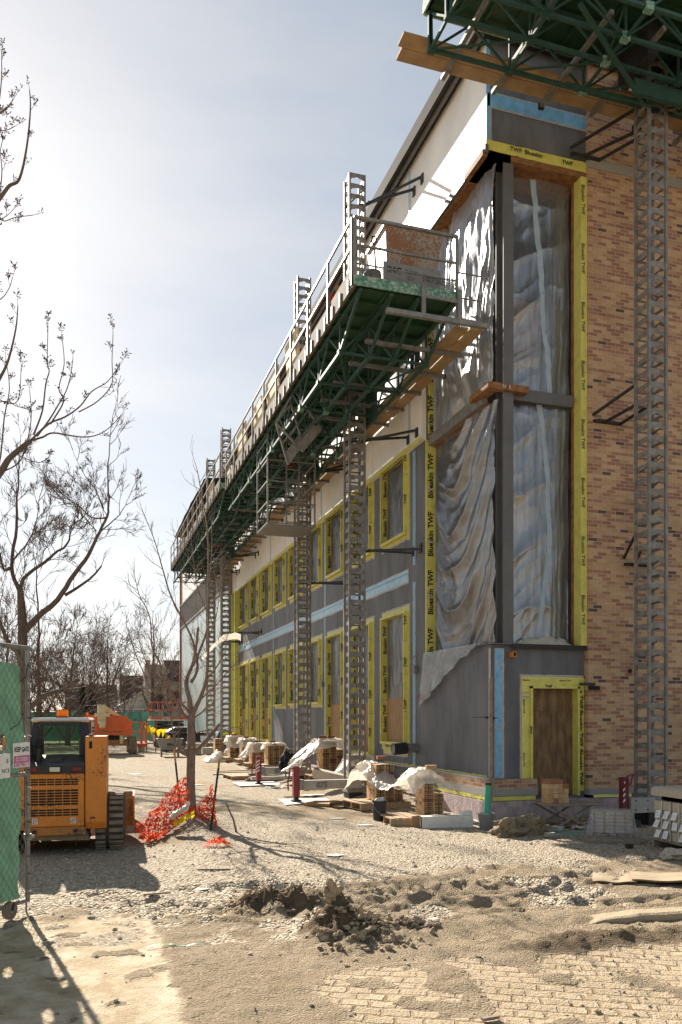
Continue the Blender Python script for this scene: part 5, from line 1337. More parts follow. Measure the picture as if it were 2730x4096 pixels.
for k, (x, y, s, lab) in enumerate(((4.55, 14.6, .13, "white scrap on open gravel before the nearest red jack"), (4.75, 13.5, .14, "thin white scrap on open gravel left of the black bucket"), (3.0, 23, .2, "flattened white sheet on the gravel left of the plank pile"), (1.6, 28, .25, "white sheet lying far back on the gravel beyond the loader"), (5.3, 18.9, .3, "pinkish scrap beside the first mast's outrigger"), (3.3, 10.7, .12, "thin pale splinter lying mid gravel right of the young tree"), (1.25, 9.1, .07, "pale wood chip on gravel in front of the loader's shadow"), (3.1, 6.95, .06, "white chip beside the mud heap ruts"))):
    rr = random.Random(k); pts = [(x + s * math.cos(a) * rr.uniform(.6, 1.2) * 1.3, y + s * math.sin(a) * rr.uniform(.4, 1)) for a in (0, 1.2, 2.2, 3.3, 4.6, 5.4)]
    flat("scrap", pts, lab, 'white_soiled', "scrap", .006)
for k, (x, y, L, a, lab) in enumerate(((4.9, 18.9, .7, .2, "left stick in the litter under the first outrigger beam"), (5.5, 18.7, .6, -.4, "right stick in the litter under the first outrigger beam"), (.75, 8.9, .28, .1, "short flat stick in the loader's shadow edge"), (1.9, 7.75, .5, .15, "twig lying at the left foot of the mud heap"), (1.55, 10.1, .4, -.3, "thin lath on the gravel between tree and mud heap"), (2.45, 4.6, .12, .1, "tiny wood chip at the bottom edge of the photo"))):
    m = MB(); z = gh(x, y) + .02; m.bar((x - L / 2 * math.cos(a), y - L / 2 * math.sin(a), z), (x + L / 2 * math.cos(a), y + L / 2 * math.sin(a), z), .03, .018, 'grey_wood'); tag(m.build("stick"), lab, "stick", "sticks and laths on the ground")
t = thing("lintel_block", (6.0, 19.4, .25), "pale concrete block beam leaning behind the first mast's outrigger", "concrete block")
m = MB(); m.bar((5.55, 19.6, .52), (6.3, 18.9, .34), .3, .22, 'block'); m.build("block_body", t)
m = MB(); m.bar((5.50, 19.55, .62), (5.62, 19.5, .62), .1, .1, 'grey_wood'); m.build("wood_chock", t)
pallet(4.9, 25.1, 1.3, 1.1, R(4), "low flat pallet between the two red jacks", mt='pallet_wood', h=.12)
for k in range(5):
    m = MB(); z = gh(4.8, 27.2) + .02 + .03 * (k // 2); y = 26.7 + .17 * k; m.bar((4.1 + .08 * k, y + .2, z), (5.6, y - .1, z + .03), .12, .03, 'grey_wood' if k % 2 else 'plank'); tag(m.build("loose_plank"), "one of the grey and tan planks piled loosely behind the low flat pallet", "plank", "planks piled behind the flat pallet")
m = MB(); m.blob((5.3, 23.9, gh(5.3, 23.9) + .10), .45, 'mortar', 3, 9, .7, (1.3, .7, .4)); tag(m.build("spoil_heap", smooth=False), "low brown heap of spoil behind the striped red jack", "spoil heap")
m = MB(); m.box(4.6, 22.95, gh(5, 23) + .10, 6.3, 23.1, gh(5, 23) + .2, 'concrete_grey'); tag(m.build("steel_rail"), "pale steel rail lying behind the striped red jack", "rail")
m = MB(); m.grid(lambda u, v: (4.7 + .75 * u, 21.2 + .5 * v, gh(5, 21.3) + .02 + .12 * abs(fbm(u * 4, v * 4, 8)) * (1 - abs(2 * u - 1))), 14, 10, 'film_white'); tag(m.build("film_scrap", smooth=True), "scrap of clear film on the gravel between the two jacks", "film scrap")

# black bag hanging on the second outrigger
t = thing("backpack", (5.52, 22.3, .6), "black backpack hanging on the second mast's outrigger beam", "backpack")
m = MB(); m.blob((5.5, 22.32, .68), .23, 'canvas_black', 3, 2, .35, (.85, .55, 1.15)); m.build("bag_body", t, smooth=True)
m = MB(); m.blob((5.5, 22.17, .58), .14, 'canvas_black', 2, 4, .4, (1, .45, .9)); m.blob((5.71, 22.3, .56), .11, 'canvas_black', 2, 4, .3, (.7, .6, 1.1)); m.blob((5.30, 22.3, .55), .10, 'canvas_black', 2, 5, .3, (.6, .6, 1.2)); m.build("pocket", t, smooth=True)
m = MB(); m.tube([(5.40, 22.2, .9), (5.38, 22.12, .7), (5.42, 22.14, .44), (5.40, 22.1, .25)], .018, 'canvas_black', 5); m.tube([(5.58, 22.2, .9), (5.60, 22.12, .7), (5.6, 22.14, .5)], .018, 'canvas_black', 5); m.tube([(5.46, 22.25, .93), (5.5, 22.2, .99), (5.54, 22.25, .93)], .015, 'canvas_black', 5); m.build("strap", t)

# folding bench with a cube of bricks
zt = .40
t = thing("folding_bench", (8.1, 12.45, 0), "rickety folding bench with crossed legs in front of the plywood door", "bench")
m = MB(); m.box(7.60, 12.15, zt, 8.55, 12.75, zt + .03, 'grey_wood'); m.build("bench_top", t)
for (y, a, b) in ((12.2, 7.62, 8.35), (12.2, 8.50, 7.75), (12.7, 7.62, 8.35), (12.7, 8.50, 7.75)):
    m = MB(); m.bar((a, y, zt), (b, y - .03, .015), .03, .03, 'grey_wood'); m.build("leg", t)
m = MB(); m.tube([(7.58, 12.13, zt + .0), (8.66, 12.12, zt - .01)], .018, 'grey_wood', 6); m.tube([(7.75, 12.18, .03), (7.75, 12.7, .03)], .012, 'grey_wood', 6); m.build("bench_rail", t)
t = thing("brick_pile", (7.85, 12.4, zt + .03), "neat pile of tan bricks on the folding bench", "brick pile")
m = MB(); rr = random.Random(4)
for k in range(5):
    for i in range(4):
        if i == 3 and k == 4: continue
        x = 7.63 + i * .102; m.box(x, 12.25 + rr.uniform(-.008, .008), zt + .031 + k * .083, x + .098, 12.46, zt + .031 + k * .083 + .080, rr.choice(['tan_brick', 'tan_brick', 'tan_brick2', 'red_brick'] if k < 4 else ['tan_brick', 'red_brick']))
m.build("brick_courses", t)

# mortar lump, wrapped slabs, block pallet
t = thing("mortar_heap", (6.8, 11.75, 0), "lumpy grey brown mound of set mortar on the gravel right of the green pipe", "mortar heap")
m = MB(); m.blob((6.75, 11.75, .11), .30, 'mortar', 4, 3, .8, (1.35, .7, .62)); m.blob((7.05, 11.82, .09), .24, 'mortar', 4, 7, .9, (1.3, .7, .62)); m.blob((6.5, 11.62, .05), .16, 'mortar', 3, 8, .9, (1.1, .8, .6)); m.build("heap_body", t, smooth=False)
m = MB(); m.box(7.02, 11.3, .02, 7.17, 11.38, .08, 'block'); tag(m.build("loose_block"), "small pale block lying in front of the mortar mound", "block")
ang = R(-33)
pl = pallet(7.83, 10.75, .80, .62, ang, "dark pallet under the shrink wrapped slabs", z=gh(7.8, 10.7), mt='grey_wood')
t = thing("slab_stack", (7.86, 10.78, .13), "stack of pale stone slabs on the dark pallet, inside shrink wrap", "slab stack")
m = MB()
for k in range(6):
    m.box(7.55 + .012 * (k % 2), 10.58, .14 + k * .055, 8.14, 10.96, .19 + k * .055, 'block')
    for q in range(4): m.box(7.56 + q * .15, 10.576, .142 + k * .055, 7.60 + q * .15, 10.578, .188 + k * .055, 'grey_wood')
m.build("slabs", t); t.rotation_euler.z = ang
t = thing("shrink_wrap", (7.86, 10.78, .0), "glossy clear shrink wrap stretched over the slab stack", "shrink wrap")
m = MB()
def wrap(u, v):
    a = u * 2 * math.pi; c, s_ = math.cos(a), math.sin(a); q = max(abs(c), abs(s_))
    k = 1 - v; rx = .315 + .115 * k ** 1.6 + .012 * fbm(u * 30, v * 2, 3); ry = .215 + .13 * k ** 1.6 + .012 * fbm(u * 26, v * 2, 5)
    return (7.845 + rx * c / q * (.96 + .04 * q), 10.77 + ry * s_ / q, .03 + .45 * v + .02 * fbm(u * 16, 1, 2) * k)
m.grid(wrap, 90, 16, 'film_wrap'); m.grid(lambda u, v: (7.845 + .315 * (2 * u - 1), 10.77 + .215 * (2 * v - 1), .485 + .012 * fbm(u * 5, v * 5)), 8, 8, 'film_wrap'); m.build("wrap_film", t, smooth=True); t.rotation_euler.z = ang
M_t = thing("block_stack", (8.5, 9.3, .12), "strapped stack of pale concrete blocks with white paper tags, at the right edge", "block stack")
m = MB(); rr = random.Random(6)
for k in range(4):
    for j in range(8):
        y = 9.98 - (j + 1) * .18 + rr.uniform(-.006, .006); m.bbox(8.0 + rr.uniform(-.008, .008), y + .003, .14 + k * .142, 8.98, y + .177, .14 + k * .142 + .136, 'block', .006)
m.build("block_courses", M_t)
m = MB()
for k in range(2):
    for j in range(6): m.box(8.06 + j * .14, 9.0, .715 + k * .0, 8.19 + j * .14, 9.9, .765, 'tan_brick' if j % 2 else 'tan_brick2')
m.build("spacer_bricks", M_t)
m = MB(); m.prism([(8.0, 10.0, .78), (8.0, 8.5, .78), (8.0, 8.5, .90), (8.03, 8.5, .93), (8.03, 10.0, .93), (8.0, 10.0, .90)][:4] and [(7.97, 10.02, .775), (8.9, 10.02, .775), (8.9, 10.02, .90), (8.02, 10.02, .90), (7.97, 10.02, .87)], (0, -1.55, 0), 'block'); m.build("coping_stone", M_t)
for j in range(8):
    m = MB(); y = 9.98 - (j + .93) * .18
    m.box(7.982, y - .006, .14, 7.992, y + .006, .71, 'white_soiled'); m.build("strap", M_t)
for k in range(3):
    for j in range(7):
        if rr.random() < .25: continue
        m = MB(); y = 9.95 - j * .18 - rr.uniform(0, .04); z = .14 + (k + 1) * .142; s_ = rr.uniform(-.03, .03)
        P = [Vector((7.985, y, z)), Vector((7.985, y - .10, z + .004)), Vector((7.93, y - .11 + s_, z - .10)), Vector((7.93, y - .01 + s_, z - .105))]
        m.add(P, [(0, 1, 2, 3)], 'white_paint')
        n = (P[1] - P[0]).cross(P[3] - P[0]).normalized() * -.002
        for q in (.35, .55, .72):
            a = P[0].lerp(P[3], q); b = P[1].lerp(P[2], q); c = a.lerp(b, .15); d = a.lerp(b, .7)
            if n.x > 0: n = -n
            m.bar(c + n, d + n, .004, .002, 'stencil')
        m.build("paper_tag", M_t)
pallet(8.45, 9.25, 1.0, 1.5, R(-3), "brown pallet under the strapped concrete blocks at the right edge", z=gh(8.4, 9.3), mt='grey_wood')
m = MB(); m.blob((7.58, 9.05, gh(7.6, 9.05) + .04), .17, 'block', 3, 5, .7, (1.2, .8, .5)); tag(m.build("grey_rock", smooth=False), "flattish grey rock on the gravel at the right edge", "rock")
m = MB(); m.box(7.58, 10.02, .0, 7.66, 10.10, .06, 'dark_metal'); tag(m.build("dark_block"), "little dark block on the gravel before the wrapped pallet", "block")
t = thing("warped_board", (6.1, 7.7, 0), "thin warped plywood sheet lying on the dirt at the right edge", "plywood sheet")
for k, (a, b) in enumerate((((5.55, 7.98), (6.0, 7.78)), ((5.97, 7.83), (6.75, 7.5)))):
    m = MB(); m.grid(lambda u, v: (a[0] + (b[0] - a[0]) * u + .35 * v, a[1] + (b[1] - a[1]) * u + .5 * v, gh(6, 7.7) + .03 + .02 * k + .008 * math.sin(u * 9 + k) - .02 * v), 20, 4, 'dusty_board'); m.grid(lambda u, v: (a[0] + (b[0] - a[0]) * u, a[1] + (b[1] - a[1]) * u, gh(6, 7.7) + .03 + .02 * k + .008 * math.sin(u * 9 + k) - .02 * v), 20, 1, 'ply_dark'); m.build("board_piece", t)
t = thing("green_strap", (.73, 6.94, 0), "strip of green strapping ribbon lying on the dirt", "strapping")
m = MB(); m.grid(lambda u, v: (.50 + .46 * u, 6.92 + .03 * math.sin(u * 5) + .016 * (v - .5), gh(.5 + .46 * u, 6.93) + .015 + .012 * math.sin(u * 8)), 24, 1, 'green_pipe'); m.build("ribbon", t)
for k in range(2):
    m = MB(); m.tube([(7.0 + .16 * i, 11.25 + .5 * k + .22 * math.sin(i * .8 + k) * (i / 9), .03 + .02 * math.sin(i)) for i in range(9)], .009, 'green_strap', 4); tag(m.build("strapping_band"), ("green strapping band curling in front of the folding bench", "green strapping band running behind the mortar mound")[k], "strapping", "green strapping on the gravel")
# litter of broken board along the foundation
rr = random.Random(12)
m = MB()
for k in range(300):
    x = rr.uniform(5.9, 9.4); y = rr.uniform(11.9, 13.2) if x > 7 else rr.uniform(13.2, 26)
    s_ = abs(rr.gauss(.03, .06)) + .02; a = rr.uniform(0, 3); z = gh(x, y) + rr.uniform(.005, .04)
    m.bar((x - s_ * math.cos(a), y - s_ * math.sin(a), z), (x + s_ * math.cos(a), y + s_ * math.sin(a), z + rr.uniform(-.01, .03)), rr.uniform(.03, .12), .012, rr.choice(['white_soiled', 'foundation', 'block', 'grey_wood', 'ply', 'mortar']))
o = m.build("rubble_litter"); o['kind'] = 'stuff'

# ------------------------------------------------------------------ compact track loader seen from behind
cx, y0 = -.31, 11.9
t = thing("track_loader", (cx, y0 + .8, 0), "worn orange compact track loader seen from behind, parked by the green fence", "track loader")
X = lambda a: cx + a
m = MB()
m.bbox(X(-.39), y0 + .05, .30, X(.39), y0 + 1.9, 1.12, 'orange_worn', .02); m.bbox(X(-.42), y0 + .10, .22, X(.42), y0 + 1.9, .32, 'mortar', .02)
m.build("chassis", t)
m = MB()   # engine door with louvres
m.bbox(X(-.385), y0 - .03, .40, X(.385), y0 + .06, 1.14, 'orange_worn', .015)
for (za, zb_, n) in ((.975, 1.075, 3), (.70, .925, 6), (.55, .655, 3)):
    for c in range(6):
        for r in range(n):
            xa = X(-.315 + c * .105); zz = za + (zb_ - za) * r / n
            m.box(xa, y0 - .034, zz + .004, xa + .094, y0 - .028, zz + (zb_ - za) / n - .008, 'slot')
for sx in (-.33, .33):
    for z in (1.09, .48): m.tube([(X(sx), y0 - .04, z), (X(sx), y0 - .028, z)], .013, 'galv', 8)
dr = m.build("engine_door", t)
for sx in (-.26, .24):
    m = MB(); m.box(X(sx - .035), y0 - .036, .445, X(sx + .035), y0 - .031, .525, 'white_soiled')
    m.tube([(X(sx + .02 * math.cos(a)), y0 - .038, .475 + .02 * math.sin(a)) for a in [i * .7 for i in range(8)]], .004, 'slot', 4); m.bar((X(sx - .025), y0 - .038, .51), (X(sx + .025), y0 - .038, .51), .004, .006, 'slot'); m.build("warning_decal", dr)
m = MB(); m.bbox(X(-.40), y0 - .05, .28, X(.40), y0 + .12, .40, 'orange_dirty', .015)
for sx in (-.27, .27): m.box(X(sx - .045), y0 - .056, .31, X(sx + .045), y0 - .048, .38, 'rust'); m.tube([(X(sx), y0 - .062, .345), (X(sx), y0 - .05, .345)], .022, 'slot', 10)
m.prism([(X(-.42), y0 + .02, .22), (X(.45), y0 + .02, .20), (X(.42), y0 + .02, .29), (X(-.4), y0 + .02, .29)], (0, .5, 0), 'mortar'); m.build("rear_bumper", t)
m = MB()   # black hood
P = [(X(-.39), y0 - .04, 1.145), (X(-.39), y0 - .05, 1.25), (X(-.39), y0 + .02, 1.285), (X(-.39), y0 + .62, 1.37), (X(-.39), y0 + .62, 1.145)]
m.prism(P, (.78, 0, 0), 'black_plastic'); m.prism([(X(-.09), y0 + .06, 1.29), (X(.11), y0 + .06, 1.29), (X(.07), y0 + .06, 1.335), (X(-.05), y0 + .06, 1.335)], (0, .14, .02), 'black_plastic')
hd = m.build("hood", t)
for sx in (-.29, .29): m = MB(); m.bbox(X(sx - .065), y0 - .062, 1.172, X(sx + .065), y0 - .045, 1.228, 'tail_red', .006); m.build("tail_light", t)
m = MB(); m.bbox(X(-.085), y0 - .066, 1.155, X(.085), y0 - .045, 1.24, 'dark_metal', .006); m.bbox(X(-.068), y0 - .072, 1.166, X(.068), y0 - .066, 1.23, 'lens_clear', .004); m.build("work_light", t)
m = MB(); m.tube([(X(-.24), y0 + .18, 1.28), (X(-.24), y0 + .18, 1.48), (X(-.235), y0 + .165, 1.53), (X(-.225), y0 + .11, 1.565)], [.05, .05, .055, .062], 'dark_metal', 16); m.tube([(X(-.2252), y0 + .1105, 1.5648), (X(-.224), y0 + .104, 1.568)], .05, 'slot', 16); m.build("exhaust_pipe", t)
# cab
m = MB(); ya, yb = y0 + .55, y0 + 1.75
m.prism([(X(-.40), ya, 1.30), (X(-.40), ya + .03, 1.62), (X(-.36), ya + .10, 1.86), (X(-.30), ya + .10, 1.86), (X(-.29), ya + .03, 1.62), (X(-.29), ya, 1.30)], (0, .22, 0), 'black_plastic')
m.prism([(X(.42), ya, 1.30), (X(.42), ya + .03, 1.62), (X(.38), ya + .10, 1.86), (X(.28), ya + .10, 1.86), (X(.29), ya + .03, 1.62), (X(.29), ya, 1.30)], (0, .22, 0), 'black_plastic')
m.box(X(-.30), ya + .05, 1.30, X(.30), ya + .12, 1.37, 'black_plastic'); m.box(X(-.30), ya + .08, 1.80, X(.30), ya + .16, 1.86, 'black_plastic')
m.box(X(-.40), ya, 1.27, X(.42), yb, 1.30, 'black_plastic'); m.box(X(-.40), yb - .1, 1.3, X(-.34), yb, 1.88, 'black_plastic'); m.box(X(.36), yb - .1, 1.3, X(.42), yb, 1.88, 'black_plastic')
cb = m.build("cab_frame", t)
m = MB(); m.bbox(X(-.40), ya + .06, 1.845, X(.42), yb + .05, 1.91, 'white_soiled', .03)
m.box(X(.424), ya + .25, 1.60, X(.432), ya + .9, 1.85, 'white_soiled')
for i in range(3): m.box(X(.433), ya + .35, 1.64 + i * .05, X(.436), ya + .8, 1.67 + i * .05, 'slot')
m.build("cab_roof", t)
m = MB(); m.box(X(-.28), ya + .06, 1.365, X(.29), ya + .068, 1.81, 'cab_glass'); m.build("rear_window", cb)
m = MB(); m.box(X(-.33), yb - .05, 1.2, X(.36), yb - .042, 1.85, 'cab_glass'); m.build("front_window", cb)
m = MB(); m.bbox(X(-.09), ya + .42, 1.91, X(.09), ya + .58, 1.925, 'dark_metal', .004); m.bbox(X(-.08), ya + .43, 1.925, X(.08), ya + .57, 2.03, 'amber', .018); m.build("beacon", t)
m = MB(); m.bbox(X(-.2), ya + .55, 1.0, X(.2), ya + .7, 1.36, 'black_plastic', .04); m.build("seat", t)
for sx in (-1, 1):
    m = MB(); a, b = (X(.40), X(.68)) if sx > 0 else (X(-.68), X(-.40))
    m.prism([(a, y0 + .02, .36), (a, y0 - .02, .46), (a, y0 - .02, 1.62), (a, y0 + .02, 1.65), (a, y0 + .55, 1.65), (a, y0 + .75, 1.30), (a, y0 + .6, .7), (a, y0 + .4, .36)], (b - a, 0, 0), 'orange_worn')
    if sx > 0:
        m.tube([(X(.47), y0 - .026, 1.50), (X(.47), y0 - .018, 1.50)], .022, 'slot', 10); m.box(X(.45), y0 - .026, 1.50, X(.49), y0 - .021, 1.58, 'slot'); m.box(X(.46), y0 - .024, .50, X(.53), y0 - .019, .53, 'red_paint'); m.box(X(.44), y0 + .05, 1.65, X(.50), y0 + .15, 1.68, 'rust')
    tw = m.build("loader_tower", t)
    m = MB(); aa = X(.46 * sx + (.0 if sx > 0 else -.12)); m.prism([(aa, y0 + .3, 1.62), (aa, y0 + 1.0, 1.40), (aa, y0 + 2.1, 1.0), (aa, y0 + 2.75, .35), (aa, y0 + 2.6, .25), (aa, y0 + 1.95, .85), (aa, y0 + .9, 1.25), (aa, y0 + .25, 1.45)], (.12, 0, 0), 'orange_worn'); m.build("lift_arm", t)
    # rubber track
    a, b = (X(.52), X(.90)) if sx > 0 else (X(-.90), X(-.52))
    prof = []
    for i in range(13): q = math.pi / 2 + math.pi * i / 12; prof.append((y0 + .52 + .36 * math.cos(q), .42 + .38 * math.sin(q) * (1 if math.sin(q) > 0 else 1.1)))
    for i in range(13): q = -math.pi / 2 + math.pi * i / 12; prof.append((y0 + 1.75 + .3 * math.cos(q), .36 + .34 * math.sin(q)))
    m = MB(); m.prism([(a, p[0], max(.0, p[1])) for p in prof], (b - a, 0, 0), 'rubber_dark'); tr = m.build("track", t)
    m = MB()
    path = [(p[0], max(0.01, p[1])) for p in prof] + [(prof[0][0], prof[0][1])]
    acc = 0
    for p, q in zip(path, path[1:]):
        d = math.hypot(q[0] - p[0], q[1] - p[1]); n = max(1, int(d / .085))
        for i in range(n):
            c0 = Vector((0, p[0] + (q[0] - p[0]) * i / n, p[1] + (q[1] - p[1]) * i / n)); tdir = Vector((0, q[0] - p[0], q[1] - p[1])).normalized(); nn = Vector((0, -tdir.z, tdir.y)) * -1
            for (s0, s1) in ((0, .36), (.50, 1)):
                o2 = c0 + nn * (-.008)
                m.bar(Vector((a + (b - a) * s0, o2.y, max(.012, o2.z))), Vector((a + (b - a) * s1, o2.y, max(.012, o2.z))), .052, .045, 'rubber', tuple(nn))
    m.build("tread_lugs", tr)
m = MB(); m.prism([(X(-.95), y0 + 2.75, .02), (X(-.95), y0 + 2.7, .5), (X(-.95), y0 + 2.85, .62), (X(-.95), y0 + 2.95, .1), (X(-.95), y0 + 3.45, .02)], (1.95, 0, 0), 'orange_dirty'); m.prism([(X(1.0), y0 + 2.7, .0), (X(1.0), y0 + 2.66, .56), (X(1.0), y0 + 3.0, .62), (X(1.0), y0 + 3.5, .0)], (.03, 0, 0), 'orange_worn'); m.build("bucket", t)
t.rotation_euler.z = R(-4)

# ------------------------------------------------------------------ green screened fence panel with signs
P0 = Vector((-.52, 8.56, 0)); D = Vector((-.563, -.826, 0)).normalized(); NF = Vector((D.y, -D.x, 0)).normalized()
if NF.y > 0: NF = -NF
FP = lambda a, z, o=0.0: P0 + D * a + NF * o + Vector((0, 0, z))
t = thing("fence_panel", P0, "rolling chain link fence panel with green windscreen at the left edge", "fence panel")
m = MB(); r_ = .024; FL = 3.0
for a in (0, FL): m.tube([FP(a, .10), FP(a, 2.62)], r_, 'galv', 10)
for z in (.12, 1.36, 2.60): m.tube([FP(0, z), FP(FL, z)], r_ * .9, 'galv', 10)
m.tube([FP(.02, .0), FP(.02, .12)], .010, 'galv', 6)
m.build("pipe_frame", t)
m = MB(); st = .075
for s_ in (-1, 1):
    k = -2.6
    while k < FL + 2.6:
        a0, z0, a1, z1 = k, .13, k + 2.46 * s_ * .72, 2.59
        pts = []
        for i in range(25):
            f = i / 24; a = a0 + (a1 - a0) * f; z = z0 + (z1 - z0) * f
            if 0.01 < a < FL - .01: pts.append((a, z))
        if len(pts) > 1: m.tube([FP(a, z, .018 + .003 * s_) for a, z in (pts[0], pts[-1])], .0030, 'galv', 4, False)
        k += st
m.build("chain_link", t)
m = MB(); HO = ((.51, .99), (.36, 1.68))
def scr(u, v):
    a = .03 + (FL - .04) * u; z = .15 + 2.30 * v
    edge = .04 * math.exp(-a * 6) * (fbm(z * 3, 1, 4) + .4)
    return FP(a + edge + .02 * sstep(.2, 0, u) * abs(math.sin(z * 2.3)), z - .05 * math.exp(-a * 8) * v, -.03 - .05 * fbm(a * 2, z * 2, 3) - .02 * abs(math.sin(a * 5 + 2 * fbm(a, z, 6))) - .012 * fbm(a * 9, z * 3, 8))
m.grid(scr, 90, 60, 'screen_green', skip=lambda u, v: any(((.055 + 2.94 * u - a) / .055) ** 2 + ((.15 + 2.30 * v - z) / .085) ** 2 < 1 for a, z in HO))
m.build("windscreen_cloth", t, smooth=True)
m = MB(); m.tube([FP(-.05, .74, .03), FP(.06, .74, .03)], .018, 'galv', 8); m.tube([FP(.0, .71, .0), FP(.0, .77, 0)], .036, 'galv', 10); m.build("clamp", t)
rr = random.Random(5)
m = MB()
for k in range(14):
    m = MB(); z = .2 + k * .17; m.tube([FP(-.026, z, .02), FP(0, z + .01, .03), FP(.03, z + .015, .02)], .006, 'dark_metal' if k % 3 else 'white_soiled', 5); m.build("cable_tie", t)
m = MB(); m.tube([FP(.02, 2.45, .03), FP(.1, 2.3, .05), FP(.16, 2.26, .03)], .004, 'slot', 4); m.build("cable_tie", t); m = MB(); m.tube([FP(.1, 1.95, .03), FP(.2, 1.85, .05), FP(.3, 1.8, .03)], .004, 'slot', 4); m.build("cable_tie", t)
m = MB(); c = FP(.30, .085, .03); ax = NF * .022
m.tube([c - ax, c + ax], .085, 'rubber', 20); m.tube([c - ax * 1.3, c + ax * 1.3], .03, 'galv', 10); m.bar(FP(.30, .085, .06), FP(.26, .15, .05), .02, .03, 'dark_metal'); m.build("caster_wheel", t)
t = thing("gate_sign", FP(.13, 1.55, .03), "white and pink sign reading KEEP GATE CLOSED AT ALL TIMES, on the green fence", "sign")
m = MB(); a0, a1, z0, z1 = .258, .018, 1.432, 1.668
m.prism([FP(a0, z0, .035), FP(a1, z0 + .004, .035), FP(a1, z1 + .008, .035), FP(a0, z1, .035)], NF * .004, 'white_paint'); m.build("sign_plate", t)
m = MB(); m.prism([FP(a0 - .008, z0 + .01, .040), FP(a1 + .008, z0 + .014, .040), FP(a1 + .008, z0 + .118, .040), FP(a0 - .008, z0 + .112, .040)], NF * .001, 'pink'); m.build("pink_panel", t)
rt = -D
m = MB(); m.text("KEEP GATE", FP(a0 - .016, 1.592, .0425), rt, (0, 0, 1), .036, 'slot', maxw=.225 / 5.2 if False else None, bold=.015) if False else m.text("KEEP GATE", FP(.138, 1.585, .0425), rt, (0, 0, 1), .045, 'slot', align=.5, maxw=.21, bold=.02)
m.text("CLOSED", FP(.138, 1.497, .0425), rt, (0, 0, 1), .034, 'white_paint', align=.5, bold=.02); m.text("AT ALL TIMES", FP(.138, 1.448, .0425), rt, (0, 0, 1), .034, 'white_paint', align=.5, maxw=.21, bold=.02); m.build("lettering", t)
t = thing("notice_sign", FP(.6, 1.45, .03), "white notice with dark letters below the pink gate sign, cut by the left edge", "sign")
m = MB(); m.prism([FP(.80, 1.338, .036), FP(.302, 1.346, .036), FP(.302, 1.575, .036), FP(.80, 1.57, .036)], NF * .004, 'white_paint'); m.build("sign_plate", t)
m = MB(); m.text("B", FP(.328, 1.485, .0425), rt, (0, 0, 1), .038, 'lettering', align=1, bold=.0); m.text("NCE", FP(.315, 1.395, .0425), rt, (0, 0, 1), .038, 'lettering', align=1, bold=.0); m.build("lettering", t)

# ------------------------------------------------------------------ stakes and snow fence round the young tree
for a, b, lab in (((1.63, 15.5, 1.33), (1.74, 15.3, .1), "green steel stake with tan tip left of the young tree"), ((2.28, 14.2, 1.19), (2.02, 13.55, .0), "leaning green steel stake with tan tip right of the young tree")):
    t = thing("steel_stake", b, lab, "stake", "stakes round the young tree"); A, Bv = Vector(a), Vector(b)
    m = MB(); c = A.lerp(Bv, .22 if a[0] < 2 else .14); m.bar(Bv - (A - Bv).normalized() * .15, c, .035, .012, 'post_green'); m.bar(Bv, c, .012, .035, 'post_green')
    for i in range(14): q = c.lerp(Bv, i / 14); m.box(q.x - .02, q.y - .022, q.z - .006, q.x + .02, q.y - .016, q.z + .006, 'post_green')
    m.build("post_shaft", t)
    m = MB(); m.bar(c, A, .036, .014, 'post_tip'); m.bar(c, A, .014, .036, 'post_tip'); m.build("painted_tip", t)
def snow(fn, nu, nv, label, tw=.42, sd=0):
    m = MB()
    for j in range(nv + 1):
        m.grid(lambda u, v: fn(u, min(1, max(0, (j + (v - .5) * tw) / nv))), nu * 2, 1, 'net')
    for i in range(nu + 1):
        m.grid(lambda u, v: fn(min(1, max(0, (i + (u - .5) * tw * .8) / nu)), v), 1, nv * 2, 'net')
    o = m.build("snow_fence", smooth=True); tag(o, label, "snow fence", "orange plastic snow fence round the young tree"); return o
def netL(u, v):   # from the stake on the left, slumping towards the loader
    a = Vector((1.76, 15.15, .52)); b = Vector((.72, 13.1, .10)); c = a.lerp(b, u)
    h = (.52 * (1 - u) ** .8 + .10) ; out = Vector((.30, -.9, 0)).normalized() * (.12 + .9 * (1 - v)) * (.55 + .4 * u)
    w = .07 * fbm(u * 6, v * 5, 4) + .05 * abs(fbm(u * 13, v * 11, 5))
    x, y = c.x + out.x * (.5 + u * .2), c.y + out.y * .8
    g = gh(x, y); return (x + w, y - w, g + .03 + h * v ** 1.4 + .16 * abs(fbm(u * 7, v * 7, 3)) * (1 - v * .5))
snow(netL, 38, 16, "crumpled orange snow fence slumped left of the young tree towards the loader")
def netR(u, v):
    a = Vector((1.84, 14.55, .12)); b = Vector((2.10, 13.78, .50)); c = a.lerp(b, u)
    z0 = gh(c.x, c.y) + .02; top = .15 + .55 * u ** 1.2
    w = .06 * fbm(u * 6, v * 5, 14) + .03 * abs(fbm(u * 15, v * 11, 15))
    return (c.x + .10 * (1 - v) * math.sin(u * 3) + w, c.y - .25 * (1 - v) - .15 * math.sin(u * 3.1) + w, z0 + top * v + .05 * abs(fbm(u * 9, v * 8, 5)))
snow(netR, 22, 16, "orange snow fence pulled up to the leaning stake right of the young tree", .42)
def netP(u, v): return (1.70 + .42 * u, 11.95 + .28 * v, gh(1.9, 12.05) + .02 + .10 * math.sin(u * 3.1) * (.4 + abs(fbm(u * 6, v * 6, 7))))
snow(netP, 10, 6, "small torn piece of orange snow fence on the gravel in front of the mound", .36)
m = MB(); m.grid(lambda u, v: (1.32 + .36 * u, 13.55 + .12 * u - .2 * v, .20 + .20 * u + .12 * v + .08 * fbm(u * 5, v * 5, 3)), 14, 10, 'white_paint'); tag(m.build("paper_rag", smooth=True), "white paper rag caught in the slumped orange fence", "rag")
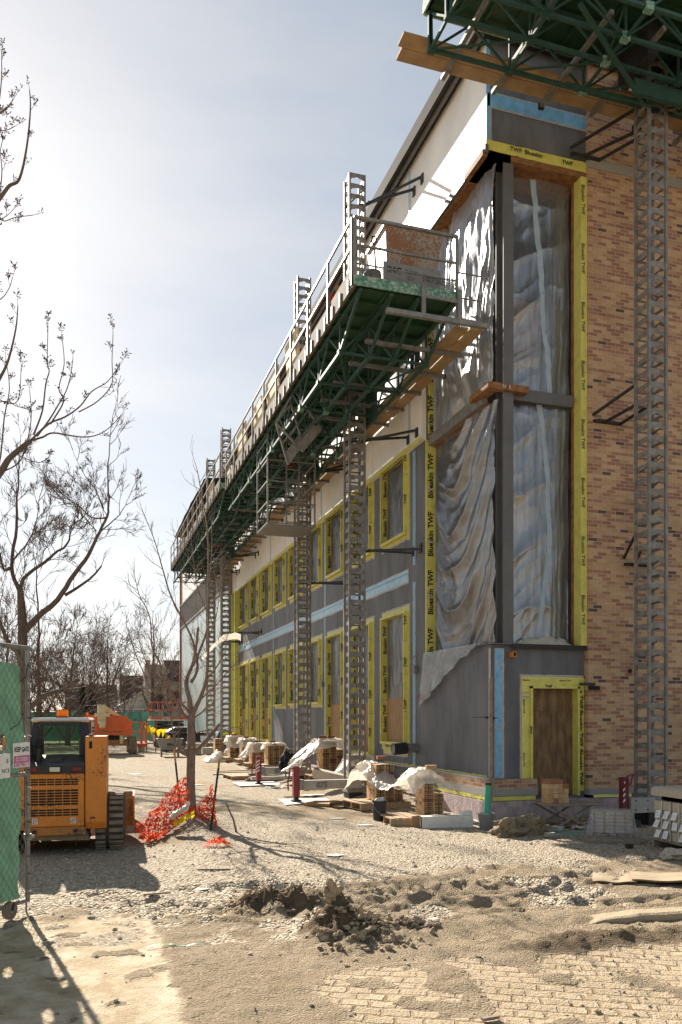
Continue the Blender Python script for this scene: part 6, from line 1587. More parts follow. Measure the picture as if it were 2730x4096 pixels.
m = MB(); m.grid(lambda u, v: (1.40 + .36 * u, 13.36 + .18 * u + .05 * v, .13 + .16 * u + .08 * v + .05 * fbm(u * 6, v * 4, 5)), 14, 6, 'flag'); tag(m.build("yellow_tape", smooth=True), "twist of yellow tape beside the white rag in the orange fence", "tape")
m = MB(); m.tube([(2.42, 13.35, gh(2.4, 13.3)), (2.38, 13.4, .22), (2.30, 13.5, .42), (2.27, 13.52, .5)], [.018, .015, .012, .007], 'bark_young', 6); tag(m.build("bare_shoot"), "short bare shoot leaning beside the right hand stake", "shoot")
# ------------------------------------------------------------------ bare trees
def twigs(mb, p, d, L, r, depth, rr, mt, spread=.6, kids=(2, 4), bend=.25, minr=.003, up=.12, bud=None, n=4, shrink=.62, sides=3):
    """one branch as a bent tapering tube, with side branches of its own"""
    pts = [Vector(p)]; d = Vector(d).normalized(); cur = Vector(p); dirs = [d.copy()]
    for i in range(n):
        d = (d + Vector((rr.uniform(-1, 1), rr.uniform(-1, 1), rr.uniform(-1, 1))) * bend * .5 + Vector((0, 0, up * .5))).normalized()
        cur = cur + d * (L / n); pts.append(cur.copy()); dirs.append(d.copy())
    rads = [max(minr * .7, r * (1 - .65 * i / n)) for i in range(n + 1)]
    mb.tube(pts, rads, mt, sides if r < .03 else 6, False)
    if bud and depth <= 1:
        for q in pts[2:]:
            for k in range(rr.choice((1, 2, 2, 3))):
                o = Vector((rr.uniform(-1, 1), rr.uniform(-1, 1), rr.uniform(0, 1.3))).normalized() * rr.uniform(.01, .04)
                mb.tube([q, q + o], .0018, mt, 3, False)
                mb.tube([q + o * .85, q + o * 1.0 + o.normalized() * .008, q + o + o.normalized() * .022], [.0025, .006, .002], bud, 5)
    if depth <= 0: return
    for k in range(rr.randint(*kids)):
        f = rr.uniform(.25, 1.0); i = min(n - 1, int(f * n)); q = pts[i].lerp(pts[i + 1], f * n - i)
        side = dirs[i].cross(Vector((rr.uniform(-1, 1), rr.uniform(-1, 1), rr.uniform(-1, 1))))
        if side.length < .05: continue
        nd = (dirs[i] + side.normalized() * spread * rr.uniform(.7, 1.5)).normalized()
        twigs(mb, q, nd, L * shrink * rr.uniform(.7, 1.15), max(minr, rads[i] * .6), depth - 1, rr, mt, spread, kids, bend, minr, up, bud, n, shrink, sides)

def smooth_path(pts, n=4):
    out = []
    P = [Vector(p) for p in pts]
    for i in range(len(P) - 1):
        a = P[max(i - 1, 0)]; b = P[i]; c = P[i + 1]; d = P[min(i + 2, len(P) - 1)]
        for k in range(n):
            t = k / n
            out.append(.5 * ((2 * b) + (c - a) * t + (2 * a - 5 * b + 4 * c - d) * t * t + (3 * b - a - 3 * c + d) * t ** 3))
    out.append(P[-1]); return out

def limb(mb, pts2, Y, r0, r1, rr, mt, dy=0.0, sides=8, rough=0.0):
    """limb through (x, z) points; it leans dy metres in depth from start to end"""
    n = len(pts2); P = [(x, Y + dy * i / (n - 1), z) for i, (x, z) in enumerate(pts2)]
    S = smooth_path(P, 4); k = len(S)
    if rough: S = [s + Vector((rr.uniform(-1, 1), rr.uniform(-1, 1), 0)) * rough for s in S]
    mb.tube(S, [r0 + (r1 - r0) * (i / (k - 1)) ** .8 for i in range(k)], mt, sides); return S
def sprout(mb, S, rr, mt, L, every, depth, minr, spread=.8, kids=(1, 3), bud=None, start=.15, up=.2, r=.008, shrink=.6, bend=.3):
    i = int(start * len(S))
    while i < len(S) - 1:
        d = (S[i + 1] - S[i]).normalized(); side = d.cross(Vector((rr.uniform(-1, 1), rr.uniform(-1, 1), rr.uniform(-1, 1))))
        if side.length > .1:
            twigs(mb, S[i], d * .7 + side.normalized() * spread, L * rr.uniform(.5, 1.2) * (1.15 - .5 * i / len(S)), r, depth, rr, mt, .6, kids, bend, minr, up, bud, shrink=shrink)
        i += max(1, int(every * rr.uniform(.6, 1.5)))
    twigs(mb, S[-1], S[-1] - S[-2], L * .8, r, depth, rr, mt, .5, kids, bend, minr, up, bud, shrink=shrink)

# young street tree in front
t = thing("young_tree", (1.9, 15.1, .1), "young bare tree with forked trunk and pruned lower stubs, wrapped by orange fence", "tree")
rr = random.Random(2); Y = 15.1
m = MB(); m.tube(smooth_path([(1.93, Y, -.1), (1.915, Y, .05), (1.895, Y, .5), (1.89, Y, .85), (1.90, Y, 1.27), (1.9, Y, 1.63), (1.9, Y, 1.98)], 4), [.105, .095, .090, .088, .086, .086, .088, .086, .084, .083, .082, .080, .080, .079, .078, .077, .077, .076, .076, .075, .074, .073, .072, .070, .066], 'bark_young', 14); m.build("trunk", t, smooth=True)
m = MB(); c = MB(); LM = {}
for k, (pts, r0, r1, dy) in {
    'left': ([(1.9, 1.88), (1.88, 2.21), (1.82, 2.5), (1.85, 2.68), (1.93, 2.86), (2.0, 3.11), (2.06, 3.6)], .055, .022, .25),
    'right': ([(1.9, 1.9), (1.96, 2.06), (2.05, 2.26), (2.15, 2.55), (2.18, 2.81), (2.19, 3.16), (2.18, 4.12), (2.17, 5.22), (2.04, 6.04), (1.97, 6.39)], .052, .006, -.3),
    'farleft': ([(1.86, 1.90), (1.75, 1.98), (1.61, 2.22), (1.48, 2.46), (1.34, 2.7), (1.31, 2.91), (1.18, 3.14), (1.13, 3.7), (.95, 4.07), (.88, 4.33)], .034, .005, -.4),
    'mid': ([(1.86, 2.02), (1.66, 2.22), (1.19, 2.45), (1.08, 2.71), (.93, 3.08), (.80, 3.5)], .026, .005, .5),
    'v2': ([(1.9, 2.55), (2.02, 2.85), (1.91, 3.4), (1.56, 4.1), (1.4, 4.63), (1.26, 5.14), (1.13, 5.48)], .030, .005, .2),
    'v3': ([(1.93, 2.86), (2.21, 3.57), (2.26, 4.4), (2.32, 4.96), (2.34, 5.5)], .026, .005, .4),
    'stub_right': ([(1.93, 1.24), (2.02, 1.33), (2.08, 1.4), (2.2, 1.54), (2.4, 1.79)], .042, .034, -.15),
    'stub_left': ([(1.87, 1.20), (1.80, 1.235), (1.73, 1.27), (1.63, 1.34)], .036, .032, -.12),
    'lowL': ([(1.85, 1.3), (1.73, 1.34), (1.61, 1.44), (1.55, 1.69), (1.51, 1.92), (1.44, 2.21), (1.5, 2.45)], .026, .006, -.25),
    'thinR': ([(1.94, 1.61), (2.14, 1.67), (2.37, 1.68), (2.75, 1.75)], .014, .004, -.3),
    'r1': ([(1.95, 1.91), (2.08, 1.99), (2.17, 2.06), (2.32, 2.16), (2.37, 2.34), (2.40, 2.6)], .020, .005, .35),
    'r2': ([(2.04, 2.22), (2.15, 2.33), (2.32, 2.5), (2.55, 2.78), (2.75, 3.0), (2.85, 3.3)], .018, .004, -.5),
    'r3': ([(2.17, 2.62), (2.32, 2.77), (2.47, 2.99), (2.57, 3.17), (2.62, 3.5)], .020, .004, .3),
    'r4': ([(2.18, 3.3), (2.35, 3.7), (2.45, 4.2), (2.5, 4.6)], .014, .004, .3), 'r5': ([(2.18, 3.9), (2.0, 4.3), (1.9, 4.9), (1.85, 5.3)], .014, .004, -.3),
    'l4': ([(1.5, 2.4), (1.35, 2.6), (1.15, 2.75), (.98, 3.1)], .014, .004, -.4)}.items():
    S = limb(m, pts, Y, r0, r1, rr, 'bark_young', dy, 9); LM[k] = S
    if 'stub' in k: m.tube([S[-1], S[-1] + (S[-1] - S[-2]).normalized() * .006], r1 * .95, 'bark_cut', 10)
    else: sprout(c, S, rr, 'bark_young', .50, 1, 1, .0035, .85, (2, 4), None, .25, .2, .007)
m.tube([(1.895, Y - .085, 1.36), (1.895, Y - .13, 1.365)], .035, 'bark_young', 10); m.tube([(1.895, Y - .131, 1.365), (1.895, Y - .134, 1.365)], .03, 'bark_cut', 10)
S = LM['stub_right']; sprout(c, S, rr, 'bark_young', .35, 5, 1, .003, .9, (1, 2), None, .5, .4, .007)
m.build("limbs", t, smooth=True); c.build("crown", t)

# budding branches reaching in from a tree whose trunk stands out of frame to the left
t = thing("budding_tree", (-3.2, 10.4, 0), "near tree with fat buds reaching in from the upper left", "tree")
rr = random.Random(8); Y = 10.3
m = MB(); m.tube(smooth_path([(-3.25, 10.4, -.1), (-3.2, 10.4, 1.2), (-3.1, 10.4, 2.6), (-3.0, 10.35, 4.0), (-2.9, 10.3, 6.0), (-2.9, 10.3, 8.4)], 3), [.24, .22, .2, .19, .18, .17, .16, .15, .14, .13, .12, .10, .09, .08, .06, .04], 'bark', 12); m.build("trunk", t, smooth=True)
m = MB(); c = MB()
for k, (pts, r0, r1, dy, tw) in {
    'A': ([(-3.0, 2.9), (-2.0, 3.7), (-1.3, 4.25), (-.93, 4.78), (-.82, 4.97), (-.59, 5.2)], .085, .030, .0, 0),
    'A1': ([(-.59, 5.2), (-.46, 5.27), (-.34, 5.35), (-.05, 5.35), (.14, 5.4), (.31, 5.53), (.47, 5.74)], .020, .004, .3, 1),
    'A2': ([(-.59, 5.2), (-.39, 5.4), (-.2, 5.49), (-.03, 5.62), (.1, 5.79), (.28, 5.91), (.42, 6.11)], .020, .004, -.3, 1),
    'A3': ([(-.52, 5.26), (-.39, 5.49), (-.29, 5.71), (-.2, 5.92), (-.15, 6.14), (-.12, 6.4)], .017, .004, .4, 1), 'A4': ([(-.56, 5.27), (-.46, 5.55), (-.42, 5.86), (-.38, 6.0), (-.4, 6.09), (-.39, 6.49)], .016, .004, -.2, 1),
    'A5': ([(-.37, 5.42), (-.22, 5.74), (-.28, 5.91), (-.22, 6.25), (-.25, 6.62)], .014, .004, .3, 1), 'A6': ([(-.05, 5.6), (.17, 5.73), (.33, 5.93), (.33, 6.18), (.34, 6.48)], .012, .004, -.3, 1),
    'A7': ([(-.77, 5.03), (-.64, 4.95), (-.49, 4.89), (-.4, 4.91)], .010, .004, -.3, 1), 'A8': ([(-.9, 4.8), (-.7, 5.0), (-.6, 5.5), (-.62, 5.9)], .014, .004, .3, 1), 'A9': ([(-1.1, 4.5), (-.95, 4.9), (-.9, 5.5), (-.85, 5.9), (-.9, 6.3)], .018, .004, .4, 1),
    'B': ([(-2.95, 4.6), (-2.0, 5.0), (-1.3, 5.45), (-1.04, 5.74), (-.93, 5.93), (-.84, 6.16), (-.76, 6.55), (-.74, 6.83)], .06, .005, .1, 1), 'B2': ([(-1.04, 5.74), (-.9, 5.65), (-.74, 5.71), (-.71, 6.16)], .012, .004, .2, 1), 'B3': ([(-1.2, 5.5), (-1.01, 5.57), (-.83, 5.6), (-.75, 5.54), (-.58, 5.49)], .012, .004, -.2, 1),
    'C': ([(-2.9, 6.4), (-2.0, 6.9), (-1.3, 7.5), (-1.04, 7.88), (-.93, 8.04), (-.83, 8.21), (-.72, 8.32), (-.64, 8.72), (-.6, 9.18), (-.61, 9.43)], .06, .005, .1, 1), 'C2': ([(-.93, 8.04), (-.91, 8.36), (-.93, 8.6), (-.9, 8.8)], .010, .004, .1, 1), 'C3': ([(-1.2, 7.65), (-.99, 7.77), (-.88, 7.72), (-.76, 7.77), (-.56, 7.82)], .011, .004, -.1, 1),
    'C4': ([(-1.1, 7.7), (-.95, 7.79), (-.84, 7.92), (-.77, 8.07)], .010, .003, .2, 1), 'D': ([(-2.9, 8.2), (-1.8, 8.6), (-1.1, 8.9), (-.93, 9.01), (-.85, 9.09), (-.78, 9.21)], .04, .004, 0, 1), 'E': ([(-1.4, 8.75), (-1.05, 9.0), (-.96, 9.1), (-.92, 9.45), (-.92, 9.76)], .018, .004, .1, 1), 'F': ([(-1.2, 8.8), (-.97, 8.82), (-.86, 8.87), (-.77, 8.96)], .010, .004, .1, 1),
    'G': ([(-1.3, 6.6), (-.95, 6.82), (-.84, 6.99), (-.8, 7.15)], .010, .004, .1, 1)}.items():
    r0 *= .74
    S = limb(m, pts, Y, r0, r1, rr, 'twig' if tw else 'bark', dy, 7)
    if tw: sprout(c, S, rr, 'twig', .16, 4, 1, .0022, .7, (0, 2), 'bud', .35, .3, .0035)
m.build("limbs", t, smooth=True); c.build("budding_twigs", t)

# the large old tree behind the fence
t = thing("old_tree", (-2.1, 34, 0), "large old bare tree with a thick leaning limb behind the green fence", "tree")
rr = random.Random(11); Y = 34
m = MB(); c = MB()
def LB(pts, r0, r1, dy, L=1.1, every=2, dep=3, start=.2):
    r0 *= .56; r1 *= .55 
    S = limb(m, pts, Y, r0, r1, rr, 'bark', dy, 9, .02); sprout(c, S, rr, 'twig', L * 1.25, every, dep, .010, .8, (3, 4), None, start, .18, .018, .62, .35)
tk = MB(); tk.tube(smooth_path([(-2.0, 34, -.2), (-2.1, 34, 1.5), (-2.24, 34, 4.0), (-2.25, 34, 5.4), (-2.30, 34, 6.4), (-2.36, 34, 7.0)], 3), [.26, .24, .22, .21, .20, .195, .19, .185, .18, .175, .17, .16, .15, .13, .11, .085], 'bark', 12); tk.build("trunk", t, smooth=True)
LB([(-2.25, 5.4), (-2.38, 6.85), (-2.7, 7.82), (-2.51, 9.45), (-2.54, 10.6), (-2.48, 11.54), (-2.5, 12.6)], .20, .03, 1.5)
LB([(-2.15, 5.3), (-1.61, 5.89), (-.95, 6.5), (-.34, 7.48), (.17, 8.16), (.51, 8.89), (.88, 9.69), (.94, 10.29), (.91, 11.49), (1.03, 12.88)], .25, .02, -2, 1.0, 2, 2, .45)
LB([(-.67, 6.75), (0, 7.26), (.46, 7.7), (.71, 8.1)], .12, .06, .6, .6, 4, 1)
LB([(.63, 9.32), (1.38, 9.97), (1.72, 10.54)], .06, .015, -1, .8); LB([(.88, 9.93), (.34, 9.95), (-.11, 10.39), (-.56, 10.71), (-1.23, 11.42)], .07, .015, .8, .9); LB([(.51, 9.37), (0, 10.04), (-.34, 10.61)], .05, .015, 1, .8)
LB([(-2.3, 7.0), (-2.16, 7.44), (-1.45, 8.06), (-1.06, 8.49), (-.67, 8.81), (-.51, 9.24), (-.45, 9.71), (0, 10.1), (.17, 10.65)], .15, .02, 1.2, 1.0)
LB([(.8, 10.28), (.46, 11.09), (0, 11.76), (-.39, 12.67)], .05, .012, .5, .8); LB([(-3.4, 10.8), (-3.07, 7.97), (-2.7, 7.7)][::-1], .14, .04, 1, 1.1); LB([(-2.2, 4.3), (-2.75, 4.81), (-3.3, 6.4), (-3.9, 8.0)], .20, .06, -1, 1.2)
LB([(-2.05, 2.2), (-1.89, 2.38), (-1.34, 2.8), (-.73, 2.98), (-.17, 3.4)], .20, .15, -.6, 1.1, 2, 2)
LB([(-1.9, 1.2), (-1.72, 1.63), (-1.67, 3.09), (-1.7, 4.54), (-1.67, 5.71), (-1.78, 7.17), (-1.78, 8.04)], .17, .03, .8, 1.3, 2, 2, .3)
LB([(-2.6, 8.0), (-2.0, 8.8), (-1.7, 9.6), (-1.6, 10.4)], .07, .02, -.6, .9)
m.build("limbs", t, smooth=True); c.build("crown", t)

def bare_tree(x, y, h, spread, label, seed, trunk_r=.16, lean=0, depth=3, low=.22, kids=(4, 6)):
    rr = random.Random(seed); t = thing("bare_tree", (x, y, gh(x, y)), label, "tree", "bare trees beyond the site fence")
    m = MB(); c = MB(); z0 = gh(x, y)
    S = smooth_path([(x, y, z0 - .2), (x + lean * .1, y, z0 + h * .15), (x + lean * .3, y, z0 + h * .3), (x + lean * .6, y + .2, z0 + h * .55), (x + lean, y, z0 + h * .75)], 3)
    m.tube(S, [trunk_r * (1 - .8 * i / (len(S) - 1)) for i in range(len(S))], 'bark', 8); m.build("trunk", t)
    n = 15
    for k in range(n):
        f = low + (.95 - low) * k / n; i = min(len(S) - 2, int(f * (len(S) - 1))); a = k * 2.4 + rr.uniform(-.4, .4)
        d = Vector((math.cos(a) * spread, math.sin(a) * spread, rr.uniform(.8, 1.4)))
        twigs(c, S[i], d, h * (.48 - .18 * f) * rr.uniform(.8, 1.15), trunk_r * .42 * (1.1 - f), depth, rr, 'twig', .7, kids, .3, .015, .14, None, 3, .60)
    twigs(c, S[-1], (0, 0, 1), h * .25, trunk_r * .2, depth, rr, 'twig', .7, kids, .3, .015, .14, None, 3, .6)
    c.build("crown", t); return t
bare_tree(1.7, 62, 9.6, .55, "slender bare tree rising straight behind the orange boom lift", 21, .17, 0, 3, .3, (2, 4))
bare_tree(5.2, 66, 10.4, .75, "spreading bare tree in front of the stone chimney house", 22, .24, .2, 3, .3, (2, 4))
bare_tree(-1.0, 58, 8.4, .9, "dense low branched bare tree left of the clipped evergreens", 23, .2, .4, 3, .1)
bare_tree(-2.9, 63, 9.0, .9, "bare tree crowded between the old tree and the evergreens", 24, .2, -.3, 3, .12, (3, 5))
bare_tree(-.2, 66, 7.2, 1.0, "twiggy bare tree rising directly behind the clipped evergreens", 25, .16, .3, 3, .1, (3, 5))
bare_tree(-5.2, 60, 9.5, .9, "bare tree partly hidden behind the fence panel at the left edge", 26, .22, .3)
bare_tree(3.6, 78, 7.5, .9, "small bare tree between the two brown roofs", 27, .15, .2, 3, .25, (2, 4))
bare_tree(8.0, 80, 9.5, .8, "bare tree close to the far end of the building", 28, .2, -.3, 3, .3, (2, 4))
bare_tree(.6, 84, 8.5, .9, "pale distant bare tree left of the dark roofed house", 29, .18, .1, 3, .3, (2, 4))

def evergreen(x, y, h, r, label, seed):
    rr = random.Random(seed); t = thing("clipped_evergreen", (x, y, 0), label, "evergreen", "columnar evergreens beyond the fence")
    m = MB(); m.tube([(x, y, 0), (x, y, h * .8)], [.07, .02], 'bark', 6); m.build("trunk", t)
    m = MB()
    for k in range(1500):
        z = h * rr.random() ** .8; q = r * (1 - (z / h) ** 2.2) * math.sqrt(rr.uniform(.3, 1)) * (1 + .3 * fbm(z * 2, k % 7)); a = rr.uniform(0, 6.28)
        c = Vector((x + q * math.cos(a), y + q * math.sin(a), .1 + z)); s_ = rr.uniform(.05, .12); d = Vector((rr.uniform(-.5, .5), rr.uniform(-.5, .5), 1)).normalized(); e = d.orthogonal() * s_ * .5
        m.add([c - e, c + e, c + d * s_ * 2], [(0, 1, 2)], 'evergreen')
    m.build("foliage", t)
evergreen(.0, 63.5, 4.6, .42, "left and narrower of two dark columnar evergreens over the far fence", 1); evergreen(.62, 63.2, 4.3, .50, "right and fuller of two dark columnar evergreens over the far fence", 2)
# ------------------------------------------------------------------ far fence, houses, lifts, workers
t = thing("far_fence", (1, 64, 0), "long chain link fence with green windscreen across the far side of the site", "fence")
m = MB()
m.grid(lambda u, v: (-16 + 23 * u, 64 - 1.5 * u + .06 * fbm(u * 30, v * 2), .15 + 2.15 * v + .05 * fbm(u * 40, 3) * v), 120, 6, 'screen_far', skip=lambda u, v: fbm(u * 60, v * 8, 3) > .62)
m.build("windscreen_cloth", t)
for k in range(9):
    x = -16 + 23 * k / 8; m = MB(); m.tube([(x, 64 - 1.5 * k / 8, 0), (x, 64 - 1.5 * k / 8, 2.5)], .04, 'galv', 6); m.build("fence_post", t)
m = MB(); m.tube([(-16, 64, 2.42), (7, 62.5, 2.42)], .03, 'galv', 5); m.build("top_rail", t)

# stone chimney house
t = thing("stone_house", (8, 88, 0), "stone house with broad chimney and brown shingle roof beyond the far fence", "house")
m = MB(); m.box(5.9, 84, 0, 8.2, 86, 7.0, 'stone_house'); m.box(8.2, 85, 0, 12.5, 92, 5.6, 'stone_house'); m.prism([(5.4, 84.5, 0), (3.2, 84.5, 0), (3.2, 84.5, 2.9), (5.4, 84.5, 4.3), (5.9, 84.5, 4.6), (5.9, 84.5, 0)], (0, .3, 0), 'siding'); m.build("stone_wall", t)
ch = MB(); ch.box(5.95, 84.1, 7.0, 7.7, 85.6, 7.25, 'stone_house'); ch.box(6.1, 84.3, 7.25, 6.5, 84.9, 7.7, 'stone_house'); ch.build("chimney", t)
m = MB(); m.prism([(3.6, 85, 2.8), (3.6, 92, 2.8), (3.6, 89, 6.2), (3.6, 86.4, 6.2)], (2.6, 0, 0), 'shingle'); m.prism([(8.2, 84.7, 5.6), (8.2, 92.2, 5.6), (8.2, 88.5, 8.0)], (4.5, 0, 0), 'shingle'); m.prism([(5.9, 84.3, 4.7), (3.0, 84.3, 2.85), (3.0, 84.3, 2.65), (5.9, 84.3, 4.45)], (0, 2, 0), 'white_soiled'); m.build("roof", t)
for x, z in ((7.2, 2.6), (10.0, 3.0), (9.2, 3.0)):
    m = MB(); m.box(x - .55, 83.93, z - .1, x + .55, 84.0, z + 1.7, 'white_soiled') if x < 8 else m.box(x - .4, 84.93, z - .1, x + .4, 85, z + 1.6, 'white_soiled'); w = m.build("window", t)
    y = 83.92 if x < 8 else 84.92
    m = MB(); m.box(x - .45, y, z, x - .03, y + .01, z + .75, 'house_glass'); m.box(x + .03, y, z, x + .45, y + .01, z + .75, 'house_glass'); m.box(x - .45, y, z + .82, x + .45, y + .01, z + 1.6, 'house_glass'); m.build("pane", w)
m = MB(); m.box(2.6, 83.5, 0, 5.8, 84.4, .25, 'concrete'); m.box(2.6, 83.5, 2.55, 5.9, 84.4, 2.75, 'white_soiled')
for x in (2.7, 3.7, 4.8, 5.7): m.box(x - .07, 83.55, .25, x + .07, 83.7, 2.55, 'white_soiled')
m.build("porch", t)
t = thing("dark_roof_house", (1.5, 96, 0), "low house with a dark shingle roof left of the stone chimney house", "house")
m = MB(); m.box(-1.6, 93, 0, 3.4, 99, 2.8, 'siding'); m.build("wall", t)
m = MB(); m.prism([(-1.9, 92.6, 2.7), (-1.9, 99.4, 2.7), (-1.9, 96, 5.6)], (5.6, 0, 0), 'shingle'); m.prism([(2.0, 92.3, 2.7), (3.4, 92.3, 2.7), (2.7, 92.3, 4.0)], (0, 3, 0), 'shingle'); m.build("roof", t)

# boom lift
t = thing("boom_lift", (1.3, 44, 0), "glossy orange boom lift with cream boom parked behind the track loader", "boom lift")
m = MB(); m.prism([(-.1, 43, 1.15), (.0, 43, .98), (2.15, 43, .98), (2.36, 43, 1.1), (2.36, 43, 1.72), (2.1, 43, 1.98), (.15, 43, 2.02), (-.1, 43, 1.85)], (0, 2.2, 0), 'orange_lift'); m.box(.5, 42.95, 1.15, 1.9, 43, 1.2, 'orange_dirty'); m.build("turntable", t)
m = MB(); m.bbox(.70, 42.7, 1.55, 1.12, 43.4, 2.55, 'cream', .05); m.bbox(.55, 42.66, 1.92, 1.3, 42.9, 2.12, 'cream', .03); m.bbox(.78, 42.5, 1.35, 1.08, 42.9, 1.75, 'cream', .06); m.prism([(1.1, 43.2, 2.5), (1.9, 44.4, 2.0), (1.9, 44.4, 1.8), (1.1, 43.2, 2.2)], (-.3, .1, 0), 'cream'); m.build("boom", t)
m = MB(); m.box(.4, 43.1, .45, 2.2, 45.2, .75, 'orange_dirty'); m.box(.9, 43.4, .7, 1.8, 44.8, 1.0, 'dark_metal'); m.box(1.8, 43.0, .55, 1.95, 43.2, 1.0, 'cream'); m.tube([(1.3, 43.05, .8), (1.35, 43.0, 1.0), (1.45, 43.0, .98), (1.5, 43.05, .75)], .03, 'slot', 5); m.build("chassis", t)
for (x, y) in ((2.45, 43.3), (2.45, 45.6), (.0, 43.3), (.0, 45.6)):
    m = MB(); m.tube([(x - .20, y, .45), (x - .16, y, .45), (x + .16, y, .45), (x + .20, y, .45)], [.36, .45, .45, .36], 'rubber', 22)
    for k in range(20): a = k * .314; m.bar((x - .19, y + .45 * math.cos(a), .45 + .45 * math.sin(a)), (x + .02, y + .45 * math.cos(a + .12), .45 + .45 * math.sin(a + .12)), .06, .04, 'rubber'); m.bar((x + .19, y + .45 * math.cos(a + .15), .45 + .45 * math.sin(a + .15)), (x - .02, y + .45 * math.cos(a + .03), .45 + .45 * math.sin(a + .03)), .06, .04, 'rubber')
    w = m.build("wheel", t); m = MB(); m.tube([(x - .21, y, .45), (x + .21, y, .45)], .2, 'orange_dirty', 14); m.build("rim", w)
m = MB()
for x in (2.55, 3.1, 3.35):
    for y in (46, 47): m.bar((x, y, .35), (x, y, 1.65), .06, .06, 'orange_lift', (1, 0, 0))
for z in (.6, 1.1, 1.62):
    for y in (46, 47): m.bar((2.55, y, z), (3.35, y, z), .05, .05, 'orange_lift')
    m.bar((2.55, 46, z), (2.55, 47, z), .05, .05, 'orange_lift'); m.bar((3.35, 46, z), (3.35, 47, z), .05, .05, 'orange_lift')
m.box(2.5, 46, .28, 3.4, 47, .45, 'orange_lift'); m.build("basket", t)
m = MB(); m.tube([(.2, 43.6, 2.02), (.2, 43.6, 2.15)], .05, 'amber', 8); m.build("beacon", t)

# scissor lift
t = thing("scissor_lift", (5.2, 52.5, 0), "coral red scissor lift with railed platform beyond the young tree", "scissor lift")
m = MB()
for x in (4.1, 4.75, 5.4, 6.3):
    for y in (52, 54.2): m.bar((x, y, 1.95), (x, y, 2.88), .05, .05, 'coral', (1, 0, 0))
for z in (2.38, 2.86):
    for y in (52, 54.2): m.bar((4.1, y, z), (6.3, y, z), .05, .05, 'coral')
    for x in (4.1, 6.3): m.bar((x, 52, z), (x, 54.2, z), .05, .05, 'coral')
m.build("guard_rail", t)
m = MB(); m.box(4.08, 51.95, 1.78, 6.32, 54.3, 1.97, 'coral'); m.text("SKYJACK", (4.75, 51.94, 1.82), (1, 0, 0), (0, 0, 1), .10, 'white_paint', bold=.03); m.box(4.0, 51.98, 1.68, 6.3, 54.2, 1.78, 'white_soiled'); m.build("platform_deck", t)
m = MB()
for k in range(4):
    z = .75 + k * .23
    for y in (52.2, 53.9): m.bar((4.4, y, z), (6.1, y, z + .23), .08, .10, 'dark_metal'); m.bar((6.1, y, z), (4.4, y, z + .23), .08, .10, 'dark_metal')
m.build("scissor_arms", t)
m = MB(); m.box(4.35, 52, .35, 6.2, 54.2, .75, 'coral'); m.box(4.5, 51.96, .4, 5.6, 52, .7, 'dark_metal'); m.box(4.3, 52.0, .4, 4.42, 52.2, 1.7, 'coral'); m.build("chassis", t)
for x, y in ((4.5, 52.1), (6.05, 52.1), (4.5, 54.1), (6.05, 54.1)):
    m = MB(); m.tube([(x - .13, y, .33), (x + .13, y, .33)], .33, 'rubber', 18); w = m.build("wheel", t); m = MB(); m.tube([(x - .14, y, .33), (x + .14, y, .33)], .15, 'coral', 12); m.build("rim", w)

# mortar cart, pails, pennants and dark machine
t = thing("mortar_cart", (4.05, 40.2, 0), "grey steel mortar cart on small wheels standing before the pennants", "cart")
m = MB(); A = [(3.42, 39.8), (4.62, 39.8), (4.62, 40.7), (3.42, 40.7)]; b2 = [(3.6, 39.95), (4.45, 39.95), (4.45, 40.55), (3.6, 40.55)]
m.add([(x, y, .85) for x, y in A] + [(x, y, .33) for x, y in b2], [(0, 1, 5, 4), (1, 2, 6, 5), (2, 3, 7, 6), (3, 0, 4, 7), (4, 5, 6, 7)], 'pump_grey'); m.text("IMC", (3.87, 39.83, .55), (1, 0, 0), (0, .28, 1), .14, bold=.03); m.build("tub", t)
m = MB(); m.bar((3.4, 39.8, .85), (4.64, 39.8, .85), .05, .05, 'galv'); m.bar((3.4, 40.7, .85), (4.64, 40.7, .85), .05, .05, 'galv'); m.bar((3.42, 39.8, .85), (3.42, 40.7, .85), .05, .05, 'galv'); m.bar((4.62, 39.8, .85), (4.62, 40.7, .85), .05, .05, 'galv'); m.bar((3.55, 40, .3), (4.5, 40, .3), .06, .06, 'dark_metal'); m.build("rim", t)
for x in (3.6, 4.4): m = MB(); m.tube([(x - .04, 39.95, .15), (x + .04, 39.95, .15)], .15, 'rubber', 16); w = m.build("wheel", t); m = MB(); m.tube([(x - .045, 39.95, .15), (x + .045, 39.95, .15)], .07, 'galv', 10); m.build("rim", w)
def farpail(x, y, r, h, mt, label):
    m = MB(); m.lathe((x, y, gh(x, y)), [(0, 0), (r * .8, 0), (r, h), (r * .92, h), (r * .75, .1), (0, .08)], mt, 14); tag(m.build("site_pail"), label, "pail", "pails far back on the site")
farpail(3.1, 46.5, .22, .45, 'white_soiled', "white pail on the gravel left of the mortar cart"); farpail(4.95, 40.0, .16, .38, 'black_plastic', "dark pail right of the mortar cart under the young tree"); farpail(6.15, 37.6, .2, .48, 'black_plastic', "black pail beside the farthest mast by the bending worker")
t = thing("pennant_line", (3.5, 45, 0), "line of yellow pennants strung between thin posts before the scissor lift", "pennants")
pst = [(3.36, 46.3), (3.72, 44.5), (5.0, 42.6)]
for x, y in pst: m = MB(); m.tube([(x, y, 0), (x, y, 1.75 if x < 4 else .8)], .025, 'dark_metal', 6); m.build("post", t)
m = MB(); seq = [(3.36, 46.3, 1.45), (3.72, 44.5, 1.25), (4.35, 44.0, 1.3)]; seq2 = [(3.72, 44.5, 1.25), (4.3, 43.5, .9), (4.9, 42.6, .6)]
m.tube(seq, .012, 'cardboard', 4); m.tube(seq2, .012, 'cardboard', 4); m.build("cord", t)
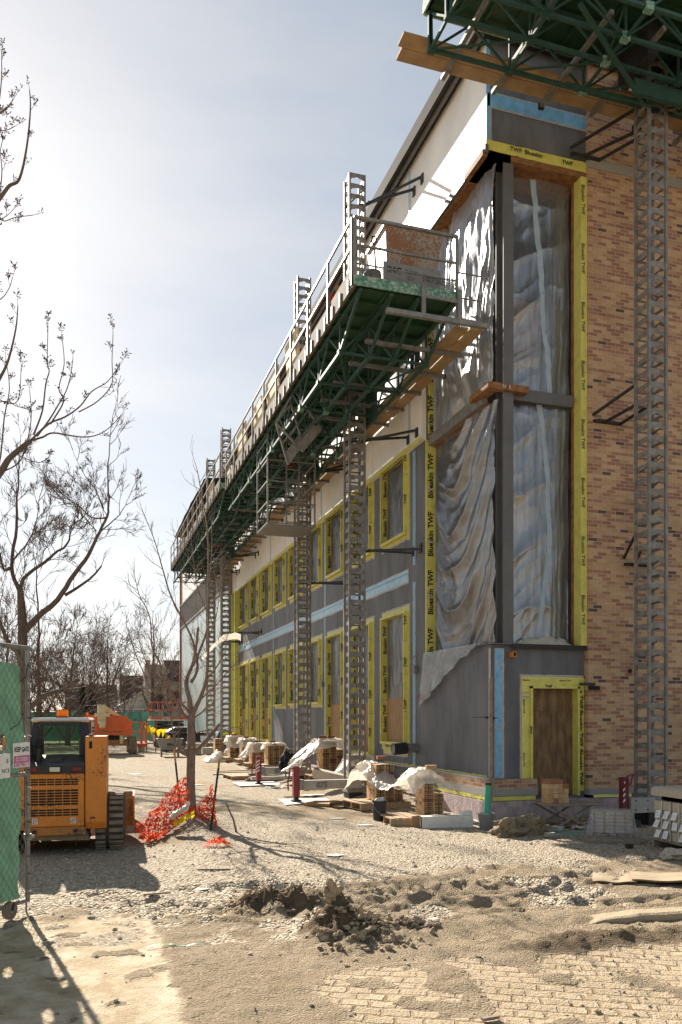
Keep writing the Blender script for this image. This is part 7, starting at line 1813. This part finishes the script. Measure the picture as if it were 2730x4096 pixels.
for a, b, f in ((0, 1, .1), (0, 1, .45), (0, 1, .7), (1, 2, .15), (1, 2, .6)):
    p = Vector(seq[a]).lerp(Vector(seq[b]), f); m = MB(); s_ = .30; m.add([p + Vector((-.16, 0, 0)), p + Vector((.2, .05, 0)), p + Vector((.05 - .1 * (f > .5), -.03, -s_ * 1.5)), p + Vector((0, .06, -.2))], [(0, 3, 2), (3, 1, 2), (0, 1, 3)], 'flag'); m.build("pennant", t)
p = Vector((4.15, 43.8, 1.0)); m = MB(); m.add([p, p + Vector((.25, 0, -.08)), p + Vector((.1, 0, -.5))], [(0, 1, 2)], 'flag'); m.build("pennant", t)
t = thing("dark_machine", (5.2, 46, 0), "low black machine with a long pipe boom under the scissor lift", "machine")
m = MB(); m.prism([(4.1, 46, .9), (4.9, 46, 1.35), (5.9, 46, 1.35), (6.2, 46, .9)], (0, 1.2, 0), 'dark_metal'); m.box(4.0, 46, .55, 6.3, 47.3, .9, 'dark_metal'); m.build("machine_body", t)
m = MB(); m.tube([(3.9, 45.7, .98), (5.6, 45.6, 1.0), (7.0, 45.8, .95)], .10, 'black_plastic', 10); m.build("pipe_boom", t)
for x in (4.3, 5.9): m = MB(); m.tube([(x, 45.85, .3), (x + .2, 45.85, .3)], .3, 'rubber', 14); m.build("wheel", t)
for x, y, lab in ((5.3, 41.0, "low stack of pale blocks behind the young tree's trunk"), (5.9, 41.5, "stack of tan blocks right of the young tree's trunk")):
    m = MB()
    for k in range(4): m.box(x, y, .05 + k * .14, x + .6, y + .6, .18 + k * .14, 'block' if x < 5.5 else 'tan_brick')
    tag(m.build("block_pile"), lab, "block pile", "block piles far back on the site")
m = MB(); m.box(5.2, 37.3, .22, 7.0, 37.6, .52, 'concrete_grey'); tag(m.build("concrete_beam"), "pale beam lying across the base of the far masts", "beam")

# ------------------------------------------------------------------ people
def person(name, J, radii, label, clothes, pants, hat=None, head=None, facing=(0, -1, 0)):
    """one continuous skinned body: J joints, radii per joint; trousers and top are material zones of that body"""
    names = list(J); idx = {k: i for i, k in enumerate(names)}
    E = [('pelvis', 'chest'), ('chest', 'neck'), ('neck', 'crown'), ('chest', 'shl'), ('shl', 'ell'), ('ell', 'wrl'), ('wrl', 'hal'), ('chest', 'shr'), ('shr', 'elr'), ('elr', 'wrr'), ('wrr', 'har'), ('pelvis', 'hil'), ('hil', 'knl'), ('knl', 'anl'), ('anl', 'tol'), ('pelvis', 'hir'), ('hir', 'knr'), ('knr', 'anr'), ('anr', 'tor')]
    me = bpy.data.meshes.new(name); me.from_pydata([J[k] for k in names], [(idx[a], idx[b]) for a, b in E], []); me.update()
    ob = bpy.data.objects.new(name, me); col.objects.link(ob)
    sk = ob.modifiers.new("skin", 'SKIN'); sk.use_smooth_shade = True
    for k in names:
        v = me.skin_vertices[0].data[idx[k]]; r = radii.get(k, .05); v.radius = (r, r)
        if k == 'pelvis': v.use_root = True
    ss = ob.modifiers.new("sub", 'SUBSURF'); ss.levels = 2; ss.render_levels = 2
    dg = bpy.context.evaluated_depsgraph_get(); m2 = bpy.data.meshes.new_from_object(ob.evaluated_get(dg)); bpy.data.objects.remove(ob)
    for k in (clothes, pants, 'skin', 'canvas_black'): m2.materials.append(M[k])
    zone = {**{k: 1 for k in ('pelvis', 'hil', 'hir', 'knl', 'knr', 'anl', 'anr')}, 'tol': 3, 'tor': 3, 'hal': 2, 'har': 2, 'crown': 2, 'neck': 2}
    samp = []
    for a, b in E:
        A, Bv = Vector(J[a]), Vector(J[b])
        for i in range(9):
            f = i / 8; samp.append((A.lerp(Bv, f), zone.get(a, 0) if f < .5 else zone.get(b, 0)))
    for pl in m2.polygons: pl.material_index = min(samp, key=lambda s_: (s_[0] - pl.center).length_squared)[1]
    m2.polygons.foreach_set("use_smooth", [True] * len(m2.polygons))
    o = bpy.data.objects.new("person", m2); col.objects.link(o); tag(o, label, "person")
    def child(mb, n): c = mb.build(n, smooth=True); c.parent = o; return c
    h = Vector(J['crown']); nk = Vector(J['neck']); up = (h - nk).normalized(); f = Vector(facing).normalized()
    if hat:
        mb = MB(); c = h - up * .02; a = up.orthogonal().normalized(); b = up.cross(a)
        mb.add([c + (a * math.cos(t_) + b * math.sin(t_)) * r + up * z for r, z in ((.135, .0), (.125, .06), (.085, .12), (.02, .145)) for t_ in [i * math.pi / 8 for i in range(16)]], [(r * 16 + i, r * 16 + (i + 1) % 16, r * 16 + 16 + (i + 1) % 16, r * 16 + 16 + i) for r in range(3) for i in range(16)], hat)
        mb.add([c + f * .13 + a * .0 + q for q in (f.cross(up) * .08, f * .06, -f.cross(up) * .08)], [(0, 1, 2)], hat); child(mb, "hard_hat")
    # face: brow, nose, mouth, ears
    mb = MB(); c = h - up * .085; s_ = f.cross(up).normalized()
    mb.tube([c + f * .095 + up * .02, c + f * .125 - up * .02, c + f * .10 - up * .03], [.008, .015, .006], 'skin', 6)
    for q in (-1, 1): mb.blob(c + f * .095 + s_ * .032 * q + up * .022, .010, 'slot', 1); mb.blob(c + s_ * .105 * q, .025, 'skin', 1, 0, 0, (.5, 1, 1.2))
    mb.bar(c + f * .10 - up * .055 - s_ * .02, c + f * .10 - up * .055 + s_ * .02, .006, .008, 'red_brick'); child(mb, "face")
    for hd, wr in (('hal', 'wrl'), ('har', 'wrr')):
        H = Vector(J[hd]); d = (H - Vector(J[wr])).normalized(); sd = d.cross(f); sd = sd.normalized() if sd.length > .1 else d.orthogonal().normalized(); nn = d.cross(sd)
        mb = MB()
        for k, (off, L) in enumerate(((-.026, .062), (-.009, .072), (.009, .068), (.026, .052))):
            p0 = H + sd * off; mb.tube([p0, p0 + d * L * .5 + nn * .008, p0 + d * L * .85 + nn * .03], [.009, .008, .006], 'skin', 6)
        mb.tube([H - d * .03 + sd * -.03, H + d * .01 + sd * -.055, H + d * .035 + sd * -.05 + nn * .015], [.011, .009, .007], 'skin', 6); child(mb, "fingers")
    return o
RAD = {'pelvis': .135, 'chest': .16, 'neck': .06, 'crown': .10, 'shl': .075, 'shr': .075, 'ell': .05, 'elr': .05, 'wrl': .035, 'wrr': .035, 'hal': .038, 'har': .038, 'hil': .095, 'hir': .095, 'knl': .068, 'knr': .068, 'anl': .05, 'anr': .05, 'tol': .045, 'tor': .045}
def standing(x, y, z, st=.14, fx=0, fy=-1, arm=0.25):
    g = lambda a, b, c: (x + a * -fy + b * fx, y + a * fx * 1.0 + b * fy, z + c)
    return {'pelvis': g(0, 0, .98), 'chest': g(0, .03, 1.32), 'neck': g(0, .03, 1.52), 'crown': g(0, .05, 1.70), 'shl': g(-.19, .02, 1.42), 'ell': g(-.27, .05, 1.15), 'wrl': g(-.25, arm, .98), 'hal': g(-.24, arm + .08, .95), 'shr': g(.19, .02, 1.42), 'elr': g(.27, .05, 1.15), 'wrr': g(.25, arm, 1.02), 'har': g(.24, arm + .08, 1.02), 'hil': g(-.10, 0, .90), 'knl': g(-st * .9, .04, .50), 'anl': g(-st, 0, .09), 'tol': g(-st, .14, .045), 'hir': g(.10, 0, .90), 'knr': g(st * .9, .04, .50), 'anr': g(st, 0, .09), 'tor': g(st, .14, .045)}
person("person", standing(6.72, 16.05, 9.10, .13, 1, 0), RAD, "worker in dark trousers standing on the wall planks under the near platform", 'shirt', 'trousers', 'white_soiled', facing=(1, 0, 0))
person("person", standing(6.70, 18.9, 9.10, .12, 1, 0), RAD, "worker in blue jeans standing on the wall planks farther along the near platform", 'shirt', 'jeans', 'white_soiled', facing=(1, 0, 0))
x, y, z = 6.25, 38.7, gh(6.25, 38.7)
J = {'pelvis': (x - .15, y, z + .88), 'chest': (x + .25, y, z + 1.02), 'neck': (x + .42, y, z + .96), 'crown': (x + .58, y, z + .88), 'shl': (x + .30, y + .19, z + 1.0), 'ell': (x + .38, y + .24, z + .72), 'wrl': (x + .5, y + .18, z + .48), 'hal': (x + .53, y + .16, z + .40), 'shr': (x + .30, y - .19, z + 1.0), 'elr': (x + .38, y - .24, z + .72), 'wrr': (x + .5, y - .18, z + .48), 'har': (x + .53, y - .16, z + .40), 'hil': (x - .12, y + .1, z + .80), 'knl': (x - .02, y + .13, z + .45), 'anl': (x - .10, y + .14, z + .09), 'tol': (x + .05, y + .15, z + .045), 'hir': (x - .12, y - .1, z + .80), 'knr': (x - .02, y - .13, z + .45), 'anr': (x - .10, y - .14, z + .09), 'tor': (x + .05, y - .15, z + .045)}
person("person", J, RAD, "worker in hi-vis vest and jeans bending over by the far mast", 'hivis', 'jeans', 'flag', facing=(.6, 0, -.8))
